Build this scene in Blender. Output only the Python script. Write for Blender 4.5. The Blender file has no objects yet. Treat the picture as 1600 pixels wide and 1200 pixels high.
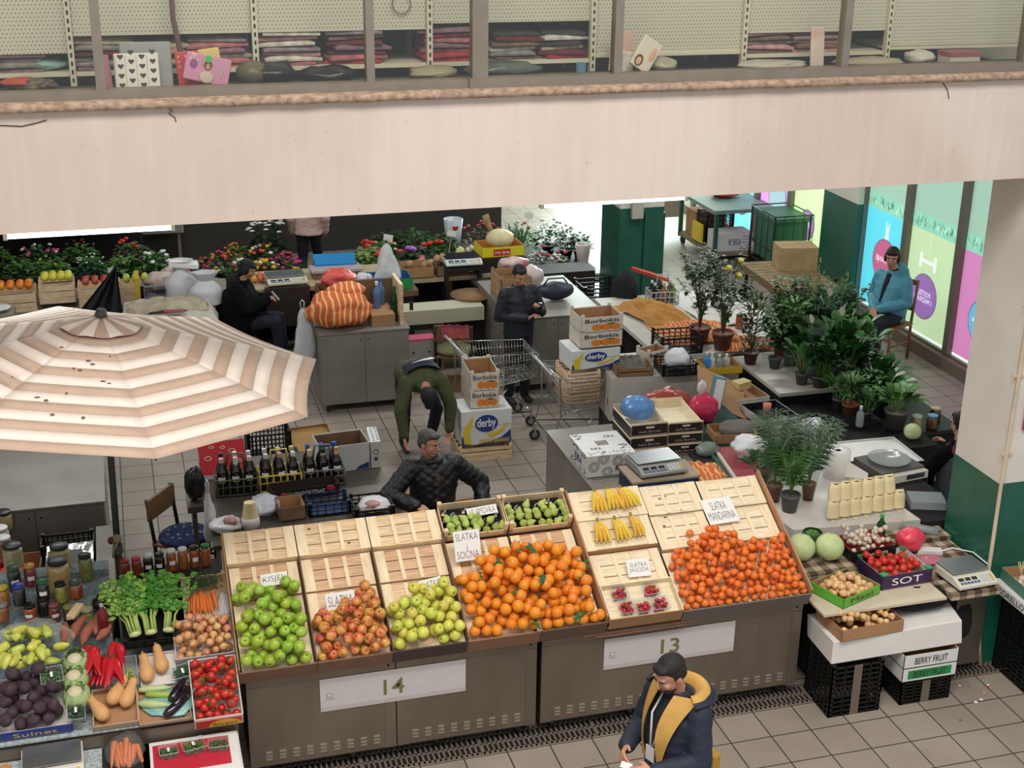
import bpy,math,random
import numpy as np
from mathutils import Vector,Matrix,Euler,noise
R=math.radians;PI=math.pi
SC=bpy.context.scene;COL=SC.collection
random.seed(7)
# camera
CAMROT=((0.961174,-0.275644,0.012853),(-0.086676,-0.345806,-0.934294),(0.261977,0.896905,-0.356271))
FPX=2158.8;CAMZ=6.2
cam=bpy.data.objects.new('camera',bpy.data.cameras.new('camera'));COL.objects.link(cam)
cam.data.sensor_width=36;cam.data.lens=FPX/1600*36;cam.data.clip_start=.1;cam.data.clip_end=200
_r=CAMROT
cam.matrix_world=Matrix(((_r[0][0],-_r[1][0],-_r[2][0],0),(_r[0][1],-_r[1][1],-_r[2][1],0),(_r[0][2],-_r[1][2],-_r[2][2],CAMZ),(0,0,0,1)))
SC.camera=cam
SC.view_settings.view_transform='Standard';SC.view_settings.look='None';SC.view_settings.gamma=1
SC.view_settings.use_curve_mapping=False;SC.view_settings.exposure=0.0
def ray(px,py):
 c=((px-800)/FPX,(py-600)/FPX,1.0)
 return[sum(CAMROT[k][i]*c[k]for k in range(3))for i in range(3)]
def W(px,py,z=0.0):
 d=ray(px,py);t=(z-CAMZ)/d[2];return(t*d[0],t*d[1])
def WY(px,py,y):
 d=ray(px,py);t=y/d[1];return(t*d[0],CAMZ+t*d[2])
 # world and light
wd=bpy.data.worlds.new('daylight');SC.world=wd;wd.use_nodes=True
wd.node_tree.nodes['Background'].inputs[0].default_value=(.93,.97,1.0,1)
wd.node_tree.nodes['Background'].inputs[1].default_value=0.58
def area(name,loc,rot,sx,sy,power,col=(1,1,1)):
 l=bpy.data.lights.new(name,'AREA');l.shape='RECTANGLE';l.size=sx;l.size_y=sy;l.energy=power;l.color=col
 o=bpy.data.objects.new(name,l);COL.objects.link(o);o.location=loc;o.rotation_euler=rot;return o
area('skylight_atrium',(1.5,2.5,11.0),(R(-14),0,0),9,5,1400,(1,.93,.85))
for i,(x,y)in enumerate(((-1.0,11.5),(3.4,11.5),(-1.0,15.5),(3.4,15.5),(7.6,12.5),(7.6,16.5),(1.2,19.5),(6.0,20.0))):
 area('ceiling_lamp_light.%03d'%i,(x,y,4.15),(0,0,0),1.3,.25,50,(.93,.98,1))
area('daylight_far_entrance',(10.5,25.5,2.4),(R(90),0,R(150)),4.0,3.0,900,(.85,1,.95))
# materials
def C(h):
 h=h.lstrip('#');v=[int(h[i:i+2],16)/255 for i in(0,2,4)]
 return tuple(x/12.92 if x<=.04045 else((x+.055)/1.055)**2.4 for x in v)+(1,)
MATS={}
def mat(name,col,rough=.6,metal=0.,var=0.,scale=8.,bump=0.,rand=0.,col2=None,emis=0.,trans=0.,alpha=1.,spec=None,coord='Object',sc3=None,coat=0.,sss=0.):
 if name in MATS:return MATS[name]
 m=bpy.data.materials.new(name);m.use_nodes=True;nt=m.node_tree;N=nt.nodes;L=nt.links
 b=N['Principled BSDF'];c=C(col)
 b.inputs['Base Color'].default_value=c;b.inputs['Roughness'].default_value=rough;b.inputs['Metallic'].default_value=metal
 if spec is not None:b.inputs['Specular IOR Level'].default_value=spec
 if coat:b.inputs['Coat Weight'].default_value=coat
 if trans:b.inputs['Transmission Weight'].default_value=trans
 if alpha<1:b.inputs['Alpha'].default_value=alpha
 if sss:b.inputs['Subsurface Weight'].default_value=sss;b.inputs['Subsurface Radius'].default_value=(.02,.008,.004)
 if emis:b.inputs['Emission Color'].default_value=c;b.inputs['Emission Strength'].default_value=emis
 src=None
 if var or col2 or bump:
  tc=N.new('ShaderNodeTexCoord');nz=N.new('ShaderNodeTexNoise');nz.inputs['Scale'].default_value=scale;nz.inputs['Detail'].default_value=5
  if sc3:
   mp=N.new('ShaderNodeMapping');mp.inputs['Scale'].default_value=sc3;L.new(tc.outputs[coord],mp.inputs[0]);L.new(mp.outputs[0],nz.inputs['Vector'])
  else:L.new(tc.outputs[coord],nz.inputs['Vector'])
  if rand and coord=='Object':
   pass
  if col2 or var:
   rp=N.new('ShaderNodeValToRGB');e=rp.color_ramp.elements
   e[0].position=.36;e[1].position=.64
   if col2:e[0].color=c;e[1].color=C(col2)
   else:
    e[0].color=tuple(x*(1-var)for x in c[:3])+(1,);e[1].color=tuple(min(1,x*(1+var))for x in c[:3])+(1,)
   L.new(nz.outputs['Fac'],rp.inputs[0]);src=rp.outputs[0]
  if bump:
   bp=N.new('ShaderNodeBump');bp.inputs['Strength'].default_value=bump;bp.inputs['Distance'].default_value=.01
   L.new(nz.outputs['Fac'],bp.inputs['Height']);L.new(bp.outputs[0],b.inputs['Normal'])
 if rand:
  oi=N.new('ShaderNodeObjectInfo');hs=N.new('ShaderNodeHueSaturation');mr=N.new('ShaderNodeMapRange')
  mr.inputs[3].default_value=.5-rand*.06;mr.inputs[4].default_value=.5+rand*.06
  mv=N.new('ShaderNodeMapRange');mv.inputs[3].default_value=1-rand*.25;mv.inputs[4].default_value=1+rand*.2
  wn=N.new('ShaderNodeTexWhiteNoise');wn.noise_dimensions='1D';L.new(oi.outputs['Random'],wn.inputs['W'])
  L.new(oi.outputs['Random'],mr.inputs[0]);L.new(wn.outputs[0],mv.inputs[0]);L.new(mr.outputs[0],hs.inputs['Hue']);L.new(mv.outputs[0],hs.inputs['Value'])
  if src:L.new(src,hs.inputs['Color'])
  else:hs.inputs['Color'].default_value=c
  src=hs.outputs[0]
 if src:L.new(src,b.inputs['Base Color'])
 if emis and src:L.new(src,b.inputs['Emission Color'])
 MATS[name]=m;return m
def film(name,col,alpha,rough=.25,bump=.6,scale=18):
 if name in MATS:return MATS[name]
 m=mat(name,col,rough=rough,bump=bump,scale=scale);nt=m.node_tree;N=nt.nodes;L=nt.links
 b=N['Principled BSDF'];out=[n for n in N if n.type=='OUTPUT_MATERIAL'][0]
 t=N.new('ShaderNodeBsdfTransparent');t.inputs[0].default_value=tuple(.5+.5*x for x in C(col)[:3])+(1,)
 mx=N.new('ShaderNodeMixShader');mx.inputs[0].default_value=alpha
 L.new(t.outputs[0],mx.inputs[1]);L.new(b.outputs[0],mx.inputs[2]);L.new(mx.outputs[0],out.inputs[0]);return m
def glassm(name,tint=(.93,.97,.95),refl=.09):
 if name in MATS:return MATS[name]
 m=bpy.data.materials.new(name);m.use_nodes=True;nt=m.node_tree;N=nt.nodes;L=nt.links
 for n in list(N):
  if n.type!='OUTPUT_MATERIAL':N.remove(n)
 out=N[0];t=N.new('ShaderNodeBsdfTransparent');t.inputs[0].default_value=tint+(1,)
 g=N.new('ShaderNodeBsdfGlossy');g.inputs['Roughness'].default_value=.08
 mx=N.new('ShaderNodeMixShader');mx.inputs[0].default_value=refl
 L.new(t.outputs[0],mx.inputs[1]);L.new(g.outputs[0],mx.inputs[2]);L.new(mx.outputs[0],out.inputs[0]);MATS[name]=m;return m
def tilemat(name,c1,c2,mortar,sx,sy,offx=0,offy=0,msize=.012,rough=.45):
 m=bpy.data.materials.new(name);m.use_nodes=True;nt=m.node_tree;N=nt.nodes;L=nt.links;b=N['Principled BSDF']
 tc=N.new('ShaderNodeTexCoord');mp=N.new('ShaderNodeMapping');mp.inputs['Location'].default_value=(offx,offy,0)
 br=N.new('ShaderNodeTexBrick');br.offset=0;br.squash=1
 br.inputs['Scale'].default_value=1;br.inputs['Brick Width'].default_value=sx;br.inputs['Row Height'].default_value=sy
 br.inputs['Mortar Size'].default_value=msize/2;br.inputs['Mortar Smooth'].default_value=.2
 br.inputs['Color1'].default_value=C(c1);br.inputs['Color2'].default_value=C(c2);br.inputs['Mortar'].default_value=C(mortar)
 nz=N.new('ShaderNodeTexNoise');nz.inputs['Scale'].default_value=1.7;nz.inputs['Detail'].default_value=6
 mxx=N.new('ShaderNodeMix');mxx.data_type='RGBA';mxx.blend_type='MULTIPLY';mxx.inputs[0].default_value=.35
 rp=N.new('ShaderNodeValToRGB');rp.color_ramp.elements[0].color=(.55,.52,.5,1);rp.color_ramp.elements[1].color=(1,1,1,1)
 rp.color_ramp.elements[0].position=.3;rp.color_ramp.elements[1].position=.6
 L.new(tc.outputs['Object'],mp.inputs[0]);L.new(mp.outputs[0],br.inputs['Vector']);L.new(tc.outputs['Object'],nz.inputs['Vector'])
 L.new(nz.outputs['Fac'],rp.inputs[0]);L.new(br.outputs['Color'],mxx.inputs[6]);L.new(rp.outputs[0],mxx.inputs[7]);L.new(mxx.outputs[2],b.inputs['Base Color'])
 b.inputs['Roughness'].default_value=rough
 bp=N.new('ShaderNodeBump');bp.inputs['Strength'].default_value=.3;bp.inputs['Distance'].default_value=.003;bp.invert=True
 L.new(br.outputs['Fac'],bp.inputs['Height']);L.new(bp.outputs[0],b.inputs['Normal'])
 MATS[name]=m;return m
 # mesh building
I4=Matrix.Identity(4)
def TR(x=0,y=0,z=0,rx=0,ry=0,rz=0,s=1):
 m=Matrix.Translation((x,y,z))@Euler((R(rx),R(ry),R(rz))).to_matrix().to_4x4()
 if s!=1:m=m@Matrix.Scale(s,4)
 return m
def basis(d,up=Vector((0,0,1))):
 z=Vector(d).normalized();x=up.cross(z)
 if x.length<1e-4:x=Vector((1,0,0))
 x.normalize();y=z.cross(x);return x,y,z
class MB:
 def __init__(s):s.v=[];s.f=[];s.mi=[];s.sm=[];s.mats=[]
 def add(s,vs,fs,mt,M=None,smooth=False):
  if mt not in s.mats:s.mats.append(mt)
  k=s.mats.index(mt);o=len(s.v)
  if M is not None:vs=[M@Vector(v)for v in vs]
  s.v+=[tuple(v)for v in vs];s.f+=[tuple(o+i for i in f)for f in fs]
  s.mi+=[k]*len(fs);s.sm+=[smooth]*len(fs);return s
 def box(s,x0,x1,y0,y1,z0,z1,mt,M=None):
  v=[(x0,y0,z0),(x1,y0,z0),(x1,y1,z0),(x0,y1,z0),(x0,y0,z1),(x1,y0,z1),(x1,y1,z1),(x0,y1,z1)]
  return s.add(v,[(0,3,2,1),(4,5,6,7),(0,1,5,4),(1,2,6,5),(2,3,7,6),(3,0,4,7)],mt,M)
 def quad(s,a,b,c,d,mt,M=None):return s.add([a,b,c,d],[(0,1,2,3)],mt,M)
 def cyl(s,p0,p1,r0,mt,r1=None,n=14,caps=True,smooth=True,M=None):
  r1=r0 if r1 is None else r1;p0=Vector(p0);p1=Vector(p1);x,y,z=basis(p1-p0)
  v=[]
  for p,r in((p0,r0),(p1,r1)):
   for i in range(n):
    a=2*PI*i/n;v.append(p+x*(r*math.cos(a))+y*(r*math.sin(a)))
  s.add(v,[(i,(i+1)%n,n+(i+1)%n,n+i)for i in range(n)],mt,M,smooth)
  if caps:s.add(v,[tuple(range(n-1,-1,-1)),tuple(range(n,2*n))],mt,M)
  return s
 def tube(s,pts,r,mt,n=6,M=None,closed=False,r1=None):
  pts=[Vector(p)for p in pts];m=len(pts);v=[];rr=r if r1 is None else r1
  for i,p in enumerate(pts):
   if closed:d=pts[(i+1)%m]-pts[i-1]
   else:d=pts[min(i+1,m-1)]-pts[max(i-1,0)]
   if d.length<1e-6:d=Vector((0,0,1))
   x,y,z=basis(d,Vector((.13,.31,.94)))
   q=r+(rr-r)*i/max(1,m-1)
   for k in range(n):
    a=2*PI*k/n;v.append(p+x*(q*math.cos(a))+y*(q*math.sin(a)))
  f=[]
  for i in range(m if closed else m-1):
   j=(i+1)%m
   f+=[(i*n+k,i*n+(k+1)%n,j*n+(k+1)%n,j*n+k)for k in range(n)]
  if not closed:f+=[tuple(range(n-1,-1,-1)),tuple((m-1)*n+k for k in range(n))]
  return s.add(v,f,mt,M,True)
 def lathe(s,prof,mt,n=20,M=None,smooth=True,wob=0):
  v=[]
  for r,z in prof:
   for i in range(n):
    a=2*PI*i/n;q=r*(1+wob*math.sin(3*a+z*9));v.append((q*math.cos(a),q*math.sin(a),z))
  m=len(prof)
  f=[(j*n+i,j*n+(i+1)%n,(j+1)*n+(i+1)%n,(j+1)*n+i)for j in range(m-1)for i in range(n)]
  if prof[0][0]>1e-5:f.append(tuple(range(n-1,-1,-1)))
  if prof[-1][0]>1e-5:f.append(tuple((m-1)*n+i for i in range(n)))
  return s.add(v,f,mt,M,smooth)
 def sph(s,c,r,mt,n=12,m=8,M=None,nz=0,ns=3,seed=0):
  if not hasattr(r,'__len__'):r=(r,r,r)
  v=[];c=Vector(c)
  for j in range(m+1):
   t=PI*j/m
   for i in range(n):
    a=2*PI*i/n;d=Vector((math.sin(t)*math.cos(a),math.sin(t)*math.sin(a),-math.cos(t)))
    q=1+(nz*noise.noise(d*ns+Vector((seed,seed*1.7,3)))if nz else 0)
    v.append(c+Vector((d.x*r[0],d.y*r[1],d.z*r[2]))*q)
  f=[(j*n+i,j*n+(i+1)%n,(j+1)*n+(i+1)%n,(j+1)*n+i)for j in range(m)for i in range(n)]
  return s.add(v,f,mt,M,True)
 def prism(s,poly,z0,z1,mt,M=None,smooth=False):
  n=len(poly);v=[(x,y,z0)for x,y in poly]+[(x,y,z1)for x,y in poly]
  s.add(v,[tuple(range(n-1,-1,-1)),tuple(range(n,2*n))],mt,M)
  return s.add(v,[(i,(i+1)%n,n+(i+1)%n,n+i)for i in range(n)],mt,M,smooth)
 def grid(s,fn,nu,nv,mt,M=None,smooth=True):
  v=[fn(i/nu,j/nv)for j in range(nv+1)for i in range(nu+1)]
  f=[(j*(nu+1)+i,j*(nu+1)+i+1,(j+1)*(nu+1)+i+1,(j+1)*(nu+1)+i)for j in range(nv)for i in range(nu)]
  return s.add(v,f,mt,M,smooth)
 def build(s,name,parent=None,loc=None,rot=None,bevel=0,mats=None):
  me=bpy.data.meshes.new(name);me.from_pydata(s.v,[],s.f)
  for m in s.mats:me.materials.append(m)
  me.polygons.foreach_set('material_index',s.mi);me.polygons.foreach_set('use_smooth',s.sm);me.update()
  o=bpy.data.objects.new(name,me);COL.objects.link(o)
  if parent:o.parent=parent
  if loc is not None:o.location=loc
  if rot is not None:o.rotation_euler=rot
  if bevel:
   b=o.modifiers.new('bevel','BEVEL');b.width=bevel;b.segments=2;b.limit_method='ANGLE'
  return o
def tag(o,label,cat,group=None,kind=None):
 o['label']=label;o['category']=cat
 if group:o['group']=group
 if kind:o['kind']=kind
 return o
def T(name,label,cat,loc=(0,0,0),rot=(0,0,0),group=None,M=None):
 o=bpy.data.objects.new(name,None);COL.objects.link(o);o.empty_display_size=.05
 if M is not None:o.matrix_world=M
 else:o.location=loc;o.rotation_euler=rot
 return tag(o,label,cat,group)
def S(name,mb,**k):
 o=mb.build(name,**k);o['kind']='structure';return o
def one(name,mb,label,cat,loc=(0,0,0),rot=(0,0,0),group=None,M=None,bevel=0,kind=None):
 o=mb.build(name,bevel=bevel)
 if M is not None:o.matrix_world=M
 else:o.location=loc;o.rotation_euler=rot
 return tag(o,label,cat,group,kind)
def setM(o,M):o.matrix_world=M;return o
def kids(o):return[c for c in KID.get(o.name,[])]if False else[c for c in ALLK(o)]
def ALLK(o):return list(o.children)
def dup(o,M=None,label=None,group=None,par=None):
 c=o.copy();COL.objects.link(c)
 if par:c.parent=par
 else:
  if M is not None:c.matrix_world=M
  if label:c['label']=label
  if group:c['group']=group
 for k in o.children:dup(k,par=c)
 return c
def text(st,w,h,mt,M,name='lettering',parent=None,thick=.0006,shear=0,keep=False,off=0):
 cu=bpy.data.curves.new(name,'FONT');cu.body=st;cu.extrude=.01;cu.align_x='CENTER';cu.align_y='CENTER';cu.resolution_u=3;cu.shear=shear;cu.space_line=.85;cu.offset=off
 o=bpy.data.objects.new(name,cu);COL.objects.link(o);bpy.context.view_layer.update()
 me=bpy.data.meshes.new_from_object(o.evaluated_get(bpy.context.evaluated_depsgraph_get()));bpy.data.objects.remove(o)
 n=len(me.vertices);a=np.zeros(n*3);me.vertices.foreach_get('co',a);a=a.reshape(-1,3)
 if n:
  lo=a.min(0);hi=a.max(0);sp=np.maximum(hi-lo,1e-6);a=(a-(lo+hi)/2)
  sx=w/sp[0];sy=h/sp[1]
  if keep:sx=sy=min(sx,sy)
  a[:,0]*=sx;a[:,1]*=sy;a[:,2]*=thick/sp[2]
  me.vertices.foreach_set('co',a.ravel())
 me.materials.clear();me.materials.append(mt);me.name=name
 t=bpy.data.objects.new(name,me);COL.objects.link(t)
 if parent:t.parent=parent
 t.matrix_local=M;return t
 # common materials
STEEL=mat('steel_sheet','#857a6e',.42,.75,var=.12,scale=3,sc3=(1,1,.3),bump=.05)
STEEL2=mat('steel_dark','#6d655c',.4,.75,var=.12,scale=4)
CHROME=mat('chrome_wire','#c9c9c6',.25,1)
WOOD=mat('crate_wood','#e3c6a0',.75,var=.16,scale=5,sc3=(1.2,14,6),bump=.15)
WOOD2=mat('crate_wood_pale','#ecdcbc',.75,var=.12,scale=5,sc3=(1.2,14,6),bump=.15)
WOODD=mat('board_wood','#8d6a45',.7,var=.2,scale=6,sc3=(1,10,8))
CARD=mat('cardboard','#a9805a',.85,var=.07,scale=9)
CARDD=mat('cardboard_dark','#7e5f4c',.85,var=.1,scale=9)
WHITEC=mat('white_card','#dcd7cf',.7,var=.03,scale=5)
FOAM=mat('white_foam','#e6e3de',.6,var=.02,scale=6)
BLACKP=mat('black_plastic','#141413',.42,var=.1,scale=12)
BLACK=mat('black_paint','#0d0d0d',.5)
INK=mat('ink','#2a2a2e',.7)
PAPER=mat('paper','#eeece8',.7)
BLUEP=mat('blue_plastic','#1c4a8c',.4)
GREENW=mat('green_paint','#1f5a48',.38,var=.14,scale=4)
CREAM=mat('plaster','#dcd6cc',.8,var=.04,scale=3)
ALU=mat('aluminium','#8c8378',.5,.4,var=.06,scale=7)
# the setting
m=MB();m.box(-9,16,1,30,-.2,0,tilemat('floor_tiles','#a1968a','#998e82','#433b34',.331,.331,.565,.02,.012));S('floor',m)
bm_=mat('balcony_plaster','#dfcfc3',.85)
nt=bm_.node_tree;N=nt.nodes;L=nt.links;b=N['Principled BSDF']
tc=N.new('ShaderNodeTexCoord');mp=N.new('ShaderNodeMapping');mp.inputs['Scale'].default_value=(7,1,.35)
n1=N.new('ShaderNodeTexNoise');n1.inputs['Scale'].default_value=2.2;n1.inputs['Detail'].default_value=8
r1=N.new('ShaderNodeValToRGB');r1.color_ramp.elements[0].color=C('#d9c9bd');r1.color_ramp.elements[1].color=C('#ddcec4');r1.color_ramp.elements[0].position=.35;r1.color_ramp.elements[1].position=.62
n2=N.new('ShaderNodeTexNoise');n2.inputs['Scale'].default_value=26;n2.inputs['Detail'].default_value=3
r2=N.new('ShaderNodeValToRGB');r2.color_ramp.elements[0].color=(.55,.48,.42,1);r2.color_ramp.elements[1].color=(1,1,1,1);r2.color_ramp.elements[0].position=.26;r2.color_ramp.elements[1].position=.31
n3=N.new('ShaderNodeTexNoise');n3.inputs['Scale'].default_value=.9;n3.inputs['Detail'].default_value=4
r3=N.new('ShaderNodeValToRGB');r3.color_ramp.elements[0].color=(.9,.87,.85,1);r3.color_ramp.elements[1].color=(1,1,1,1);r3.color_ramp.elements[0].position=.4;r3.color_ramp.elements[1].position=.6
x1=N.new('ShaderNodeMix');x1.data_type='RGBA';x1.blend_type='MULTIPLY';x1.inputs[0].default_value=.3
x2=N.new('ShaderNodeMix');x2.data_type='RGBA';x2.blend_type='MULTIPLY';x2.inputs[0].default_value=1
L.new(tc.outputs['Object'],mp.inputs[0]);L.new(mp.outputs[0],n1.inputs['Vector']);L.new(tc.outputs['Object'],n2.inputs['Vector']);L.new(tc.outputs['Object'],n3.inputs['Vector'])
L.new(n1.outputs['Fac'],r1.inputs[0]);L.new(n2.outputs['Fac'],r2.inputs[0]);L.new(n3.outputs['Fac'],r3.inputs[0])
L.new(r1.outputs[0],x1.inputs[6]);L.new(r2.outputs[0],x1.inputs[7]);L.new(x1.outputs[2],x2.inputs[6]);L.new(r3.outputs[0],x2.inputs[7]);L.new(x2.outputs[2],b.inputs['Base Color'])
m=MB();m.box(-9,14,8.41,8.72,4.09,4.80,bm_);S('wall_balcony',m)
m=MB();m.box(-9,14,8.72,30,4.38,4.80,CREAM);S('ceiling',m)
rock=mat('sill_concrete','#a58c78',.95,var=.3,scale=22,bump=.8)
m=MB()
def sil(u,v):
 x=-9+23*u;a=v*4
 pr=[(8.41,4.795),(8.365,4.80),(8.36,4.838),(8.40,4.85),(8.60,4.852)]
 k=int(round(a));y,z=pr[k];n_=noise.noise(Vector((x*5,k,2)))*.004 if k<4 else 0
 return(x,y+n_,z+n_)
m.grid(sil,700,4,rock);S('trim_1',m)
cm=MB();crackm=mat('crack','#3c332c',.9)
for pts in([(.33,4.79),(.35,4.775),(.325,4.765),(.36,4.74),(.365,4.715)],[(-.62,4.73),(-.5,4.72),(-.42,4.735),(-.36,4.75)],[(5.5,4.80),(5.55,4.74),(5.57,4.68)]):
 cm.tube([(x,8.405,z)for x,z in pts],.0028,crackm,n=5)
one('plaster_crack',cm,'thin dark cracks and a dead root on the pale balcony plaster','crack')
m=MB();m.box(-9,2.16,8.44,8.54,4.85,4.905,ALU);m.box(2.16,14,8.42,8.54,4.85,4.91,ALU);S('trim_2',m)
gl=glassm('shop_glass',(.96,.96,.92),.06)
edges=[-3.0,-.07,1.52,2.185,3.12,4.74,6.15,9.0]
for i in range(len(edges)-1):
 x0,x1=edges[i],edges[i+1];m=MB();m.box(x0,x1,8.488,8.494,4.9,6.9,gl);w_=m
 o=S('window_%d'%(i+1),m)
 f=MB();wd_={2:.05,3:.1}.get(i,.055)
 f.box(x0,x0+wd_,8.45,8.53,4.9,6.9,ALU);f.build('window_frame',parent=o)
m=MB();m.box(-9,14,8.41,8.6,6.9,7.3,CREAM);S('trim_3',m)
m=MB();m.box(-9,14,8.55,12,6.95,7.1,CREAM);S('ceiling_upstairs',m)
m=MB();m.box(-9,14,12,12.1,4.8,6.95,mat('upstairs_back','#6c6a60',.9));S('wall_upstairs',m)
pegm=bpy.data.materials.new('pegboard');pegm.use_nodes=True;nt=pegm.node_tree;N=nt.nodes;L=nt.links;b=N['Principled BSDF']
tc=N.new('ShaderNodeTexCoord');sp=N.new('ShaderNodeSeparateXYZ');L.new(tc.outputs['Object'],sp.inputs[0])
def mth(op,a,bb=None,cc=None):
 n=N.new('ShaderNodeMath');n.operation=op
 for i,q in enumerate((a,bb,cc)):
  if q is None:continue
  if isinstance(q,(int,float)):n.inputs[i].default_value=q
  else:L.new(q,n.inputs[i])
 return n.outputs[0]
P_=.0235
fz=mth('DIVIDE',sp.outputs[2],P_);row=mth('FLOOR',fz);odd=mth('MULTIPLY',mth('MODULO',mth('ABSOLUTE',row),2),.5)
fx=mth('ADD',mth('DIVIDE',sp.outputs[0],P_),odd)
dx=mth('SUBTRACT',mth('FRACT',fx),.5);dz=mth('SUBTRACT',mth('FRACT',fz),.5)
d2=mth('ADD',mth('MULTIPLY',dx,dx),mth('MULTIPLY',dz,dz));ins=mth('LESS_THAN',d2,.03)
mx=N.new('ShaderNodeMix');mx.data_type='RGBA';L.new(ins,mx.inputs[0]);mx.inputs[6].default_value=C('#cfccbd');mx.inputs[7].default_value=C('#6b665a');L.new(mx.outputs[2],b.inputs['Base Color']);b.inputs['Roughness'].default_value=.5
upm=mat('upright_enamel','#d8d2c0',.5)
ups=[-.62,-.20,.90,2.01,3.12,4.22,5.33,6.44]
bays=[(-1.3,-.22,5.06),(-.18,.88,5.16),(.92,1.99,5.16),(2.03,3.10,5.195),(3.14,4.20,4.975),(4.24,5.31,5.09),(5.35,6.42,4.98)]
for i,(x0,x1,z0)in enumerate(bays):
 lbl=['far end beside the slotted post with a blue bag below','behind the dotted pillow packet','above the white and pink folded packets','above the red folded packets','reaching low behind the tilted picture packet','above the pinkish folded packets','streaked with dirt, above the pink card box'][i]
 t=T('display_shelf_unit','cream pegboard shelf unit upstairs, '+lbl,'shelf',(0,0,0),group='pegboard shelf units behind the shop glass')
 m=MB();m.box(x0,x1,8.90,8.915,z0,6.8,pegm);m.build('pegboard_panel',parent=t)
 m=MB();m.box(x0,x1,8.885,9.35,4.925,4.95,upm)if i not in(4,6)else m.box(x0,x1,8.885,9.35,4.955,4.975,upm);m.build('shelf_board',parent=t)
 m=MB();u=x1+.02;m.box(u-.018,u+.018,8.865,8.91,4.8,6.8,upm)
 for k in range(36):
  z=4.84+k*.05;m.box(u-.006,u+.006,8.8635,8.866,z,z+.026,BLACK)
 m.build('slotted_upright',parent=t)
 m=MB();m.box(x0,x1,9.5,9.52,4.8,5.3,mat('unit_back','#3c3b36',.9));m.build('back_panel',parent=t)
 m=MB();m.box(x0,x1,8.88,9.5,4.802,4.82,mat('unit_base','#4c4a43',.9));m.build('base_shelf',parent=t)
m=MB();m.box(-9,14,8.54,8.86,4.80,4.87,mat('unit_base','#4c4a43',.9));S('trim_6',m)
def packet_mb(w,d,h,mt,seed,film_=None):
 q=MB()
 def f(u,v):
  a=(u-.5)*w;bb=(v-.5)*d;e=min(1,min(u,1-u,v,1-v)*7)
  return(a,bb,h*(.35+.65*e**.5)+.004*noise.noise(Vector((u*7,v*7,seed))))
 q.grid(f,10,8,mt);q.grid(lambda u,v:((.5-u)*w,(v-.5)*d,0),4,4,mt)
 for k in range(4):
  pass
 q.box(-w/2*.98,w/2*.98,-d/2*.97,d/2*.97,.001,h*.5,mt);return q
pc={'cream':'#cdc0a4','lilac':'#a3949c','grey':'#96928e','pink':'#c47a84','red':'#c23c44','white':'#dcd8d2','dark red':'#7a343a','brown':'#8a6c58','mauve':'#9c7888','dark':'#4b4744','rose':'#d6a3a6'}
stacks=[(-.55,5,['mauve','grey','lilac']),(-.02,6,['mauve','lilac','grey','dark red','grey','cream']),(.33,5,['grey','cream','lilac','rose','cream']),(.68,6,['rose','pink','white','mauve','pink','lilac']),(1.12,7,['pink','white','rose','lilac','white','rose','white']),(1.55,7,['red','pink','dark red','mauve','dark red','mauve','lilac']),(2.17,7,['red','red','pink','mauve','pink','red','mauve']),(2.6,6,['brown','grey','white','brown','dark red','dark']),(2.93,6,['red','dark red','cream','dark','white','dark']),(4.42,5,['brown','rose','lilac','brown','mauve']),(4.8,5,['rose','brown','rose','lilac','dark red'])]
for si,(x,n_,cols)in enumerate(stacks):
 for k in range(n_):
  c_=cols[k%len(cols)];h=.030
  if si==2 and k==0:c_='grey'
  one('textile_packet',packet_mb(.36+.03*random.random()-(.06 if si in(7,8)else 0),.3,h,mat('packet_'+c_.replace(' ','_'),pc[c_],.28,var=.25,scale=14,bump=.5),si*9+k),'%s folded textile packet in clear film, number %s up in the %s pile upstairs'%(c_,['one','two','three','four','five','six','seven'][k],['first','second','third','fourth','fifth','sixth','seventh','eighth','ninth','tenth','eleventh'][si]),'packet',(x+.022*math.sin(k*5+si),9.07+.02*math.sin(k*4),4.951+k*h*1.02),(.02*math.sin(k*7),.03*math.sin(k*5+si),.13*math.sin(k*3+si)),'folded textile packets on the upstairs shelves')
def lean(name,label,x,w,h,mt,ry=0,y=8.62,z=4.872,art=None,cat='packet',tilt=-12):
 q=MB();q.box(-w/2,w/2,-.012,.012,0,h,mt);t=one(name,q,label,cat,(x,y,z+abs(math.sin(R(ry)))*w/2),(R(tilt),R(ry),0),bevel=.008)
 if art:art(t)
 return t
HEART=mat('heart_grey','#33343a',.6)
def hearts(t):
 q=MB()
 for i in range(4):
  for j in range(4):
   cx=-.09+i*.062;cz=.03+j*.055+(.027 if i%2 else 0)
   pl=[(cx+.018*math.sin(a)**3,cz+.0011*(13*math.cos(a)-5*math.cos(2*a)-2*math.cos(3*a)))for a in[k*2*PI/14 for k in range(14)]]
   q.add([(x,-.0135,z)for x,z in pl],[tuple(range(14))],HEART)
 q.build('heart_print',parent=t)
 q=MB()
 for i in range(4):q.box(-.125+i*.062,-.122+i*.062,-.0132,-.012,.01,.2,mat('pink_line','#c08f96',.6))
 q.build('stripe_print',parent=t)
lean('patterned_packet','white packet printed with dark grey hearts standing behind the shop glass',.17,.26,.215,mat('heart_bag','#dedbd6',.3,bump=.4),art=hearts)
lean('textile_packet','dusty pink packet edge standing left of the heart packet',.0,.06,.2,mat('packet_dusty','#b57c8c',.4),ry=-5,y=8.67)
lean('textile_packet','grey film covered packet behind the heart packet',.23,.3,.27,mat('packet_greyfilm','#9c9ba0',.3,bump=.5),y=8.70)
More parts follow.
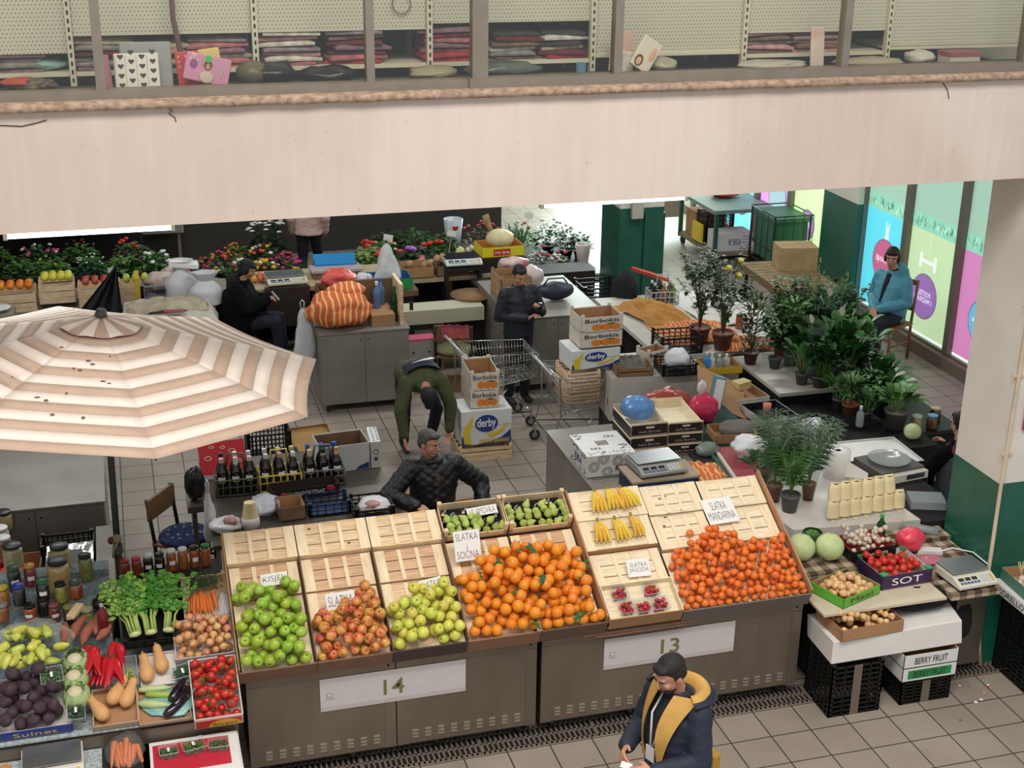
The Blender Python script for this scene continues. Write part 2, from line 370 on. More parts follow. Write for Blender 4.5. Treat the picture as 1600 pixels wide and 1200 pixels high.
def lady(t):
 q=MB();q.sph((-.0,-.014,.105),(.022,.002,.03),mat('print_hair','#4a2a22',.6));q.sph((0,-.0155,.1),(.014,.002,.02),mat('print_skin','#d8a58c',.6));q.sph((.0,-.015,.035),(.045,.002,.035),mat('print_cloth','#c9b2a8',.6));q.build('portrait_print',parent=t)
 q=MB();q.sph((-.085,-.014,.1),(.022,.002,.03),mat('print_purple','#8d4d86',.6));q.sph((.085,-.014,.08),(.012,.002,.04),mat('print_gown','#b89aa8',.6));q.build('figure_print',parent=t)
 text('MY\nTOY',.05,.06,PAPER,TR(-.088,-.0135,.135,rx=90),parent=t)
lean('underwear_packet','pink packet with a printed portrait tilted behind the glass',.56,.27,.165,mat('packet_pink_card','#c98aae',.4),ry=14,y=8.60,art=lady)
def dots(t):
 q=MB()
 for i in range(5):
  for j in range(3):q.sph((-.05+i*.04,-.013,.12+j*.03),(.005,.002,.005),PAPER,n=6,m=4)
 q.build('dot_print',parent=t)
lean('gift_packet','red packet with white dots behind the pink portrait packet',.48,.14,.21,mat('packet_reddot','#c43a3c',.4),ry=-4,y=8.665,art=dots)
lean('gift_packet','yellow packet with a small drawn face behind the pink portrait packet',.62,.13,.22,mat('packet_yellow','#d8c178',.4),ry=-6,y=8.68)
q=MB();q.cyl((.59,8.57,5.05),(.59,8.574,5.05),.02,mat('sticker_green','#3fc24f',.5));one('price_sticker',q,'round green sticker at the top of the pink portrait packet','sticker')
lean('textile_packet','white paper packet leaning below the pink packet upstairs',3.25,.17,.14,mat('packet_white','#cfcac4',.45),ry=8,y=8.68)
lean('textile_packet','pale pink packet top behind the white leaning packet',3.27,.13,.27,mat('packet_pale','#d3aaa0',.45),ry=5,y=8.72)
def pic2(t):
 q=MB();q.sph((-.03,-.014,.05),(.03,.002,.04),mat('print_hair','#4a2a22',.6));q.sph((-.03,-.016,.045),(.02,.002,.028),mat('print_skin','#d8a58c',.6));q.sph((.04,-.014,.13),(.02,.002,.05),mat('print_skin','#d8a58c',.6));q.build('portrait_print',parent=t)
lean('underwear_packet','tilted packet with printed woman and orange stripe behind the shop glass',3.34,.15,.22,mat('packet_pic','#d9cec2',.4),ry=34,art=pic2,y=8.6)
lean('textile_packet','pink and white packet hanging by the mullion above the blue box',4.66,.1,.28,mat('packet_pkw','#cfa9a2',.4,col2='#d8d4ce',scale=6),ry=3,y=8.64)
q=MB();q.box(-.12,.12,-.08,.08,0,.07,mat('pink_box','#d6c4c0',.6));q.box(-.125,.125,-.085,.085,.055,.085,mat('pink_lid','#9a5a66',.6))
one('card_box',q,'small white card box with pink lid standing upstairs behind the glass','box',(5.83,8.74,4.872))
def crumple(w,d,h,mt,seed,nz=.5,n=26,q=None,flat=True,M=None):
 q=q or MB()
 m_=n//2+2;v=[]
 for j in range(m_+1):
  t=PI*j/m_
  for i in range(n):
   a=2*PI*i/n;dd=Vector((math.sin(t)*math.cos(a),math.sin(t)*math.sin(a),-math.cos(t)))
   k=1+nz*.45*noise.noise(dd*1.6+Vector((seed,0,seed)))+nz*.28*abs(noise.noise(dd*4.3+Vector((seed*2,7,1))))+nz*.12*noise.noise(dd*11+Vector((1,seed,2)))
   z=dd.z*h/2*k+h/2
   if flat:z=max(0.0,z)
   v.append((dd.x*w/2*k,dd.y*d/2*k,z))
 f=[(j*n+i,j*n+(i+1)%n,(j+1)*n+(i+1)%n,(j+1)*n+i)for j in range(m_)for i in range(n)]
 return q.add(v,f,mt,M,True)
blkbag=mat('black_bag','#17181a',.22,bump=.6,scale=20)
for k,(x,w_,h_,mt_,lb)in enumerate(((.98,.3,.13,blkbag,'crumpled black bag below the pale packets upstairs'),(1.33,.36,.1,blkbag,'flat black bag next to the shelf end upstairs'),(-.44,.3,.07,mat('dark_cloth','#2c2624',.8,col2='#7a6a58',scale=30),'dark patterned cloth heap at the far shelf bottom upstairs'),(2.45,.5,.1,mat('clear_bundle','#56605a',.25,bump=.7,scale=20),'clear wrapped grey bundle under the folded packets upstairs'),(2.0,.32,.08,mat('cream_bundle','#9b9279',.4,bump=.6,scale=16),'cream wrapped sheets on the upstairs floor behind the mullion'),(3.55,.2,.1,mat('grey_clear','#a09d8e',.25,bump=.7,scale=20),'crumpled clear bag beside the tilted portrait packet'),(5.1,.5,.06,mat('cream_fold','#a99e88',.5,bump=.6),'flat cream folded cloths behind the last glass pane'),(5.5,.2,.1,mat('white_knot','#c4c0b6',.4,bump=.7),'white knotted bag near the pink lidded box upstairs'),(4.35,.5,.06,mat('white_stack','#b9b4aa',.4,bump=.6),'white wrapped sheets below the rosy packets upstairs'),(.86,.2,.14,mat('olive_wrap','#67604a',.4,bump=.7),'olive wrapped bundle between pink packet and slotted post'),(-.5,.2,.05,mat('red_cloth','#b5463c',.7),'small red cloth on the dark heap upstairs'))):
 one('wrapped_bundle',crumple(w_,.22,h_,mt_,k*3+1,.5),lb,'bundle',(x,8.72,4.872 if k!=10 else 4.90),group='loose bundles behind the shop glass')
one('plastic_bag',crumple(.24,.16,.07,mat('aqua_bag','#8fb6b2',.3,bump=.6),31,.5),'pale aqua bag lying on the far upstairs shelf','bag',(-.36,9.0,4.951))
q=MB();q.cyl((0,0,0),(0,0,.07),.035,mat('blue_can','#5f8fae',.4));one('canister',q,'small blue canister on the upstairs floor by the mullion','can',(3.0,8.75,4.872),(0,0,0))
q=MB();q.box(-.15,.15,-.1,.1,0,.095,mat('blue_box_up','#3d5f77',.6));one('storage_box',q,'blue box below the shelf boards upstairs, under the rosy packets','box',(4.45,9.1,4.822))
q=MB();q.box(-.2,.2,-.1,.1,0,.095,mat('blue_box_up2','#2f4c60',.6));one('storage_box',q,'dark blue box under the brown folded packets upstairs','box',(2.55,9.15,4.822))
q=MB();q.tube([(0,0,.45),(.0,.02,.2),(.03,0,.0),(.05,0,-.12)],.018,mat('mauve_strap','#6d5252',.9,bump=.5));one('cloth_strap',q,'twisted mauve strap hanging down between the upstairs packets','strap',(.41,8.80,5.06))
q=MB();q.tube([(.06*math.cos(a),0,.06*math.sin(a))for a in[k*2*PI/14 for k in range(14)]],.004,mat('wire_brown','#6f6656',.7),closed=True);one('wire_coil',q,'brown wire coil hanging on the pegboard upstairs','wire',(1.83,8.88,5.32))
m=MB();m.box(6.46,7.1,8.412,9.03,1.645,4.088,CREAM);m.box(6.46,7.1,8.725,9.03,4.088,4.379,CREAM);m.box(6.455,7.105,8.405,9.035,0,1.645,mat('green_gloss','#1c5b4a',.25,var=.1,scale=4));S('pillar_1',m)
m=MB();cp=mat('conduit_cream','#cdbba2',.6,var=.1,scale=9)
m.tube([(6.47,8.385,4.0),(6.465,8.385,3.0),(6.47,8.39,2.6),(6.455,8.385,1.6),(6.46,8.385,1.0),(6.445,8.375,.5),(6.46,8.37,.25),(6.5,8.36,.02)],.016,cp,n=8);o=one('cable_conduit',m,'cream painted cable pipe running down the corner of the pillar','pipe')
m=MB()
for z in(3.1,2.55,1.9):m.box(6.42,6.52,8.39,8.41,z,z+.02,cp)
m.build('clip',parent=o)
t=T('notice_board','white notice with red border and hand lettering fixed on the pillar','sign',(6.85,8.40,0))
z0,z1=2.10,2.50;x0=-.27
m=MB();m.box(x0,.25,-.012,0,z0,z1,mat('notice_red','#a83248',.5));m.build('frame',parent=t)
m=MB();m.box(x0+.035,.25,-.016,-.012,z0+.03,z1-.035,mat('notice_white','#d3d0ca',.3));m.build('panel',parent=t)
text('KIS',.16,.1,INK,TR(x0+.14,-.018,z1-.12,rx=90),parent=t);text('VL.',.09,.055,INK,TR(x0+.1,-.018,z0+.12,rx=90),parent=t)
m=MB();m.box(6.82,7.49,18.0,18.75,0,1.56,GREENW);m.box(7.19,7.5,17.96,18.75,0,1.48,GREENW);m.box(6.82,7.49,18.0,18.75,1.56,4.38,CREAM);S('pillar_2',m)
m=MB();m.box(6.98,7.15,17.93,18.0,1.42,4.3,mat('duct_grey','#b9b3a8',.6));S('trim_4',m)
grp=mat('green_peel','#27604b',.5,col2='#27604b',scale=3)
m=MB();m.box(10.14,10.6,17.2,18.22,.24,1.63,GREENW);m.box(10.14,10.6,17.2,18.22,1.63,4.38,CREAM);m.box(10.12,10.6,17.19,18.23,0,.24,mat('plinth_brown','#6e5f50',.7,var=.08));S('pillar_3',m)
m=MB();pe=mat('peeling_patch','#94a86a',.8)
for k in range(46):
 y=17.22+random.random()*.95;z=.3+random.random()**2*.55;r_=.02+.035*random.random()
 if z>.3+.5*abs(y-17.7)+.12:continue
 m.add([(10.136,y+r_*(1+.5*math.sin(i*2.3+k))*math.cos(i*PI/4),z+1.4*r_*(1+.5*math.cos(i*3.1+k))*math.sin(i*PI/4))for i in range(8)],[tuple(range(8))],pe)
one('peeling_paint',m,'yellow green patches where paint peels off the green pillar beside the seated woman','paint patches')
# the window wall with printed film
XW=10.3
m=MB();m.box(10.16,10.5,9,17.2,0,.17,mat('plinth_metal','#77695b',.6));m.box(10.16,10.5,18.22,27,0,.17,mat('plinth_metal','#77695b',.6));S('baseboard_right',m)
m=MB();m.box(10.7,10.8,9,27,0,4.4,mat('wall_far_right','#9fb8a8',.8));S('wall_right',m)
m=MB();m.box(10.2,10.6,9,27,3.3,4.4,CREAM);S('trim_5',m)
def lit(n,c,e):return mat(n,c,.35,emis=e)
fr=mat('window_alu','#7b7166',.5,.3)
PALE='#a9cfbb'
panes=[(13.2,14.76,'#c67fb0','pink'),(14.91,16.02,'#bcd4a8','yellow green'),(16.16,17.19,'#5fd2e6','cyan'),(18.26,19.41,'#c6f3a8','bright green'),(19.5,20.6,'#d09ad8','lilac pink'),(20.72,21.9,'#7fe3ee','pale cyan'),(22.0,23.2,'#bfeec0','mint')]
def orient(y,z):return Matrix(((0,0,-1,XW-.012),(-1,0,0,y),(0,1,0,z),(0,0,0,1)))
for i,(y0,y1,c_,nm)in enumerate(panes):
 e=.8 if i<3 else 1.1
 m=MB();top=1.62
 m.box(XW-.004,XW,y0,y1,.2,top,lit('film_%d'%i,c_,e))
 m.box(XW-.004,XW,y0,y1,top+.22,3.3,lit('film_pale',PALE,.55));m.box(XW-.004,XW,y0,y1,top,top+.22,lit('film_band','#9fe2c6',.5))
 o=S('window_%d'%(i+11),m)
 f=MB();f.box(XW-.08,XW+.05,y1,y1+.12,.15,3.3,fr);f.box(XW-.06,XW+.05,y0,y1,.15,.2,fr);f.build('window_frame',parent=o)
 if i>2 and i!=3:pass
 q=MB();rnd=random.Random(i)
 for k in range(90):
  yy=y0+.02+rnd.random()*(y1-y0-.04);zz=top+.01+rnd.random()*.08;ln=.08+.1*rnd.random();a=R(90+rnd.uniform(-50,50))
  dy,dz=math.cos(a),math.sin(a);zz2=min(top+.22,zz+ln*dz);w_=.008
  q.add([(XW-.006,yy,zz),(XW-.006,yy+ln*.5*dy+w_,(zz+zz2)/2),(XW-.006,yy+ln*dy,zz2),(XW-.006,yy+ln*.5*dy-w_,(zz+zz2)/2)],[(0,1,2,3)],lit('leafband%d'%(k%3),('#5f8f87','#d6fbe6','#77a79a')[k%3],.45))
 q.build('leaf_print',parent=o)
 if i==3:by,bz,bc=18.93,.9,'#c79bd0'
 elif i==2:by,bz,bc=16.62,.95,'#d06a94'
 elif i==1:by,bz,bc=15.55,.75,'#a678c4'
 elif i==0:by,bz,bc=14.2,.8,'#6fc6ea'
 elif i==4:by,bz,bc=20.0,1.1,'#c2e2ee'
 else:by,bz,bc=(y0+y1)/2,.8,'#d884b8'
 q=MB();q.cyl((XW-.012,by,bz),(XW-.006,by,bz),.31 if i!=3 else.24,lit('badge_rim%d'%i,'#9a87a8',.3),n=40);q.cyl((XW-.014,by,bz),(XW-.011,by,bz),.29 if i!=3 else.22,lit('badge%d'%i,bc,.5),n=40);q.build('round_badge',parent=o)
 st={0:'Odjeca',1:'POSTELJI\nI MADRACI',2:'DAVANJE',3:'OPTIKA'}.get(i)
 if st:
  Mx=Matrix(((0,0,1,XW-.02),(1,0,0,by),(0,1,0,bz),(0,0,0,1)))
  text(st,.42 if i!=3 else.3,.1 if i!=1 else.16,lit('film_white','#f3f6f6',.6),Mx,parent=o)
 q=MB();WH=lit('film_white','#f3f6f6',.6)
 if i==2:
  q.add([(XW-.008,16.62+a,b_)for a,b_ in((-.05,1.5),(-.03,1.5),(-.02,1.43),(.02,1.43),(.03,1.5),(.05,1.5),(.04,1.38),(.035,1.33),(.12,1.06),(.0,1.03),(-.1,1.07),(-.035,1.33),(-.04,1.38))],[(0,1,2,11,12),(3,4,5,6,7),(2,3,7,11),(7,8,9,10,11)],WH)
 if i==1:
  q.box(XW-.009,XW-.006,15.38,15.72,1.2,1.24,WH)
  for yy in(15.36,15.70):q.box(XW-.009,XW-.006,yy,yy+.05,1.12,1.32,WH)
  q.box(XW-.009,XW-.006,15.55,15.565,1.3,1.6,lit('film_line','#cfe4cf',.5))
 if i==0:q.add([(XW-.008,14.05+a,b_)for a,b_ in((0,1.2),(.16,1.14),(.3,1.24),(.16,1.18))],[(0,1,2,3)],WH)
 if q.v:q.build('white_symbol',parent=o)
 q=MB();q.box(XW-.007,XW-.004,y0,y1,.2,.235,lit('film_edge','#e8f6ee',.8));q.build('film_edge',parent=o)
m=MB();m.box(-9,6.3,22.4,22.6,0,4.4,mat('dark_wall','#35312d',.8,var=.12,scale=3));S('wall_back',m)
m=MB();m.box(-9,6.3,22.36,22.4,0,.75,mat('skirt_dark','#3a3530',.7));S('baseboard_back',m)
m=MB();m.box(6.3,16,29.8,30,0,4.4,CREAM);S('wall_far',m)
m=MB();m.box(-9,-8.8,1,30,0,4.4,CREAM);S('wall_left',m)
for i in range(5):
 m=MB();x=-1.8+i*1.25
 m.box(x,x+1.2,22.28,22.33,.95,2.6,mat('shutter','#33302d',.7))
 for k in range(22):m.box(x+.02+k*.054,x+.045+k*.054,22.26,22.28,.97,2.58,mat('shutter_slat','#45413c',.6))
 one('shutter',m,'dark slatted shutter on the back wall, bay %s from the flower beds'%['one','two','three','four','five'][i],'shutter',group='dark shutters along the back wall')
m=MB()
for i in range(8):m.box(.95+i*.27,1.07+i*.27,22.20,22.26,.98,1.2,mat('vent_white','#a9a9a4',.7))
m.box(.8,3.2,22.22,22.27,.9,.97,BLACK);one('vent_strip',m,'row of pale square vents low on the dark back wall','vent')
m=MB();m.box(-.1,.95,22.0,22.3,.55,1.1,mat('radiator','#9c978b',.6))
for k in range(26):m.box(-.09+k*.04,-.07+k*.04,21.98,22.0,.57,1.08,mat('radiator','#9c978b',.6))
m.box(-.1,.95,21.99,22.35,1.1,1.13,mat('radtop','#e9e9e6',.4));m.box(-.05,.0,22.1,22.2,0,.56,ALU);m.box(.85,.9,22.1,22.2,0,.56,ALU)
one('radiator',m,'ribbed grey heater with a white top against the back wall','heater')
gm=mat('grate_metal','#9b8f80',.5,.5,var=.1);dk=mat('drain_dark','#15110e',.9)
for i in range(7):
 x0=.45+i*.895;m=MB();w_=.885
 for(a,b_)in((8.27,8.285),(8.375,8.39),(8.485,8.5)):m.box(x0,x0+w_,a,b_,.001,.012,gm)
 for k in range(23):m.box(x0+k*.04,x0+.014+k*.04,8.27,8.5,.001,.012,gm)
 m.box(x0,x0+w_,8.27,8.5,.0005,.002,dk)
 one('drain_grate',m,'metal floor drain grate along the counters, %s grate counted from the apple end'%['first','second','third','fourth','fifth','sixth','seventh'][i],'drain grate',group='drain grates in front of the counters')
TUBE=mat('tube_glow','#f6fbff',.4,emis=5)
def tube(x0,x1,y,z,lb):
 t=T('tube_light',lb,'lamp',((x0+x1)/2,y,z));h=(x1-x0)/2
 m=MB();m.box(-h,h,-.03,.03,.03,.075,mat('lamp_white','#e5e5e0',.5));m.build('housing',parent=t)
 m=MB();m.cyl((-h+.02,0,0),(h-.02,0,0),.019,TUBE,n=10);m.build('tube',parent=t)
 m=MB();m.box(-h,-h+.025,-.03,.03,-.02,.05,mat('lamp_white','#e5e5e0',.5));m.box(h-.025,h,-.03,.03,-.02,.05,mat('lamp_white','#e5e5e0',.5));m.box(-h+.2,-h+.22,-.01,.01,.07,4.38-z,ALU);m.box(h-.22,h-.2,-.01,.01,.07,4.38-z,ALU);m.build('end_cap',parent=t)
tube(-.71,.33,8.9,3.955,'lit fluorescent tube below the balcony above the far apples')
tube(2.78,3.87,8.9,3.965,'lit fluorescent tube below the balcony in front of the green pillar')
# steel market counters with numbers
def counter(x0,label,num,sign_x):
 t=T('market_counter',label,'counter',(x0,8.38,0));w=2.12;h=w/2
 for k in range(2):
  a=k*h+.004;b_=(k+1)*h-.004
  m=MB();m.box(a,b_,0.012,.95,.12,.85,STEEL2);m.box(a,b_,0.0,.012,.12,.775,STEEL);m.box(a,b_,-.006,.012,.78,.85,STEEL)
  m.box(a,a+.08,-.004,0,.12,.775,STEEL);m.box(b_-.08,b_,-.004,0,.12,.775,STEEL)
  bod=m.build('front_panel',parent=t)
  m=MB()
  for i in range(9):
   for j in range(3):
    xx=a+.11+i*.097;zz=.17+j*.028;m.box(xx,xx+.045,-.009,0,zz,zz+.010,mat('louvre_edge','#b6aa9c',.35,.6))
  m.build('vent_slots',parent=bod)
  if(num=='14' and k==0)or(num=='13' and k==1):
   m=MB()
   for i in range(8):
    for j in range(8):m.sph((a+.17+i*.1+(.05 if j%2 else 0),0,.3+j*.058),(.006,.003,.006),STEEL,n=6,m=4)
   m.build('embossed_dots',parent=bod)
  m=MB();m.cyl((b_-.05,-.012,.815),(b_-.05,-.004,.815),.008,BLACK,n=8);m.build('lock',parent=bod)
 for k in range(4):
  xx=.12+k*(w-.24)/3;m=MB();m.cyl((xx-.015,.1,.045),(xx+.015,.1,.045),.045,BLACKP,n=14);m.box(xx-.02,xx+.02,.08,.12,.045,.12,ALU);m.build('caster',parent=t)
 m=MB();m.box(0,w,-.01,.95,.85,.868,STEEL2);m.build('worktop',parent=t)
 s=MB();x=sign_x-x0;s.box(x,x+1.06,-.010,-.004,.507,.772,mat('banner_pale','#c9c2c2',.6,var=.02,scale=20))
 sg=s.build('number_sign',parent=t)
 s=MB();gold=mat('banner_gold','#a79a80',.6)
 for zz in(.507,.735):
  for k in range(44):
   xx=x+k*.0242
   for dz in(0,.018):
    pts=[(xx,-.0125,zz+dz),(xx+.012,-.0125,zz+dz+.017),(xx+.0242,-.0125,zz+dz)]
    for p,q in zip(pts[:-1],pts[1:]):s.add([p,q,(q[0],q[1],q[2]+.0025),(p[0],p[1],p[2]+.0025)],[(0,1,2,3)],gold)
 s.build('border_pattern',parent=sg)
 text(num,.15,.125,mat('olive_print','#6b7340',.6),TR(x+.53,-.0125,.638,rx=90),parent=sg,off=.008)
 s=MB();s.box(x+.045,x+.085,-.0125,-.010,.62,.655,gold);s.box(x+.052,x+.078,-.0132,-.0125,.627,.648,mat('banner_pale2','#d4cdcb',.6));s.box(x+.035,x+.1,-.0125,-.010,.604,.609,gold);s.build('crest',parent=sg)
 return t
counter(.55,'grey steel market counter with number 14 sign under the apples','14',1.064)
counter(2.70,'grey steel market counter with number 13 sign under the mandarins','13',3.19)
TH=math.atan2(.53,1.03)
MS=Matrix.Translation((0,8.3,.93))@Matrix.Rotation(TH,4,'X')
def SL(x,s,h=0,rz=0):return MS@Matrix.Translation((x,s,h))@Matrix.Rotation(R(rz),4,'Z')
m=MB()
for x in(.56,1.58,2.64,3.7,4.74):
 m.add([(x,8.42,.87),(x,9.32,.87),(x,9.32,1.37),(x,8.42,.905),(x+.05,8.42,.87),(x+.05,9.32,.87),(x+.05,9.32,1.37),(x+.05,8.42,.905)],[(0,1,2,3),(4,7,6,5),(0,4,5,1),(1,5,6,2),(2,6,7,3),(3,7,4,0)],WOODD)
m.box(.53,4.82,.0,1.18,-.045,-.03,WOODD,M=MS)
one('sloping_rack',m,'dark wooden sloping rack carrying the fruit trays on both numbered counters','rack')
BAT=mat('batten_pale','#f0dcb8',.75,var=.1,scale=5,sc3=(14,1.2,6),bump=.1)
def slat_tray(name,label,x0,x1,s0,s1,h0,h1,up=True,group=None,knots=0,seed=0,wood=WOOD,lipf=None):
 """shallow wooden tray turned over (planks with battens on top) lying on the slope, or open when up is False"""
 M=SL(x0,s0,0);t=T(name,label,'crate',group=group,M=M);w=x1-x0-.008;d=s1-s0-.006;rnd=random.Random(seed)
 m=MB();n=3;pw=d/n
 for k in range(n):
  a=k*pw+(.004 if k else 0);b_=(k+1)*pw-.004
  m.box(.0,w,a,b_,h1-.022,h1-.012,wood)
 for k in range(knots):m.sph((.05+rnd.random()*(w-.1),rnd.random()*d,h1-.008),(.012,.009,.001),mat('knot','#7b5230',.8),n=8,m=4)
 m.build('bottom_planks',parent=t)
 m=MB()
 bw=[0,.075],[w-.075,w]
 for a,b_ in bw:m.box(a,b_,0,d,h1-.012,h1,BAT)
 for f in(.36,.62):m.box(w*f-.014,w*f+.014,0,d,h1-.012,h1-.002,BAT)
 m.build('batten',parent=t)
 m=MB();m.box(0,w,-.002,.006,h0,h1-.002,lipf or wood);m.box(0,w,d-.006,d,h0,h1-.002,wood);m.box(-.0,.006,0,d,h0,h1-.002,wood);m.box(w-.006,w,0,d,h0,h1-.002,wood);m.build('side_board',parent=t)
 return t
XS=[.52,1.04,1.58,2.125,2.635,3.15]
G1='upturned wooden trays on the sloping fruit display'
for i,nm in enumerate(('above the green apples beside the jars','with a brown knot, above the red apples','above the yellow apples beside the pears')):
 slat_tray('fruit_crate','pale wooden slatted tray in the top row '+nm,XS[i],XS[i+1],.885,1.17,.0,.085,group=G1,seed=i,knots=(0,2,0)[i])
for i,nm in enumerate(('right behind the green apples','between top tray and red apples','between top tray and yellow apples')):
 slat_tray('fruit_crate','empty wooden slatted tray in the middle row '+nm,XS[i]+.01,XS[i+1]-.01,.595,.88,.0,.04,group=G1,seed=i+5,wood=mat('crate_wood_pink','#d3ae8b',.75,var=.16,scale=5,sc3=(1.2,14,6),bump=.15))
for i,nm in enumerate(('under the green apples','under the red apples','under the yellow apples')):
 slat_tray('fruit_crate','wooden slatted tray in the lowest row '+nm,XS[i]+.01,XS[i+1]-.01,.02,.59,.0,.03,group=G1,seed=i+9)
for i in(3,4):
 slat_tray('fruit_crate','wooden slatted tray behind the oranges below the %s pear tray'%('signed','unsigned')[i-3],XS[i]+.01,XS[i+1]-.005,.56,.88,.0,.03,group=G1,seed=i,wood=mat('crate_wood_pink','#d3ae8b',.75,var=.16,scale=5,sc3=(1.2,14,6),bump=.15))
 slat_tray('fruit_crate','wooden slatted tray under the oranges below the %s pear tray'%('signed','unsigned')[i-3],XS[i]+.01,XS[i+1]-.005,.02,.55,.0,.02,group=G1,seed=i)
slat_tray('fruit_crate','pale slatted tray carrying the upper banana hands',3.17,3.77,.885,1.17,0,.10,group=G1,wood=WOOD2)
slat_tray('fruit_crate','pale slatted tray carrying the lower banana hands',3.18,3.76,.60,.88,0,.10,group=G1,wood=WOOD2,lipf=CARD)
slat_tray('fruit_crate','pale slatted tray behind the strawberries with their sign',3.18,3.76,.29,.595,0,.055,group=G1,wood=WOOD2)
slat_tray('fruit_crate','pale slatted tray at the top beside the upper bananas with two knots',3.78,4.26,.885,1.17,0,.07,group=G1,wood=WOOD2,knots=3,seed=3)
slat_tray('fruit_crate','pale slatted tray with the lone mandarin',3.78,4.24,.56,.88,0,.06,group=G1,wood=WOOD2,knots=2,seed=8)
slat_tray('fruit_crate','pale slatted tray at the top corner above the mandarin sign',4.27,4.80,.885,1.17,0,.06,group=G1,wood=WOOD2,knots=2,seed=4)
slat_tray('fruit_crate','pale slatted tray between mandarin sign and mandarin heap',4.25,4.80,.56,.88,0,.05,group=G1,wood=WOOD2)
slat_tray('fruit_crate','slatted tray hidden below the mandarin heap',3.78,4.30,.02,.55,0,.03,group=G1,wood=WOOD2)
slat_tray('fruit_crate','slatted tray under the corner of the mandarin heap',4.30,4.80,.02,.55,0,.03,group=G1,wood=WOOD2)
def board(label,x0,x1,s0,s1,h0,h1,mt,name='divider_board'):
 m=MB();m.box(0,x1-x0,0,s1-s0,h0,h1,mt);return one(name,m,label,'board',M=SL(x0,s0))
board('thin cardboard divider at the outer edge of the green apples',.505,.515,.0,1.17,-.02,.10,CARD)
board('cardboard divider between the green and red apples',1.035,1.043,.0,.88,0,.105,CARDD)
board('cardboard divider between the red and yellow apples',1.573,1.581,.0,.88,0,.105,CARDD)
board('wooden board between the yellow apples and the oranges',2.112,2.122,.0,.92,0,.11,CARDD)
board('tall wooden board between the oranges and the banana trays',3.155,3.167,.0,1.17,0,.13,mat('board_red_wood','#b08360',.7,var=.15,scale=5,sc3=(12,1,8)))
board('long wooden board closing the mandarin side of the display',4.805,4.82,.0,1.18,-.03,.11,mat('board_red_wood','#b08360',.7))
fl=[(.51,1.04,CARDD,'the green apples'),(1.045,1.575,CARDD,'the red apples'),(1.58,2.12,mat('front_navy','#4d3d3a',.8),'the yellow apples'),(2.12,2.66,mat('front_brown','#8f6a52',.8),'the first oranges'),(2.665,3.17,mat('front_brown2','#6b5446',.8),'the last oranges'),(3.77,4.82,mat('front_foil','#6f675f',.6),'the mandarins')]
for x0,x1,mt_,nm in fl:board('low front lip board holding back '+nm,x0,x1,-.012,.0,-.07,.065,mt_,'front_board')
def shade_fruit(name,c1,c2=None,rough=.35,rand=1.,scale=10,sss=0):return mat(name,c1,rough,col2=c2,scale=scale,rand=rand)
def apple_proto(nm,mt,r,cat,fat=1.0):
 pr=[(0,-.80),(.12,-.86),(.3,-.92),(.55,-.86),(.8,-.6),(.97,-.2),(1.0,.15),(.93,.5),(.72,.80),(.45,.93),(.22,.9),(.1,.74),(0,.62)]
 m=MB();m.lathe([(a*r*fat,b_*r)for a,b_ in pr],mt,n=16)
 o=m.build(nm);q=MB();q.cyl((0,0,.62*r),(.1*r,0,1.08*r),.045*r,mat('stem_brown','#4b3a20',.8),n=5);q.build('stem',parent=o)
 return o
def ball_proto(nm,mt,r,squash=.93,n=16,seed=0,dot='#5c6b2a'):
 m=MB();m.sph((0,0,0),(r,r,r*squash),mt,n=n,m=n*2//3,nz=.03,seed=seed);m.sph((0,0,r*squash*.985),(r*.11,r*.11,r*.05),mat('dot'+dot[1:],dot,.8),n=6,m=3)
 return m.build(nm)
def pear_proto(nm,mt,r):
 pr=[(0,-1.0),(.15,-1.02),(.5,-.95),(.85,-.6),(1.,-.15),(.92,.3),(.68,.72),(.45,1.1),(.33,1.4),(.2,1.6),(0,1.65)]
 m=MB();m.lathe([(a*r,b_*r)for a,b_ in pr],mt,n=14);o=m.build(nm);q=MB();q.tube([(0,0,1.6*r),(.05*r,0,1.9*r),(.2*r,0,2.2*r)],.06*r,mat('stem_brown','#4b3a20',.8),n=5);q.build('stem',parent=o);return o
def pack(n,x0,x1,s0,s1,r,inside=None,hmax=9,seed=0,k=26,bias=.0,base=0.03,jit=.08,layers=2,sp=1.93,sp0=None):
 rnd=random.Random(seed);P=np.zeros((0,4));cand=[]
 spn=sp
 for L_ in range(layers):
  sp=sp0 if(sp0 and L_==0)else spn
  rowh=2*r*sp/2*.87;j=0;lay=[]
  y=s0+r+(rowh*.5 if L_%2 else 0)
  while y<s1-r*.9:
   x=x0+r+(r*sp/2 if(j+L_)%2 else 0)
   while x<x1-r*.95:
    lay.append((min(x1-r,max(x0+r,x+rnd.uniform(-.22,.22)*r)),max(s0+r,y+rnd.uniform(-.22,.22)*r)));x+=r*sp
   y+=rowh;j+=1
  rnd.shuffle(lay)
  if L_==layers-1 and L_>0:lay.sort(key=lambda q:-hm_(hmax,q)+rnd.uniform(0,.02))
  cand+=lay
 for x,s in cand:
  if len(P)>=n:break
  if inside and not inside(x,s):continue
  rr=r*(1+jit*rnd.uniform(-1,1));h=base+rr
  if len(P):
   d2=(P[:,0]-x)**2+(P[:,1]-s)**2;R2=(P[:,3]+rr)**2;mk=(d2<R2)&(d2>(r*1.2)**2*0)
   if mk.any():h=max(h,(P[mk,2]+np.sqrt(R2[mk]-d2[mk])).max()-.15*rr*(h<9))
  if h>hm_(hmax,(x,s))+r:continue
  P=np.vstack([P,[x,s,h,rr]])
 return P
def hm_(hmax,q):return hmax(*q)if callable(hmax)else hmax
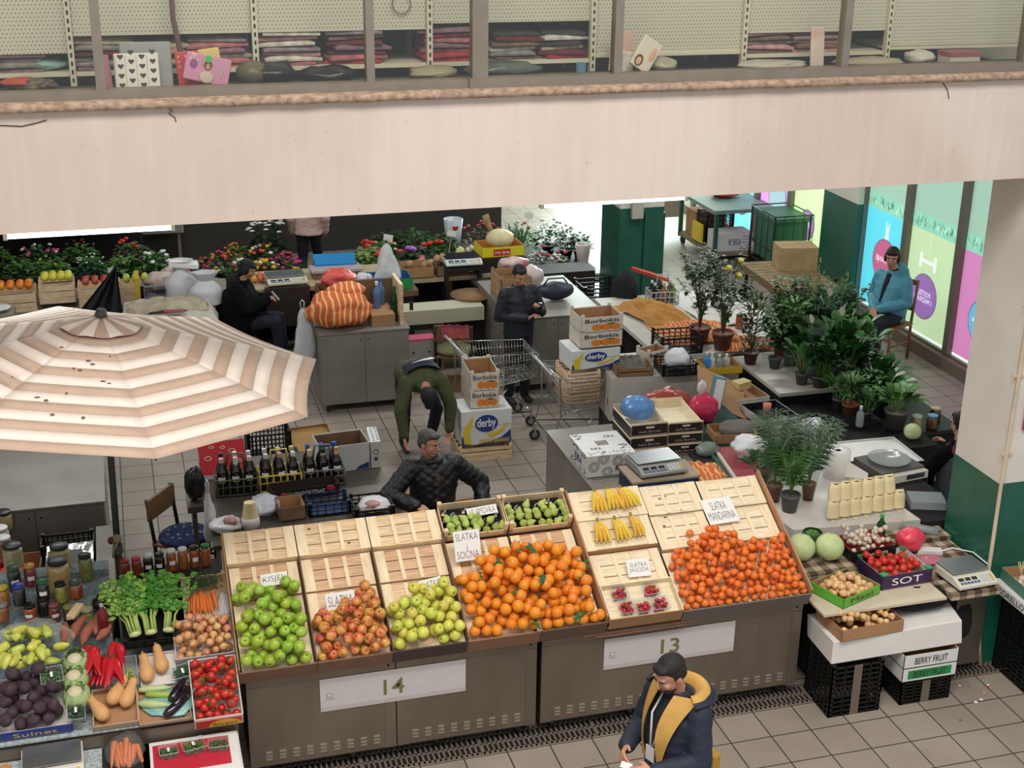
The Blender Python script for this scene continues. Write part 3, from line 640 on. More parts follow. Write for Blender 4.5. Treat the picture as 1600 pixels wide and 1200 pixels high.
def pile(proto,P,r,label,cat,group,frame,tilt=1.0,seed=1):
 rnd=random.Random(seed);first=True
 for x,s,h,rr in P:
  M=frame@Matrix.Translation((x,s,h))@Euler((rnd.uniform(-1.5,1.5)*tilt,rnd.uniform(-1.5,1.5)*tilt,rnd.uniform(0,6.3))).to_matrix().to_4x4()@Matrix.Scale(rr/r,4)
  if first:o=proto;tag(o,label,cat,group);o.matrix_world=M;first=False
  else:dup(proto,M)
def edge(pts):
 def f(x,s):
  for(a,b_),(c,d)in zip(pts[:-1],pts[1:]):
   if a<=x<=c:return s<b_+(d-b_)*(x-a)/(c-a)
  return False
 return f
pile(apple_proto('green_apple',shade_fruit('apple_green','#8cac2c','#a6c04a',.3,.35),.041,'apple'),pack(142,.52,1.035,.0,.75,.041,edge([(.5,.66),(.62,.70),(.8,.64),(1.04,.68)]),.16,3),.041,'glossy green apple in the heap beneath the KISJEL card','apple','green apples in the first bin',MS)
pile(apple_proto('red_apple',shade_fruit('apple_red','#b8442e','#dfa854',.3,.35,16),.038,'apple'),pack(134,1.045,1.57,.0,.6,.038,edge([(1.0,.38),(1.2,.38),(1.35,.44),(1.45,.54),(1.58,.44)]),.155,4),.038,'red and yellow apple in the heap between the green and the yellow apples','apple','red apples in the second bin',MS)
pile(apple_proto('yellow_apple',shade_fruit('apple_yellow','#c6c94a','#dbd560',.3,.4),.041,'apple'),pack(116,1.585,2.11,.0,.56,.041,edge([(1.55,.36),(1.75,.40),(1.95,.48),(2.12,.46)]),.165,5),.041,'greenish yellow apple in the heap beside the oranges','apple','yellow apples in the third bin',MS)
pile(ball_proto('orange',shade_fruit('orange_peel','#e8861f','#ec9226',.42,.12),.043,.96),pack(205,2.125,3.15,.0,.8,.043,edge([(2.1,.52),(2.3,.58),(2.45,.68),(2.62,.74),(2.9,.74),(3.0,.66),(3.16,.58)]),lambda x,s:.12+.1*max(0,1-abs(x-2.6)/.6)*max(0,1-abs(s-.4)/.5),6,sp0=2.1),.043,'large orange in the leafy heap beneath the SLATKA I SOCNA card','orange','oranges in the wide bin',MS)
pile(ball_proto('mandarin',shade_fruit('mandarin_peel','#e3702a','#e87c2c',.4,.1),.0312,.86,n=14),pack(298,3.775,4.80,.0,.72,.0312,edge([(3.7,.47),(3.95,.52),(4.08,.58),(4.15,.66),(4.3,.62),(4.5,.54),(4.8,.5)]),lambda x,s:.095+.09*max(0,1-abs(x-4.2)/.5)*max(0,1-abs(s-.38)/.45),7,sp0=2.2),.0312,'small mandarin in the heap beside the wooden end board','mandarin','mandarins heaped in the corner bin',MS)
mp_=[o for o in COL.objects if o.name=='mandarin'][0]
dup(mp_,SL(4.04,.66,.09),'lone mandarin on the slatted tray above the heap')['group']='lone fruit'
dup(mp_,SL(4.77,.53,.09),'mandarin at the very top of the end board')['group']='lone fruit'
op_=[o for o in COL.objects if o.name=='orange'][0]
dup(op_,SL(3.12,.05,.09),'orange sitting at the front corner by the tall divider board')['group']='lone fruit'
LEAF=mat('citrus_leaf','#2f5a24',.4,rand=.5)
def leaf(q,base,d,ln,w,mt,droop=.2,up=Vector((0,0,1)),n=4,fold=.25):
 d=Vector(d).normalized();sd=d.cross(up)
 if sd.length<.01:sd=Vector((1,0,0))
 sd.normalize();nu=sd.cross(d);base=Vector(base);v=[];f=[]
 for i in range(n+1):
  t=i/n;p=base+d*ln*t-Vector((0,0,1))*droop*ln*t*t;ww=w*(math.sin(PI*min(1,t*.92+.06))**.8)
  v+=[p-sd*ww+nu*ww*fold,p,p+sd*ww+nu*ww*fold]
 for i in range(n):
  a=i*3;f+=[(a,a+1,a+4,a+3),(a+1,a+2,a+5,a+4)]
 q.add(v,f,mt,None,True)
for k,(x,s,h,nm)in enumerate(((2.72,.61,.22,'topmost near the unsigned pears'),(2.62,.66,.2,'at the peak of the orange heap'),(2.26,.45,.19,'right below the price card'),(2.74,.31,.24,'in the middle of the orange heap'),(2.52,.22,.23,'low in the orange heap'),(3.05,.36,.17,'beside the tall divider'),(2.62,.02,.14,'at the front lip'),(2.95,.03,.14,'at the front corner'),(2.44,.56,.17,'behind the price card'),(3.1,.45,.16,'high beside the tall divider'))):
 q=MB();rnd=random.Random(k)
 for i in range(4+k%3):
  a=rnd.uniform(0,2*PI);leaf(q,(0,0,0),(math.cos(a),math.sin(a),.25),.06,.014,LEAF,.3)
 one('orange_leaf_sprig',q,'dark green leaf sprig among the oranges, '+nm,'leaves',M=SL(x,s,h))
for ti,(x0,x1,nm)in enumerate(((2.13,2.63,'with the VILAMOVKA card'),(2.64,3.14,'beside the bananas'))):
 t=T('pear_crate','open wooden tray of green pears '+nm,'crate',M=SL(x0,.90))
 w=x1-x0;d=.285;m=MB();m.box(0,w,0,d,.02,.03,WOOD);m.build('bottom',parent=t)
 m=MB();m.box(0,w,0,.007,.02,.085,WOOD);m.box(0,w,d-.007,d,.02,.12,WOOD);m.box(0,.007,0,d,.02,.11,WOOD);m.box(w-.007,w,0,d,.02,.11,WOOD);m.build('side_board',parent=t)
 m=MB()
 for a in(0,w-.03):
  for c_ in(0,d-.03):m.box(a,a+.03,c_,c_+.03,.02,.15,WOOD)
 m.build('corner_post',parent=t)
 m=MB()
 m.grid(lambda u,v:(.008+u*(w-.016),.008+v*(d-.016),.045+.018*math.sin(u*6*PI)*math.sin(v*4*PI)),36,20,mat('tray_liner','#16161a',.18));m.build('moulded_liner',parent=t)
pp=pear_proto('pear',shade_fruit('pear_green','#a9be5c','#c0cc72',.45,.3),.031)
tag(pp,'green pear lying in the tray with the VILAMOVKA card','pear','pears in the signed tray')
rnd=random.Random(5);first=True;pos=[]
for(n_,s,h,xa,xb)in((7,.935,.075,2.2,2.6),(6,.985,.10,2.2,2.5),(5,1.03,.11,2.19,2.42)):
 for i in range(n_):pos.append((xa+(xb-xa)*i/(n_-1),s,h,0))
for(n_,s,h,xa,xb)in((7,.935,.075,2.69,3.11),(7,.985,.10,2.68,3.1),(7,1.035,.10,2.68,3.1),(4,1.09,.09,2.67,3.1)):
 for i in range(n_):pos.append((xa+(xb-xa)*i/(n_-1),s,h,1))
for x,s,h,w_ in pos:
 M=SL(x+rnd.uniform(-.012,.012),s+rnd.uniform(-.01,.01),h+rnd.uniform(0,.01))@Euler((rnd.uniform(-.9,.1),rnd.uniform(-.5,.5),rnd.uniform(0,6))).to_matrix().to_4x4()
 if first:pp.matrix_world=M;first=False
 else:
  c_=dup(pp,M)
  if w_:c_['label']='green pear lying in the tray beside the bananas';c_['group']='pears in the unsigned tray'
def card(label,st,x,s,h,w,hh,rx,rz=0,tw=.85,th=.6,frame=None,bottom=True):
 M=(frame or MS)@Matrix.Translation((x,s,h))@Euler((R(rx),0,R(rz))).to_matrix().to_4x4()
 m=MB();m.box(-w/2,w/2,-hh/2,hh/2,-.001,.001,PAPER);t=one('price_card',m,label,'sign',M=M)
 text(st,w*tw,hh*th,INK,TR(0,0,.002),parent=t,thick=.0008,off=-.018);return t
card('white handwritten card KISJEL among the green apples','KISJEL',.83,.66,.16,.19,.085,35,3)
card('white handwritten card SLATKA behind the red apples','SLATKA',1.27,.43,.13,.21,.12,35,2)
card('white handwritten card SLATKA tilted behind the yellow apples','SLATKA',1.93,.455,.15,.17,.085,35,9)
card('tall white card SLATKA I SOCNA standing over the oranges','SLATKA\ni\nSOČNA',2.265,.74,.17,.20,.225,40,1,th=.82)
card('white card VILAMOVKA lying among the pears','VILAMOVKA',2.46,1.07,.13,.24,.07,20,4,th=.7)
card('white card SLATKA JAGODA behind the strawberries','SLATKA\nJAGODA',3.53,.40,.10,.18,.135,20,-2)
card('large white sheet SLATKA MANDARINA on the empty trays','SLATKA\nMANDARINA',4.36,.84,.085,.26,.24,2,2,th=.7)
YB=shade_fruit('banana_skin','#d9b02c','#e6c23c',.45,.3)
def banana_hand(label,x,s,n_,rz,h,frame=MS,sc=1):
 t=T('banana_hand',label,'bananas',M=frame@Matrix.Translation((x,s,h))@Matrix.Rotation(R(rz),4,'Z'));
 for k in range(n_):
  a=(k-(n_-1)/2)*.027;m=MB();pts=[]
  for i in range(9):
   u=i/8;pts.append((a*(.4+1.0*u)+.0,.09-u*.2,.03+.035*math.sin(PI*u*.9+.2)))
  ra=[.006,.010,.016,.018,.0185,.0185,.017,.012,.004];v=[]
  for i,p in enumerate(pts):
   for j in range(8):
    b_=2*PI*j/8+.4;v.append((p[0]+ra[i]*math.cos(b_)*sc,p[1],p[2]+ra[i]*math.sin(b_)))
  f=[(i*8+j,i*8+(j+1)%8,(i+1)*8+(j+1)%8,(i+1)*8+j)for i in range(8)for j in range(8)]+[tuple(range(8)),tuple(64+j for j in range(7,-1,-1))]
  m.add(v,f,YB,None,True);m.sph((pts[8][0],pts[8][1],pts[8][2]),.005,mat('banana_tip','#3c2f18',.8),n=6,m=4);m.build('banana',parent=t)
 m=MB();m.cyl((0,.085,.03),(0,.115,.05),.014,mat('banana_stem','#8c8430',.6),r1=.010,n=8);m.cyl((0,.115,.05),(0,.118,.052),.0105,mat('banana_tip','#3c2f18',.8),n=8);m.build('crown',parent=t)
 m=MB();m.sph((.0,-.0,.082),(.008,.008,.003),PAPER,n=8,m=4);m.build('sticker',parent=t)
banana_hand('bunch of yellow bananas on the upper banana tray, nearest the pears',3.38,1.03,4,-3,.10)
banana_hand('bunch of yellow bananas in the middle of the upper banana tray',3.50,1.04,4,4,.105)
banana_hand('bunch of yellow bananas on the upper banana tray, end toward the knotted tray',3.62,1.04,5,12,.10)
banana_hand('bunch of yellow bananas on the lower banana tray, nearest the oranges',3.32,.745,4,-2,.10)
banana_hand('bunch of yellow bananas in the middle of the lower banana tray',3.475,.745,4,6,.10)
banana_hand('bunch of yellow bananas on the lower banana tray, end toward the lone mandarin',3.61,.76,3,5,.10)
t=T('strawberry_crate','cardboard tray holding punnets of strawberries','crate',M=SL(3.185,-.01))
m=MB();m.box(0,.575,0,.30,0,.03,WOOD2);m.build('bottom',parent=t)
m=MB();m.box(0,.575,-.004,.004,-.03,.095,CARD);m.box(0,.575,.295,.303,0,.09,WOOD2);m.box(0,.008,0,.3,0,.095,WOOD2);m.box(.567,.575,0,.3,0,.095,WOOD2);m.build('side_board',parent=t)
SB=shade_fruit('strawberry_red','#b3223a','#c93148',.3,.5,40);CLR=film('clear_punnet','#dfe6e6',.16,.1,.1)
def punnet_mb(w,d,h,mt=CLR):
 m=MB();a=.8
 for(x0,y0,x1,y1)in((-1,-1,1,-1),(1,-1,1,1),(1,1,-1,1),(-1,1,-1,-1)):m.quad((x0*w/2*a,y0*d/2*a,0),(x1*w/2*a,y1*d/2*a,0),(x1*w/2,y1*d/2,h),(x0*w/2,y0*d/2,h),mt)
 m.quad((-w/2*a,-d/2*a,0),(w/2*a,-d/2*a,0),(w/2*a,d/2*a,0),(-w/2*a,d/2*a,0),mt)
 m.tube([(-w/2,-d/2,h),(w/2,-d/2,h),(w/2,d/2,h),(-w/2,d/2,h)],.002,mat('punnet_rim','#d6dcda',.2),n=4,closed=True);return m
sbp=MB();sbp.lathe([(0,-.02),(.006,-.016),(.012,-.004),(.0145,.008),(.012,.016),(.005,.019),(0,.018)],SB,n=10)
sbo=sbp.build('strawberry');q=MB()
for i in range(5):leaf(q,(0,0,.018),(math.cos(i*1.257),math.sin(i*1.257),.2),.014,.004,LEAF,.2,n=2)
q.build('calyx',parent=sbo);tag(sbo,'red strawberry piled in one of the clear punnets','strawberry','strawberries in the punnets');first=True
for k,(x,s,nm)in enumerate(((3.33,.22,'rear punnet nearest the oranges'),(3.58,.22,'rear punnet nearest the mandarins'),(3.35,.09,'front punnet nearest the oranges'),(3.475,.08,'middle front punnet'),(3.61,.085,'front punnet nearest the mandarins'))):
 one('strawberry_punnet',punnet_mb(.125,.115,.055),'clear plastic strawberry punnet, '+nm,'punnet',M=SL(x,s,.032),group='strawberry punnets')
 for(bx,by,bh,_)in pack(17,-.055,.055,-.05,.05,.0145,None,.075,k,base=.035):
  M=SL(x+bx,s+by,bh)@Euler((rnd.uniform(-1.6,1.6),rnd.uniform(-1.6,1.6),rnd.uniform(0,6))).to_matrix().to_4x4()
  if first:sbo.matrix_world=M;first=False
  else:dup(sbo,M)
m=MB();m.box(3.0,3.9,-.02,.2,-.09,-.075,CARDD,M=MS);m.box(3.1,3.8,-.03,.2,-.11,-.095,CARDD,M=MS);one('flat_cardboard',m,'flattened dark cardboard sheets under the strawberry tray','cardboard')
m=MB();m.box(2.95,3.13,.08,.34,.035,.038,PAPER,M=MS);one('paper_sheet',m,'bare white paper patch in the orange bin beside the tall divider','paper')
# left stall: sloping counter
LT=math.atan(.376);ML=Matrix.Translation((0,8.1,.80))@Matrix.Rotation(LT,4,'X')
def LL(x,s,h=0,rz=0):return ML@Matrix.Translation((x,s,h))@Matrix.Rotation(R(rz),4,'Z')
NEWS=mat('newspaper','#a9b4b6',.85,var=.3,scale=40)
m=MB();m.box(-3.4,.47,8.12,9.25,.1,.78,STEEL2);m.box(-3.4,.47,8.10,8.12,.12,.76,STEEL);one('market_counter',m,'steel counter below the vegetables beside counter 14','counter')
m=MB();m.box(-3.4,.47,8.1,9.25,.785,.80,NEWS);one('newspaper_sheet',m,'newspaper sheets spread over the vegetable counter','newspaper')
for k in range(4):
 y0=9.0+(k-0)*.17;z=.92+k*.085
m=MB()
for k in range(5):
 y0=8.88+k*.15;z=1.045+k*.055
 m.box(-3.0,-.31,y0,y0+(.15 if k<4 else.14),.80,z,mat('riser_news','#8f9da3',.85,var=.25,scale=30))
one('stepped_riser',m,'stepped stand wrapped in newspaper that carries the preserve jars','stand')
m=MB();m.box(-.13,.47,9.28,9.5,.1,1.235,mat('riser_black','#26221f',.7));one('shelf_riser',m,'dark riser carrying the row of jars behind the celery','stand')
def crate_black(name,label,M,w,d,h,group=None,cols=None,rows=4,mt=BLACKP,wall=.008,rim=None):
 """ventilated plastic crate, open at the top, origin at a bottom corner"""
 t=T(name,label,'crate',M=M,group=group);m=MB()
 m.box(0,w,0,d,0,.006,mt);m.build('bottom',parent=t)
 m=MB();cols=cols or max(3,int(w/.07));cd=max(3,int(d/.07))
 for k in range(rows+1):
  z=k*(h-.016)/rows;th=.016 if k in(0,rows)else.010
  m.box(0,w,0,wall,z,z+th,mt);m.box(0,w,d-wall,d,z,z+th,mt);m.box(0,wall,0,d,z,z+th,mt);m.box(w-wall,w,0,d,z,z+th,mt)
 for k in range(cols+1):
  x=k*(w-.01)/cols;m.box(x,x+.01,0,wall,0,h,mt);m.box(x,x+.01,d-wall,d,0,h,mt)
 for k in range(cd+1):
  y=k*(d-.01)/cd;m.box(0,wall,y,y+.01,0,h,mt);m.box(w-wall,w,y,y+.01,0,h,mt)
 for a in(0,w-.03):
  for b_ in(0,d-.03):m.box(a,a+.03,b_,b_+.03,0,h+.02,mt)
 m.build('lattice_side',parent=t)
 if rim:
  m=MB();m.box(w*.42,w*.58,-.002,0,0,h,rim);m.build('tape_strip',parent=t)
 return t
def tray(name,label,M,w,d,h,mt,inner=None,words=None,wc=PAPER,group=None,th=.005,corners=None,band=None,side_words=None,hsid=None):
 t=T(name,label,'box',M=M,group=group);inner=inner or CARD
 m=MB();m.box(0,w,0,d,0,th,inner);m.build('bottom',parent=t)
 m=MB();m.box(0,w,0,th,0,h,mt);m.box(0,w,d-th,d,0,h,mt);m.box(0,th,0,d,0,h,mt);m.box(w-th,w,0,d,0,h,mt)
 m.box(th,w-th,th,th*1.6,th,h*.99,inner);m.box(th,w-th,d-th*1.6,d-th,th,h*.99,inner);m.box(th,th*1.6,th,d-th,th,h*.99,inner);m.box(w-th*1.6,w-th,th,d-th,th,h*.99,inner)
 sd=m.build('side_wall',parent=t)
 if corners:
  m=MB()
  for a in(0,w-.05):
   for b_ in(0,d-.05):m.box(a,a+.05,b_,b_+.05,h,h+.012,corners)
  m.build('corner_flap',parent=t)
 if band:
  m=MB();m.box(w*.1,w*.9,-.0015,0,h*.2,h*.85,band);m.build('printed_band',parent=sd)
 if words:text(words,w*.6,h*.5,wc,TR(w/2,-.003,h/2,rx=90),parent=sd)
 if side_words:text(side_words,d*.6,h*.45,wc,TR(-.003,d/2,h/2,rx=90,rz=-90),parent=sd)
 return t
crate_black('plastic_crate','low black plastic crate holding the celery bunches',LL(-.24,.64,.0),.37,.52,.07,rows=2)
CEL=mat('celery_stalk','#9db45a',.4,var=.2,scale=6);CELW=mat('celery_base','#cfd39a',.4);CELL=mat('celery_leaf','#4f8a2e',.45,rand=.5,var=.25,scale=30);CELL2=mat('celery_leaf_pale','#86b14a',.45,var=.25,scale=30)
for k,(x,rz,nm,lf)in enumerate(((-.15,12,'paler bunch nearest the umbrella pole',CELL2),(-.045,4,'middle bunch with thin dark stalks',CELL),(.075,-10,'thick bunch beside the carrots',CELL))):
 t=T('celery_bunch','green celery, '+nm,'celery',M=LL(x,.70,.06,rz)@Matrix.Rotation(R(8),4,'X'));rnd=random.Random(k+2)
 m=MB();ends=[]
 for i in range(13):
  a=rnd.uniform(-1,1);hh=rnd.uniform(0,.035);sp_=a*(.11+.03*rnd.random());ln=rnd.uniform(.26,.38)
  p=[(a*.035,0,hh),(a*.04,.12,hh+.01),(sp_*.7,.22,hh+.02),(sp_,ln,hh+.03+rnd.random()*.03)]
  m.tube(p,.0095,CEL,n=6,r1=.004);ends.append(p[-1]);ends.append(p[-2])
 m.build('stalk',parent=t);m=MB();m.sph((0,.005,.02),(.045,.02,.025),CELW,n=10,m=6);m.build('root_base',parent=t)
 m=MB()
 for e in ends:
  for i in range(13):
   a=rnd.uniform(0,2*PI);d_=(math.cos(a),math.sin(a)*.8+.5,rnd.uniform(-.1,.9));b_=(e[0]+rnd.uniform(-.04,.04),e[1]+rnd.uniform(-.06,.07),e[2]+rnd.uniform(0,.03))
   leaf(m,b_,d_,rnd.uniform(.03,.055),.016,lf,.3,n=3)
 m.build('leaves',parent=t)
t=T('carrot_crate','wooden crate with a bunch of carrots, next to the celery','crate',M=LL(.19,.80));w,d=.32,.36
m=MB();m.box(0,w,0,d,0,.008,WOOD);m.build('bottom',parent=t);m=MB()
m.box(0,w,d-.008,d,0,.09,WOOD);m.box(0,.008,0,d,0,.07,WOOD);m.box(w-.008,w,0,d,0,.07,WOOD);m.build('side_board',parent=t);m=MB()
m.box(0,.03,d-.03,d,0,.12,WOOD);m.box(w-.03,w,d-.03,d,0,.12,WOOD);m.build('corner_post',parent=t)
one('plastic_bag',crumple(.34,.12,.05,film('white_film','#e6e6ea',.75),5,.5),'white crinkled bag under the carrots','bag',M=LL(.36,.82,.005))
one('plastic_bag',crumple(.09,.22,.07,film('white_film','#e6e6ea',.75),8,.5),'white plastic bag end beside the green apples','bag',M=LL(.475,.90,.01))
CAR=mat('carrot_skin','#dd7a3c',.5,var=.1,scale=20)
cb=T('carrot_bunch','bunch of orange carrots with feathery green tops in the wooden crate','carrots',M=LL(.345,.97,.06));rnd=random.Random(4)
def carrot_mb(ln,r):
 m=MB();pr=[(0,0),(r*.5,.003),(r,.012),(r*.95,ln*.3),(r*.75,ln*.65),(r*.4,ln*.9),(r*.12,ln),(0,ln*1.03)]
 m.lathe([(a,b_)for a,b_ in pr],CAR,n=9,wob=.04,M=Matrix.Rotation(R(90),4,'X'));return m
for i in range(13):
 o=carrot_mb(rnd.uniform(.17,.21),rnd.uniform(.014,.019)).build('carrot',parent=cb);a=(i-6)/6
 if i>8:a=rnd.uniform(-.8,.8)
 o.location=(a*.095,.02+rnd.uniform(-.01,.02),rnd.uniform(0,.02)+(.02 if i>8 else 0));o.rotation_euler=(R(-4),0,a*.16)
m=MB()
for i in range(150):
 a=rnd.uniform(-1.2,1.2);b_=Vector((rnd.uniform(-.1,.1),.03+rnd.random()*.05,.02+rnd.random()*.04));e=b_+Vector((a*.05,rnd.uniform(.02,.10),rnd.uniform(-.01,.04)))
 m.tube([b_,(b_+e)/2+Vector((0,0,.01)),e],.0011,mat('carrot_top','#2c4a1d',.6,var=.3,scale=40),n=3)
 for k in range(4):leaf(m,e,(rnd.uniform(-1,1),rnd.uniform(-.3,1),rnd.uniform(-.2,.6)),.018,.003,mat('carrot_top','#2c4a1d',.6),n=2)
m.build('green_top',parent=cb)
tray('onion_tray','white cardboard tray heaped with brown onions below the carrots',LL(.10,.44),.42,.34,.07,mat('tray_lilac','#b9aeb2',.7),inner=WHITEC)
def onion_proto(nm,mt,r):
 m=MB();m.lathe([(0,-.85*r),(.2*r,-.9*r),(.7*r,-.65*r),(1.*r,-.1*r),(.9*r,.4*r),(.5*r,.78*r),(.16*r,1.0*r),(.08*r,1.35*r),(0,1.4*r)],mt,n=12);return m.build(nm)
ONI=shade_fruit('onion_skin','#c98a5c','#dca878',.3,.4,18)
pile(onion_proto('onion',ONI,.031),pack(84,.105,.515,.445,.775,.031,None,.15,11,base=.01),.031,'brown onion in the white tray beneath the carrots','onion','brown onions on the left stall',ML)
t=tray('tomato_box','red and yellow printed box of vine tomatoes on the left stall',LL(.18,-.10,.0),.32,.50,.10,mat('box_red_white','#d9cfc6',.6),inner=WHITEC)
m=MB();m.box(.01,.31,-.002,0,.006,.08,mat('print_red','#c0392f',.5));m.build('red_print',parent=t);m=MB();m.prism([(.10,.006)]+[(.2+.11*math.cos(a),.006+.065*math.sin(a))for a in[PI*k/10 for k in range(10,-1,-1)]],.002,.004,mat('print_yellow','#e0a52e',.5),M=Matrix.Rotation(R(90),4,'X'));m.build('yellow_print',parent=t)
text('frueat',.16,.032,mat('print_green','#3e6a2a',.5),TR(.2,-.006,.032,rx=90),parent=t)
def tomato_proto(nm,r):
 o=ball_proto(nm,shade_fruit('tomato_skin','#bf2a22','#cf3a2a',.2,.08),r,.88);q=MB()
 for i in range(5):leaf(q,(0,0,r*.86),(math.cos(i*1.257),math.sin(i*1.257),.05),r*.7,r*.14,LEAF,.25,n=3)
 q.cyl((0,0,r*.8),(r*.2,0,r*1.3),r*.06,mat('vine_green','#5a6a34',.7),n=5);q.build('calyx',parent=o);return o
pile(tomato_proto('tomato',.031),pack(72,.19,.49,-.09,.39,.031,edge([(.1,.30),(.3,.40),(.5,.38)]),.15,12,base=.03),.031,'red tomato with green calyx in the red and yellow box','tomato','tomatoes on the left stall',ML)
m=MB()
for k in range(9):
 x,s=.22+(k%3)*.1,.02+(k//3)*.11;m.tube([(x,s,.13),(x+.04,s+.03,.145),(x+.07,s+.08,.13)],.003,mat('vine_green','#5a6a34',.7),n=5)
one('tomato_vine',m,'thin green vines threading over the tomatoes in the red and yellow box','vine',M=ML)
def elongated(nm,mt,prof,n=14,bend=0,extra=None):
 m=MB();m.lathe(prof,mt,n=n,M=Matrix.Rotation(R(90),4,'Y'))
 if bend:m.v=[(x,y+bend*(x*6)**2*.04,z)for x,y,z in m.v]
 return m
AUB=mat('aubergine_skin','#1c1322',.12,coat=.5)
for k,(x,s,rz,h)in enumerate(((.09,.20,58,.05),(.11,.13,52,.055),(.07,.07,38,.05))):
 m=elongated('a',AUB,[(0,-.10),(.018,-.095),(.033,-.06),(.034,0),(.026,.06),(.017,.10),(.012,.115),(0,.117)]);t=T('aubergine','shiny dark purple aubergine, %s from the tomatoes'%('topmost, nearest to the herb punnet','middle one in the pile','lowest one on the blue bag')[k],'aubergine',M=LL(x,s,h,rz),group='aubergines on the left stall');m.build('body',parent=t)
 q=MB();q.cyl((.10,0,0),(.15,.005,.0),.010,mat('aub_stem','#3c4a2e',.7),r1=.005,n=7);q.sph((.105,0,0),(.018,.018,.018),mat('aub_stem','#3c4a2e',.7),n=8,m=5);q.build('stem',parent=t)
ZUC=mat('zucchini_skin','#a9bd73',.45,var=.1,scale=12)
for k,(x,s,rz,h,c_)in enumerate(((-.06,.245,-4,.045,'#b7c78a'),(-.02,.185,-12,.05,'#9ab34e'),(-.07,.115,-14,.05,'#b4c48a'))):
 m=elongated('z',mat('zucchini_%d'%k,c_,.45,var=.08,scale=14),[(0,-.10),(.015,-.095),(.023+.004*(k==2),-.06),(.024+.006*(k==2),0),(.022,.06),(.014,.09),(.008,.10),(.007,.115),(0,.116)]);one('zucchini',m,'pale green zucchini, '+('topmost under the butternut squashes','thin darker one in the middle','thick pale one at the front')[k],'zucchini',M=LL(x,s,h,rz),group='pale zucchini on the left stall')
one('plastic_bag',crumple(.34,.22,.045,film('aqua_film','#8cc4bd',.8),6,.55),'turquoise crinkled bag spread under the aubergines','bag',M=LL(.03,.13,.0,-8))
BUT=mat('butternut_skin','#d9a46c',.55,var=.06,scale=10)
bprof=[(0,-.085),(.02,-.083),(.045,-.06),(.05,-.03),(.043,.01),(.032,.05),(.030,.09),(.024,.112),(0,.12)]
for k,(x,s,rz,h,nm)in enumerate(((-.10,.40,95,.06,'standing left of the taller one near the celery crate'),(.0,.46,98,.065,'tallest one leaning by the onion tray'),(-.30,.24,62,.07,'leaning on the red peppers, front pair'),(-.225,.215,70,.06,'right one of the front pair, beside the zucchini'),(-.42,.13,118,.06,'lying in front of the red peppers'),(-1.13,.36,105,.12,'cut off by the beets at the end of the stall'))):
 t=T('butternut_squash','tan butternut squash '+nm,'squash',M=LL(x,s,h,rz));m=elongated('b',BUT,[(a,b_*1.15)for a,b_ in bprof]);m.build('body',parent=t)
 q=MB();q.cyl((.135,0,0),(.158,.003,.003),.009,mat('squash_stem','#a08a5a',.8),r1=.007,n=6);q.build('stem',parent=t)
tray('squash_tray','grey cardboard tray under the pair of butternut squashes',LL(-.14,.28),.24,.28,.03,mat('tray_grey','#c3c2c6',.7),inner=WHITEC)
tray('low_tray','cardboard tray edge with dark leaves in front of the squashes',LL(-.46,.0),.29,.30,.05,mat('tray_bare','#b5a28e',.8))
tray('low_tray','low cardboard tray carrying the turquoise bag and zucchini',LL(-.17,-.02),.34,.28,.03,mat('tray_bare','#b5a28e',.8))
def herb_box(label,M,w,d,h,leafc='#3f6a2c',col='herbs',lid=False,sticker=True,cat='punnet',name='herb_punnet'):
 t=T(name,label,cat,M=M);mb=punnet_mb(w,d,h);mb.build('plastic_tub',parent=t);rnd=random.Random(int(w*1e4+h*1e5));q=MB();mt=mat('herb_'+leafc[1:],leafc,.6,var=.3,scale=40)
 for i in range(130):leaf(q,(rnd.uniform(-.4,.4)*w,rnd.uniform(-.4,.4)*d,rnd.uniform(.1,.8)*h),(rnd.uniform(-1,1),rnd.uniform(-1,1),rnd.uniform(-.2,.7)),.022,.006,mt,n=2)
 q.build('leaves',parent=t)
 if sticker:q=MB();q.box(-.008,.008,-.02,.022,h,h+.002,PAPER);q.build('label_sticker',parent=t)
 return t
herb_box('clear lidded punnet of dark greens between butternut squash and onions',LL(.14,.335,.03,10),.15,.11,.05,'#2c5236')
herb_box('clear punnet of chopped greens resting on the beets',LL(-.70,.36,.16,4),.14,.13,.04,'#4a6b44')
herb_box('upright clear box of dark leaves in front of the cauliflowers',LL(-.56,.10,.05,0),.115,.15,.08,'#27452a')
t=T('pepper_punnet','clear tub of small pale green chillies between peppers and squash','punnet',M=LL(-.20,.40,.03,0));punnet_mb(.085,.24,.05).build('plastic_tub',parent=t);rnd=random.Random(9);q=MB()
for i in range(14):
 x,y,z=rnd.uniform(-.028,.028),rnd.uniform(-.1,.03),rnd.uniform(.01,.045);a=rnd.uniform(1,2.2);q.tube([(x,y,z),(x+.02*math.cos(a),y+.03*math.sin(a),z+.005),(x+.03*math.cos(a),y+.06*math.sin(a),z)],.007,mat('chilli_green','#9db440',.4),n=6,r1=.002)
q.build('chillies',parent=t)
RP=shade_fruit('red_pepper','#b01626','#c42630',.18,.06);rnd=random.Random(12)
def pepper_proto():
 m=MB();m.lathe([(0,-.01),(.014,-.012),(.032,.0),(.037,.03),(.034,.08),(.022,.13),(.013,.18),(.004,.215),(0,.22)],RP,n=12,wob=.12,M=Matrix.Rotation(R(90),4,'X'));o=m.build('red_pepper');q=MB();q.tube([(0,0,0),(0,.03,.0),(.012,.05,.004)],.005,LEAF,n=6);q.sph((0,.008,0),(.014,.006,.014),LEAF,n=8,m=4);q.build('stem',parent=o);return o
rp=pepper_proto();tag(rp,'long pointed red pepper in the pile between cauliflower and squash','pepper','red pointed peppers');first=True
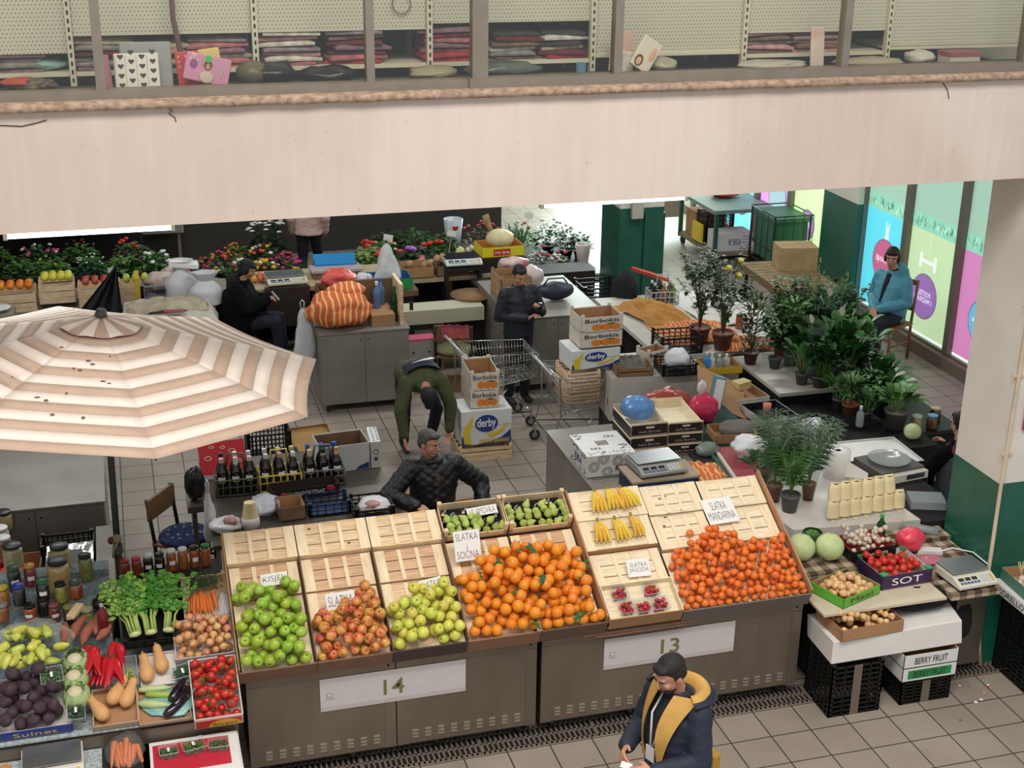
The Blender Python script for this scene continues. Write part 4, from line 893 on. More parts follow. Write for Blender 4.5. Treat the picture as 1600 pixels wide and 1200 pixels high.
for k in range(24):
 x=-.50+.22*((k*.618)%1)+(.02 if k>8 else 0);s=.44+.24*((k*.37)%1);M=LL(x,s,.04+.03*(k%4),rnd.uniform(-22,22))@Matrix.Rotation(rnd.uniform(0,6),4,'Y')
 if first:rp.matrix_world=M;first=False
 else:dup(rp,M)
CAUW=mat('cauliflower_curd','#d9cfae',.8,bump=1,scale=60);CAUL=mat('cauliflower_leaf','#a9c084',.5,var=.15,scale=12)
for k,(x,s,nm)in enumerate(((-.555,.52,'topmost of the column of three'),(-.565,.38,'middle of the column of three'),(-.56,.245,'lowest of the column of three'))):
 t=T('cauliflower','cream cauliflower wrapped in pale leaves, '+nm,'cauliflower',M=LL(x,s,.09));m=MB();rnd=random.Random(k)
 for i in range(40):
  a=rnd.uniform(0,6.3);q_=rnd.random()**.5*.05;m.sph((q_*math.cos(a),q_*math.sin(a),.045-q_*.5),.014,CAUW,n=7,m=5)
 m.sph((0,0,0),(.07,.07,.06),CAUW,n=14,m=8);m.build('curd',parent=t);m=MB()
 for i in range(14):
  a=i*2.399;rr=.05+.012*(i%3)
  def f(u,v,a=a,rr=rr):b_=a+(u-.5)*1.5;e=-.6+v*1.5;q_=rr+.022+.008*math.sin(u*14+i)*v;return(q_*math.cos(e*.9)*math.cos(b_),q_*math.cos(e*.9)*math.sin(b_),q_*math.sin(e)*.95)
  m.grid(f,6,5,CAUL)
 m.build('leaf_wrapper',parent=t)
PP=shade_fruit('pale_pepper','#c1c84a','#cfd466',.3,.4);m=MB();m.lathe([(0,.0),(.012,-.005),(.028,.005),(.032,.03),(.027,.07),(.015,.10),(.004,.112),(0,.112)],PP,n=11,wob=.12,M=Matrix.Rotation(R(90),4,'X'));po=m.build('pale_pepper');q=MB();q.tube([(0,0,0),(0,.02,.0),(.01,.035,0)],.004,LEAF,n=5);q.build('stem',parent=po);tag(po,'pale yellow green pepper inside the clear bag on the left stall','pepper','pale peppers in the bag')
P=pack(26,-1.05,-.64,.55,.85,.034,lambda x,s:((x+.84)/.2)**2+((s-.7)/.16)**2<1,.2,3,base=.02);rnd=random.Random(3);first=True
for x,s,h,rr in P:
 M=LL(x,s,h,rnd.uniform(0,360))@Euler((rnd.uniform(-.4,.4),rnd.uniform(0,6),0)).to_matrix().to_4x4()
 if first:po.matrix_world=M;first=False
 else:dup(po,M)
q=MB()
def bagf(u,v):
 a=u*2*PI;r_=(.17+.07*v+.02*noise.noise(Vector((math.cos(a)*3,math.sin(a)*3,v*4))));return(r_*1.2*math.cos(a),r_*.9*math.sin(a),.01+.11*v+.03*noise.noise(Vector((math.cos(a)*4,math.sin(a)*4,v*3+5))))
q.grid(bagf,48,6,film('clear_bag','#e2e6e4',.3,.15,.8,30));one('plastic_bag',q,'open clear bag full of pale peppers','bag',M=LL(-.84,.70))
SPM=mat('sweet_potato_skin','#a4604a',.75,var=.15,scale=16)
for k,(x,s,rz,ln,nm)in enumerate(((-.62,.83,80,.09,'small one against the pepper bag'),(-.54,.85,62,.13,'long one in the middle of the left group'),(-.47,.80,68,.12,'right one of the left group'),(-.40,.88,82,.11,'tall one behind the red peppers'),(-.34,.90,110,.10,'one leaning by the umbrella pole'),(-.36,.79,55,.09,'short one just above the red peppers'))):
 m=elongated('s',SPM,[(0,-ln),(.012,-ln*.92),(.032,-ln*.4),(.035,.0),(.03,ln*.45),(.012,ln*.9),(0,ln)],n=12);m.v=[(a,b_+.008*math.sin(a*25+k),c_)for a,b_,c_ in m.v];one('sweet_potato',m,'reddish brown sweet potato, '+nm,'sweet potato',M=LL(x,s,.05,rz),group='sweet potatoes on the left stall')
tray('beet_box','blue printed cardboard box of dark beets',LL(-1.05,.03),.46,.44,.08,mat('print_blue','#2b3f8e',.5),inner=WHITEC,words='Sulnet',wc=mat('print_gold','#d9c06a',.5))
pile(ball_proto('beet',mat('beet_skin','#43303a',.75,var=.25,scale=20),.045,.9,dot='#7a6250'),pack(46,-1.04,-.61,.045,.52,.045,edge([(-1.1,.5),(-.8,.52),(-.6,.42)]),.16,14,base=.02),.045,'dark purple beet in the blue printed box','beet','beets on the left stall',ML)
def scale(label,x,y,z,rz=0,w=.36,d=.34,plate='#9a9c9b',body='#d8d3c4',M=None,name='market_scale',panel_dark=False):
 t=T(name,label,'scale',(x,y,z),(0,0,R(rz)))if M is None else T(name,label,'scale',M=M)
 bm=mat('scale_body'+body[1:],body,.45);m=MB();m.prism([(-w/2,.02),(-w/2,.075),(-w/2+.03,.075),(w/2,.075),(w/2,.02)],0,.01,bm);m.v=[];m.f=[];m.mi=[];m.sm=[];m.mats=[]
 v=[(-w/2,-d/2,.02),(w/2,-d/2,.02),(w/2,d/2,.02),(-w/2,d/2,.02),(-w/2,-d/2,.045),(w/2,-d/2,.045),(w/2,-d/2+.10,.085),(-w/2,-d/2+.10,.085),(w/2,d/2,.085),(-w/2,d/2,.085)]
 m.add(v,[(0,3,2,1),(0,1,5,4),(4,5,6,7),(7,6,8,9),(2,3,9,8),(1,2,8,6,5),(3,0,4,7,9)],bm);m.build('body',parent=t,bevel=.004)
 m=MB();m.box(-w/2+.01,w/2-.01,-d/2+.115,d/2-.005,.098,.106,mat('plate'+plate[1:],plate,.3,.75,var=.08,scale=5));m.build('weighing_plate',parent=t,bevel=.003)
 PM=Matrix.Translation((0,-d/2,.047))@Matrix.Rotation(math.atan2(.04,.10),4,'X');m=MB()
 for k in range(3):m.box(-w*.42+k*w*.17,-w*.42+k*w*.17+w*.13,.055,.085,.0,.002,mat('lcd','#2c322c',.2),M=PM)
 m.build('display',parent=t);m=MB()
 for i in range(5):
  for j in range(4):m.box(w*.12+i*w*.066,w*.12+i*w*.066+w*.05,.018+j*.019,.032+j*.019,0,.002,mat('key_white','#c9cbc8',.5)if i<4 else mat('key_yellow','#d3a940',.5),M=PM)
 for i in range(6):m.box(-w*.42+i*w*.085,-w*.42+i*w*.085+w*.065,.022,.042,0,.002,mat('key_blue','#4a5f95',.5),M=PM)
 m.build('keypad',parent=t);m=MB()
 for a in(-1,1):
  for b_ in(-1,1):m.cyl((a*(w/2-.03),b_*(d/2-.03),0),(a*(w/2-.03),b_*(d/2-.03),.02),.016,BLACKP,n=10)
 m.build('foot',parent=t);return t
m=MB();m.box(-1.1,-.42,7.72,8.08,.1,.66,mat('front_box','#4c4a48',.8));m.box(-1.12,-.40,7.70,8.09,.66,.675,NEWS);one('front_ledge',m,'low ledge with newspaper that the front scale stands on','stand')
scale('cream and grey market scale in the near corner of the left stall',-.72,7.90,.675,2,.38,.36)
m=MB();m.lathe([(0,0),(.035,0),(.038,.02),(.038,.08),(.028,.10),(.028,.11),(0,.11)],mat('honey_dark','#3d2513',.2),n=14);o=one('preserve_jar',m,'small dark jar with orange lid beside the near scale','jar',(-1.0,7.86,.675));q=MB();q.cyl((0,0,.105),(0,0,.125),.033,mat('lid_orange','#c98a4a',.5),n=16);q.build('lid',parent=o)
t=T('carrot_bag','clear bag of carrots hanging over the counter edge between scale and foam box','carrots',(-.27,7.98,.70));rnd=random.Random(8)
for i in range(14):
 o=carrot_mb(.2,.018).build('carrot',parent=t);o.location=(rnd.uniform(-.08,.08),.0+rnd.uniform(-.02,.05),.02+rnd.random()*.07);o.rotation_euler=(R(25),0,rnd.uniform(-.25,.25))
crumple(.24,.34,.15,film('clear_thin','#e8eaea',.07,.12,.8,30),15,.4,q=(q:=MB()));ob=q.build('bag_film',parent=t);ob.location=(0,-.07,-.02)
m=MB();m.box(-.42,-.12,7.72,8.08,.1,.68,mat('front_box_dark','#262322',.8));one('front_ledge',m,'dark box under the bagged carrots','stand')
t=T('foam_box','white foam box lid with a red sheet and three herb punnets on it','box',(-.17,7.60,.40));m=MB();m.box(0,.62,0,.46,0,.28,FOAM);m.box(-.01,.63,-.01,.47,.23,.27,FOAM);m.build('box_body',parent=t,bevel=.008);m=MB();m.box(.61,.632,.2,.22,.12,.19,BLACK);m.build('hand_hole',parent=t)
m=MB();m.box(-.20,.48,7.62,8.05,.1,.40,mat('front_box_dark','#262322',.8));one('front_ledge',m,'dark crate under the white foam box','stand')
m=MB();m.box(.07,.56,.1,.41,0,.003,mat('red_sheet','#c02a3c',.5));o=one('red_sheet',m,'bright red sheet lying on the white foam box','sheet',(-.17,7.60,.681))
herb_box('square clear punnet of herbs on the red sheet, nearest the bagged carrots',TR(.0,7.88,.684,rz=3),.12,.10,.045,'#47683a')
herb_box('largest clear punnet of chopped herbs in the middle of the red sheet',TR(.16,7.90,.684,rz=12),.15,.13,.05,'#4b7a38')
herb_box('clear punnet of herbs with no label on the red sheet',TR(.32,7.88,.684,rz=-3),.13,.12,.05,'#4d6b3e',sticker=False)
# preserve jars
JG=glassm('jar_glass',(.95,.97,.96),.08)
def jar(label,x,y,z,r,h,fill,lid,lab=False,cloth=False,lump=None,cat='jar',group=None,lidh=.018,level=.86):
 t=T('preserve_jar',label,cat,(x,y,z),(0,0,random.uniform(-.3,.3)),group=group)
 m=MB();m.lathe([(0,.004),(r*.9,.004),(r*.94,.02),(r*.94,h*level*.9),(r*.8,h*level),(0,h*level)],mat('fill'+fill[1:],fill,.3,var=.22,scale=45)if not lump else mat('fill'+fill[1:],fill,.4,col2=lump,scale=30),n=18);m.build('contents',parent=t)
 m=MB();m.lathe([(0,0),(r*.92,0),(r,.012),(r,h*.8),(r*.93,h*.88),(r*.78,h*.94),(r*.78,h)],JG,n=18);m.build('glass',parent=t)
 m=MB();lm=mat('lid'+lid[1:],lid,.35);rl=r*.84;m.lathe([(rl,h-lidh*.6),(rl*1.03,h-lidh*.6),(rl*1.03,h+lidh*.4),(rl*.93,h+lidh*.55),(0,h+lidh*.5)],lm,n=20);m.build('lid',parent=t)
 if lab:m=MB();m.grid(lambda u,v:((r+.001)*math.sin((u-.5)*1.1),-(r+.001)*math.cos((u-.5)*1.1),h*(.38+.2*v)),6,1,PAPER);m.build('paper_label',parent=t)
 return t
row=[(-.205,'#8a3c1e','#a23a3a','behind the pole, brick red with a patterned lid',0,.14),(-.10,'#8e3d20','#b23a44','brick red with a pink red lid',0,.145),(.005,'#15110f','#cfcfd2','black with a white lid',1,.155),(.11,'#120f0d','#1b1b1b','black with a black lid',1,.15),(.205,'#a85a24','#d9d9d9','orange with a white lid and label',1,.165),(.295,'#a4642c','#d6d3cf','orange with a white lid, no label',0,.165),(.385,'#a3521f','#191919','orange with a black lid',1,.165),(.45,'#a65a2a','#1f6a3c','orange with a green lid',0,.165)]
for i,(x,f_,l_,nm,lb,h)in enumerate(row):
 xx=-.19+i*.083;jar('jar '+nm+', behind the celery',xx,9.36+.006*i,1.237,.038,h,f_,l_,lab=lb)
m=MB();m.box(-.02,.47,9.1,9.26,.80,1.11,mat('riser_black','#26221f',.7));one('shelf_riser',m,'dark lower riser in front of the jar row','stand')
for i,(x,f_,l_,nm)in enumerate(((.10,'#171210','#c9a86a','black low jar with a straw coloured lid'),(.20,'#241a17','#3a3230','black low jar with a dark lid'),(.30,'#7c2f28','#c9b0b0','red low jar with a checked cloth lid'),(.40,'#8a3328','#c8a0a0','red low jar with a pink checked lid'))):
 jar(nm+' half hidden under the jar row',x,9.19,1.112,.042,.085,f_,l_)
def zs(y):
 k=max(0,min(4,int((y-8.88)/.15)));return 1.045+k*.055
J=[(18,852,9.45,.075,.17,'#9c8f63','#bdb58a','#151412',0,'large jar of pale pickles with a black patterned lid at the frame edge'),(92,853,9.45,.078,.18,'#b39a52','#cbb56c','#151412',0,'large jar of yellow peppers with a black patterned lid'),(95,911,9.20,.06,.13,'#a3906a','#b8a77c','#191715',0,'squat jar of pale beans with a black lid behind the rose jar'),(132,868,9.3,.052,.20,'#6f7236','#8c8f4c','#171614',0,'tall jar of olive green cucumbers with a black lid'),(20,888,9.20,.048,.18,'#1c1517',None,'#1d5236',1,'black jar with a dark green lid and a white label'),(3,918,9.05,.045,.15,'#b0702e','#c48a3c','#c3b52e',0,'amber jar with a bright yellow lid at the frame edge'),(45,884,9.15,.045,.16,'#94414a',None,'#cf9b35',1,'rose coloured jar with a golden lid'),(28,915,9.0,.046,.15,'#17131a',None,'#2a3f9a',0,'black jar with a royal blue lid'),(65,908,9.0,.046,.15,'#181413',None,'#1d6e44',1,'black jar with a bright green lid and label'),(93,912,8.99,.042,.15,'#8d8434','#b0a64e','#181715',0,'tall jar of yellow green pickled peppers'),(117,909,9.03,.048,.13,'#8c3d20',None,'#3f4a3c',0,'brick red jar with a dark grey lid under the soap bar'),(46,946,8.9,.046,.12,'#a3481e',None,'#151413',1,'bright orange red jar with a black lid in the front row'),(66,935,8.95,.046,.13,'#1a1316',None,'#171415',0,'dark jar with a dark lid in the front row'),(83,945,8.86,.044,.13,'#7a3b2c',None,'#8b5058',1,'brown red jar with a pinkish lid in the front row'),(107,948,8.86,.044,.13,'#201312',None,'#8c8448',1,'black cherry jar with an olive lid in the front row'),(135,952,8.88,.055,.12,'#95924e','#a9a768','#b5b28c',0,'wide jar of pale cucumbers under the soap bar'),(2,945,8.9,.046,.13,'#9b5a34',None,'#8c8c88',0,'orange brown jar at the frame edge, front row')]
for(px,py,y,r_,h,f_,lump,l_,lb,nm)in J:
 z=zs(y)if y>8.88 else.80+(y-8.1)*.376
 zt=z+h;x,yy=W(px,py,zt);yy=max(8.92,min(9.52,yy))if y>8.88 else yy;z=zs(yy)if yy>8.88 else.80+(yy-8.1)*.376;x,yy2=W(px,py,z+h)
 jar(nm,x,yy2,z,r_,h,f_,l_,lab=lb,lump=lump)
x,y=W(90,880,1.42);t=jar('very large jar of orange pickled cabbage with a black patterned lid',x,9.33,1.21,.082,.24,'#c39a58','#151412',lump='#d5b27a')
m=MB();m.box(-.03,.03,-.075,.075,0,.035,mat('soap_cream','#d8c094',.4));one('soap_bar',m,'long cream block lying on the front jars','block',(-.54,8.93,1.235),(R(8),0,R(-28)),bevel=.008)
t=T('juice_bottle','plastic bottle of dark red juice with a pale cap beside the pole','bottle',(-.36,8.84,1.08));m=MB();m.lathe([(0,0),(.036,0),(.038,.02),(.035,.08),(.038,.12),(.037,.17),(.025,.2),(.013,.225),(.013,.235),(0,.235)],mat('juice_red','#6d1c2a',.15),n=16,M=Matrix.Identity(4));m.build('body',parent=t);m=MB();m.cyl((0,0,.233),(0,0,.25),.015,mat('cap_grey','#a9aab0',.4),n=12);m.build('cap',parent=t)
m=MB();m.lathe([(0,0),(.05,0),(.055,.03),(.05,.05),(.02,.06),(.015,.09),(0,.09)],BLACKP,n=16);one('pot_lid',m,'black round pot lid with a knob behind the juice bottle','lid',(-.38,9.12,1.16))
# umbrella
def umbrella():
 cx,cy,zr,RR,ph,hh=-.226,9.45,2.81,1.583,-1.373,.387;tilt=(.096,.003)
 n=Vector((tilt[0],tilt[1],1)).normalized();e1=Vector((0,1,0)).cross(n).normalized();e2=n.cross(e1)
 M=Matrix(((e1.x,e2.x,n.x,cx),(e1.y,e2.y,n.y,cy),(e1.z,e2.z,n.z,zr),(0,0,0,1)))
 t=T('market_umbrella','big striped beige and cream market umbrella over the left stall','umbrella',(cx,cy,0))
 A=mat('canvas_beige','#c9ae99',.85,var=.04,scale=8);B=mat('canvas_cream','#f8e8dc',.85,var=.03,scale=8)
 Ml=Matrix.Translation((-cx,-cy,0))@M;m=MB();NB=13
 rings=[.155+(1-.155)*i/NB for i in range(NB+1)]
 for k in range(8):
  a0=ph+k*PI/4;a1=a0+PI/4
  for i in range(NB):
   mt=A if i%2==0 else B
   def f(u,v,i=i,a0=a0,a1=a1):
    q=rings[i]+(rings[i+1]-rings[i])*v;p0=Vector((math.cos(a0),math.sin(a0)));p1=Vector((math.cos(a1),math.sin(a1)))
    p=(p0*(1-u)+p1*u)*RR*q;sag=math.sin(PI*u)*q
    p=p*(1-.02*math.sin(PI*u)*q*q);z=hh*(1-q)*(1+.12*q)-.015*sag*q
    return(p.x,p.y,z)
   m.grid(f,8,1,mt,M=Ml)
 ob=m.build('canopy',parent=t);sd=ob.modifiers.new('thick','SOLIDIFY');sd.thickness=.003
 m=MB()
 for k in range(8):
  for i in range(2):
   if i%2==0:mt=B
   else:mt=A
   a=ph+k*PI/4
   def f(u,v,k=k,i=i):
    uu=(i+u)/2;a_=ph+(k+uu)*PI/4;q=(.02+.155*v)*(1-.04*math.sin(PI*uu));return(RR*q*math.cos(a_),RR*q*math.sin(a_),hh*(1-q)+.028-.006*v+.004*math.sin(uu*PI*2)*v)
   m.grid(f,6,5,mt,M=Ml)
 v=m.build('vent_cap',parent=t);v.modifiers.new('thick','SOLIDIFY').thickness=.003
 m=MB();m.cyl((0,0,hh+.03),(0,0,hh+.075),.045,mat('cap_dark','#4c4a45',.4),r1=.03,n=16,M=Ml);m.build('top_knob',parent=t)
 DK=mat('pole_black','#1b1b1c',.4)
 for k in range(8):
  a=ph+k*PI/4;m=MB();m.tube([(0,0,hh-.03),(RR*.99*math.cos(a),RR*.99*math.sin(a),-.012)],.007,DK,n=5,M=Ml);m.tube([(0,0,hh-.45),(RR*.5*math.cos(a),RR*.5*math.sin(a),hh*.5-.02)],.006,DK,n=5,M=Ml);m.build('rib',parent=t)
 m=MB();m.tube([(0,0,.02),(0,0,1.6),(hh*.09,0,zr+hh)],.024,DK,n=12);m.tube([(0,0,.02),(0,0,1.42)],.029,DK,n=12);m.build('pole',parent=t)
 m=MB();m.cyl((0,0,1.40),(0,0,1.47),.036,mat('clamp_grey','#4a4a4a',.5),n=14);m.sph((.0,-.03,1.53),(.035,.03,.035),mat('rag_tan','#8d7a62',.9),nz=.4);m.sph((-.045,-.03,1.52),(.022,.022,.03),mat('knob_maroon','#4b1d20',.4));m.tube([(0,-.03,1.5),(-.03,-.035,1.45),(-.035,-.03,1.38)],.012,mat('rag_tan','#8d7a62',.9),n=6);m.build('clamp',parent=t)
 m=MB();m.cyl((0,0,0),(0,0,.08),.2,DK,n=24);m.build('base',parent=t)
 m=MB();rnd=random.Random(3);DS=mat('bird_dirt','#6e5a48',.9)
 for k in range(22):
  a=rnd.uniform(-2.6,-1.3);q=rnd.uniform(.25,.75);
  z=hh*(1-q)*(1+.12*q)-.045*q+.012;m.sph((RR*q*math.cos(a),RR*q*math.sin(a),z),(.008+.012*rnd.random(),.012,.004),DS,n=7,m=4,M=Ml,nz=.5,seed=k)
 m.build('dirt_spots',parent=t)
umbrella()
# box and crate builders
def wcrate(name,label,M,w,d,h,wood=WOOD,slats=3,group=None,cat='crate',bottom=True):
 t=T(name,label,cat,M=M,group=group);m=MB()
 if bottom:m.box(0,w,0,d,.0,.008,wood);m.build('bottom',parent=t)
 m=MB();g=h/slats
 for k in range(slats):
  a=k*g+.004;b_=(k+1)*g-.012
  m.box(0,w,0,.008,a,b_,wood);m.box(0,w,d-.008,d,a,b_,wood);m.box(0,.008,0,d,a,b_,wood);m.box(w-.008,w,0,d,a,b_,wood)
 m.build('side_slats',parent=t);m=MB()
 for a in(.008,w-.033):
  for b_ in(.008,d-.033):m.box(a,a+.025,b_,b_+.025,0,h+.012,wood)
 m.build('corner_post',parent=t);return t
def prism_print(parent,pts,y,mt,name='print',M=None):
 q=MB();q.add([(x,y,z)for x,z in pts],[tuple(range(len(pts)))],mt,M);return q.build(name,parent=parent)
def ell(cx,cz,a,b_,n=24,s=0,e=2*PI):return[(cx+a*math.cos(s+(e-s)*k/n),cz+b_*math.sin(s+(e-s)*k/n))for k in range(n if abs(e-s-2*PI)<.01 else n+1)]
NAVY=mat('print_navy','#24407e',.5);YEL=mat('print_banana','#e3c52e',.5)
def derby(label,M,w=.52,d=.38,h=.24,words=True):
 t=T('banana_box',label,'box',M=M);m=MB();BW=mat('box_white','#dcdcd8',.6,var=.03)
 m.box(0,w,0,d,0,h*.55,BW);m.box(-.004,w+.004,-.004,d+.004,h*.55,h,BW);b_=m.build('box_body',parent=t,bevel=.004)
 prism_print(b_,[(w*.3,.004),(w-.004,.004),(w-.004,h*.4),(w*.8,h*.18),(w*.55,h*.08)],-.006,NAVY,'blue_print');prism_print(b_,[(.004,.004),(.1,.004),(.004,h*.3)],-.006,NAVY,'blue_corner')
 cr=[(.03+.10*math.cos(a)*.9+.07,.03+h*.42+.20*h*2*math.sin(a)*.5)for a in[R(q)for q in range(70,236,12)]]
 prism_print(b_,[(w*.22,h*.92),(w*.17,h*.72),(w*.08,h*.58),(w*.03,h*.35),(w*.06,h*.05),(w*.2,h*.03),(w*.16,h*.28),(w*.185,h*.5),(w*.235,h*.74)],-.0065,YEL,'banana_print')
 prism_print(b_,[(w*.5,h*.3),(w*.75,h*.38),(w*.92,h*.62),(w*.84,h*.36),(w*.6,h*.2)],-.0062,YEL,'swoosh_print')
 prism_print(b_,ell(w*.5,h*.62,w*.23,h*.25),-.0066,NAVY,'oval_print')
 text('derby',w*.38,h*.33,PAPER,TR(w*.5,-.008,h*.61,rx=90),parent=b_,off=.02)
 if words:text('PREMIUM BANANAS',w*.6,h*.12,YEL,TR(w*.66,-.008,h*.1,rx=90),parent=b_,off=.02)
 for k in range(3):
  q=MB();q.box(w*.72,w*.92,.05+k*.03,.06+k*.03,h,h+.001,mat('print_grey','#5c5c60',.6));q.build('text_line',parent=b_)
 return t
def borb(label,M,w=.30,d=.46,h=.17,group=None):
 t=T('orange_box',label,'box',M=M,group=group);PB=mat('box_plank_print','#d6ccbd',.7,var=.12,scale=4,sc3=(1,8,16));th=.006
 m=MB();m.box(0,w,0,d,0,th,CARD);m.box(0,w,0,th,0,h,PB);m.box(0,w,d-th,d,0,h,PB);m.box(0,th,0,d,0,h,PB);m.box(w-th,w,0,d,0,h,PB);m.box(th,w-th,th,th*1.5,0,h-.01,CARD);m.box(th,w-th,d-th*1.5,d-th,0,h-.01,CARD);m.box(th,th*1.5,th,d-th,0,h-.01,CARD);m.box(w-th*1.5,w-th,th,d-th,0,h-.01,CARD)
 for a in(0,w-.04):m.box(a,a+.04,0,.02,h,h+.03,PB);m.box(a,a+.04,d-.02,d,h,h+.03,PB)
 b_=m.build('box_body',parent=t);O=mat('print_orange','#e0832c',.5)
 text('Borbokis',w*.82,h*.26,INK,TR(w*.5,-.003,h*.76,rx=90),parent=b_,off=.01)
 for cx in(.38,.6,.82):prism_print(b_,ell(w*cx,h*.32,w*.13,h*.22),-.002,O,'fruit_print')
 prism_print(b_,ell(w*.72,h*.52,w*.1,h*.05),-.0025,mat('print_leafgreen','#47613a',.6),'leaf_print')
 return t
def patterned(label,M,w,d,h):
 t=T('fruit_box',label,'box',M=M);m=MB();BW=mat('box_white','#dcdcd8',.6,var=.03);m.box(0,w,0,d,0,h,BW);b_=m.build('box_body',parent=t,bevel=.003);q=MB();rnd=random.Random(4);K=mat('print_black','#1c2026',.5)
 for(cx,cz)in((.07,.1),(.2,.04),(.3,.14),(.4,.05),(.16,.17),(.44,.15)):
  if cx>w-.03:continue
  for k in range(13):
   a=k*2*PI/13;r0,r1=.014,.055;da=.09
   pts=[(cx+r0*math.cos(a-da),cz+r0*math.sin(a-da)),(cx+r1*math.cos(a-da),cz+r1*math.sin(a-da)),(cx+r1*math.cos(a+da),cz+r1*math.sin(a+da)),(cx+r0*math.cos(a+da),cz+r0*math.sin(a+da))]
   pts=[(min(w-.004,max(.004,x)),min(h-.004,max(.004,z)))for x,z in pts]
   q.add([(x,-.001,z)for x,z in pts],[(0,1,2,3)],K)
 for k in range(60):
  x,y=rnd.choice([(rnd.uniform(.01,w-.05),rnd.uniform(.01,.08)),(rnd.uniform(.01,.09),rnd.uniform(d-.13,d-.02)),(rnd.uniform(w-.12,w-.03),rnd.uniform(.1,.2))]);q.box(x,x+.025,y,y+.007,h,h+.001,K)
 for k in range(40):y=rnd.uniform(.02,d-.1);z=rnd.choice([rnd.uniform(.01,.05),rnd.uniform(h-.05,h-.01)]);q.box(-.001,0,y,y+.03,z,z+.008,K)
 q.build('black_pattern',parent=b_);text('KIKA',.2,.07,mat('print_kblue','#3c5a78',.5),TR(-.002,d*.45,h*.5,rx=90,rz=-90),parent=b_,off=.02);text('KIKA',.15,.06,INK,TR(w*.75,-.003,h*.35,rx=90),parent=b_,off=.02)
 for(x,y,wd)in((w*.3,d*.3,.1),(w*.75,d*.78,.1)):text('KIKA',wd,.05,mat('print_kblue','#3c5a78',.5),TR(x,y,h+.001),parent=b_,off=.02)
 q=MB();q.box(w*.38,w*.62,d*.42,d*.62,h,h+.001,mat('box_opening','#8d8378',.8,var=.4,scale=30));q.build('top_opening',parent=b_);return t
 # behind counter 14: table with bottles
def steel_cab(label,x0,x1,y0,y1,z1,split=True,wheels=True,name='steel_cabinet',rz=0):
 t=T(name,label,'cabinet',(x0,y0,0),(0,0,R(rz)));w=x1-x0;d=y1-y0;STC=mat('cabinet_steel','#8f8981',.45,.35,var=.1,scale=3);m=MB();m.box(0,w,.012,d,.11,z1-.02,STC);m.build('body',parent=t)
 n=2 if split else 1
 for k in range(n):
  q=MB();q.box(k*w/n+.003,(k+1)*w/n-.003,0,.014,.11,z1-.03,STC);dd=q.build('door',parent=t);q=MB();xx=w/n-.05 if k==0 else w/n+.05;q.cyl((xx,-.008,z1-.1),(xx,0,z1-.1),.008,BLACK,n=8);q.build('lock',parent=dd)
 q=MB();q.box(-.01,w+.01,-.01,d+.01,z1-.02,z1,STC);wt=q.build('worktop',parent=t)
 if wheels:
  for a in(.08,w-.08):
   for b_ in(.08,d-.08):q=MB();q.cyl((a-.015,b_,.04),(a+.015,b_,.04),.04,BLACKP,n=12);q.box(a-.02,a+.02,b_-.02,b_+.02,.04,.11,ALU);q.build('caster',parent=t)
 return t
m=MB();m.box(.50,2.12,10.35,12.1,.86,.90,STEEL2)
for a in(.54,2.08):
 for b_ in(10.4,12.05):m.cyl((a,b_,0),(a,b_,.86),.02,ALU,n=8)
one('work_table',m,'steel table behind counter 14 loaded with bottles and bags','table')
WINE=mat('wine_glass_dark','#1a0d12',.08,coat=.6)
def bottle(label,x,y,z,cap='#c9c9cc',glass=WINE,h=.31,r=.038,lab=True,group='dark wine bottles in carriers',name='wine_bottle',pk=None,collar=None):
 t=T(name,label,'bottle',(x,y,z),(0,0,random.uniform(-.4,.4)),group=group);m=MB();m.lathe([(0,0),(r*.92,0),(r,.01),(r,h*.58),(r*.85,h*.66),(r*.38,h*.78),(r*.36,h*.93),(0,h*.93)],glass,n=16);m.build('body',parent=t)
 m=MB();m.cyl((0,0,h*.88),(0,0,h),r*.42,mat('cap'+cap[1:],cap,.35),n=12);m.build('cap',parent=t)
 if collar:m=MB();m.lathe([(r*.41,h*.78),(r*.41,h*.9)],mat('collar'+collar[1:],collar,.5),n=12);m.build('neck_foil',parent=t)
 if lab:m=MB();m.grid(lambda u,v:((r+.001)*math.sin((u-.5)*1.3),-(r+.001)*math.cos((u-.5)*1.3),h*(.36+.15*v)),6,1,PAPER);m.build('paper_label',parent=t)
 return t
def carrier(label,M,w,d,h,col,n=3,handle=True):
 t=T('bottle_carrier',label,'bottle carrier',M=M);mt=mat('carrier'+col[1:],col,.45);m=MB();
 for zz in(.006,h*.55,h):
  m.tube([(0,0,zz),(w,0,zz),(w,d,zz),(0,d,zz)],.009,mt,n=6,closed=True);m.tube([(0,d/2,zz),(w,d/2,zz)],.005,mt,n=6)
  for k in range(1,n):m.tube([(w*k/n,0,zz),(w*k/n,d,zz)],.004,mt,n=6)
 for k in range(n*2+1):
  x=w*k/(n*2)
  for y in(0,d):m.tube([(x,y,0),(x,y,h)],.007,mt,n=5)
 for k in range(5):
  for x in(0,w):m.tube([(x,d*k/4,0),(x,d*k/4,h)],.004,mt,n=5)
 m.build('basket',parent=t)
 if handle:m=MB();m.tube([(w*.25,d/2,h),(w*.32,d/2,h+.20),(w*.68,d/2,h+.20),(w*.75,d/2,h)],.010,mt,n=8);m.build('handle',parent=t)
 return t
bx=[(.60,'#4e5a34','olive green',0),(.985,'#d8c25a','yellow',5),(1.375,'#6d6e6e','grey',10)]
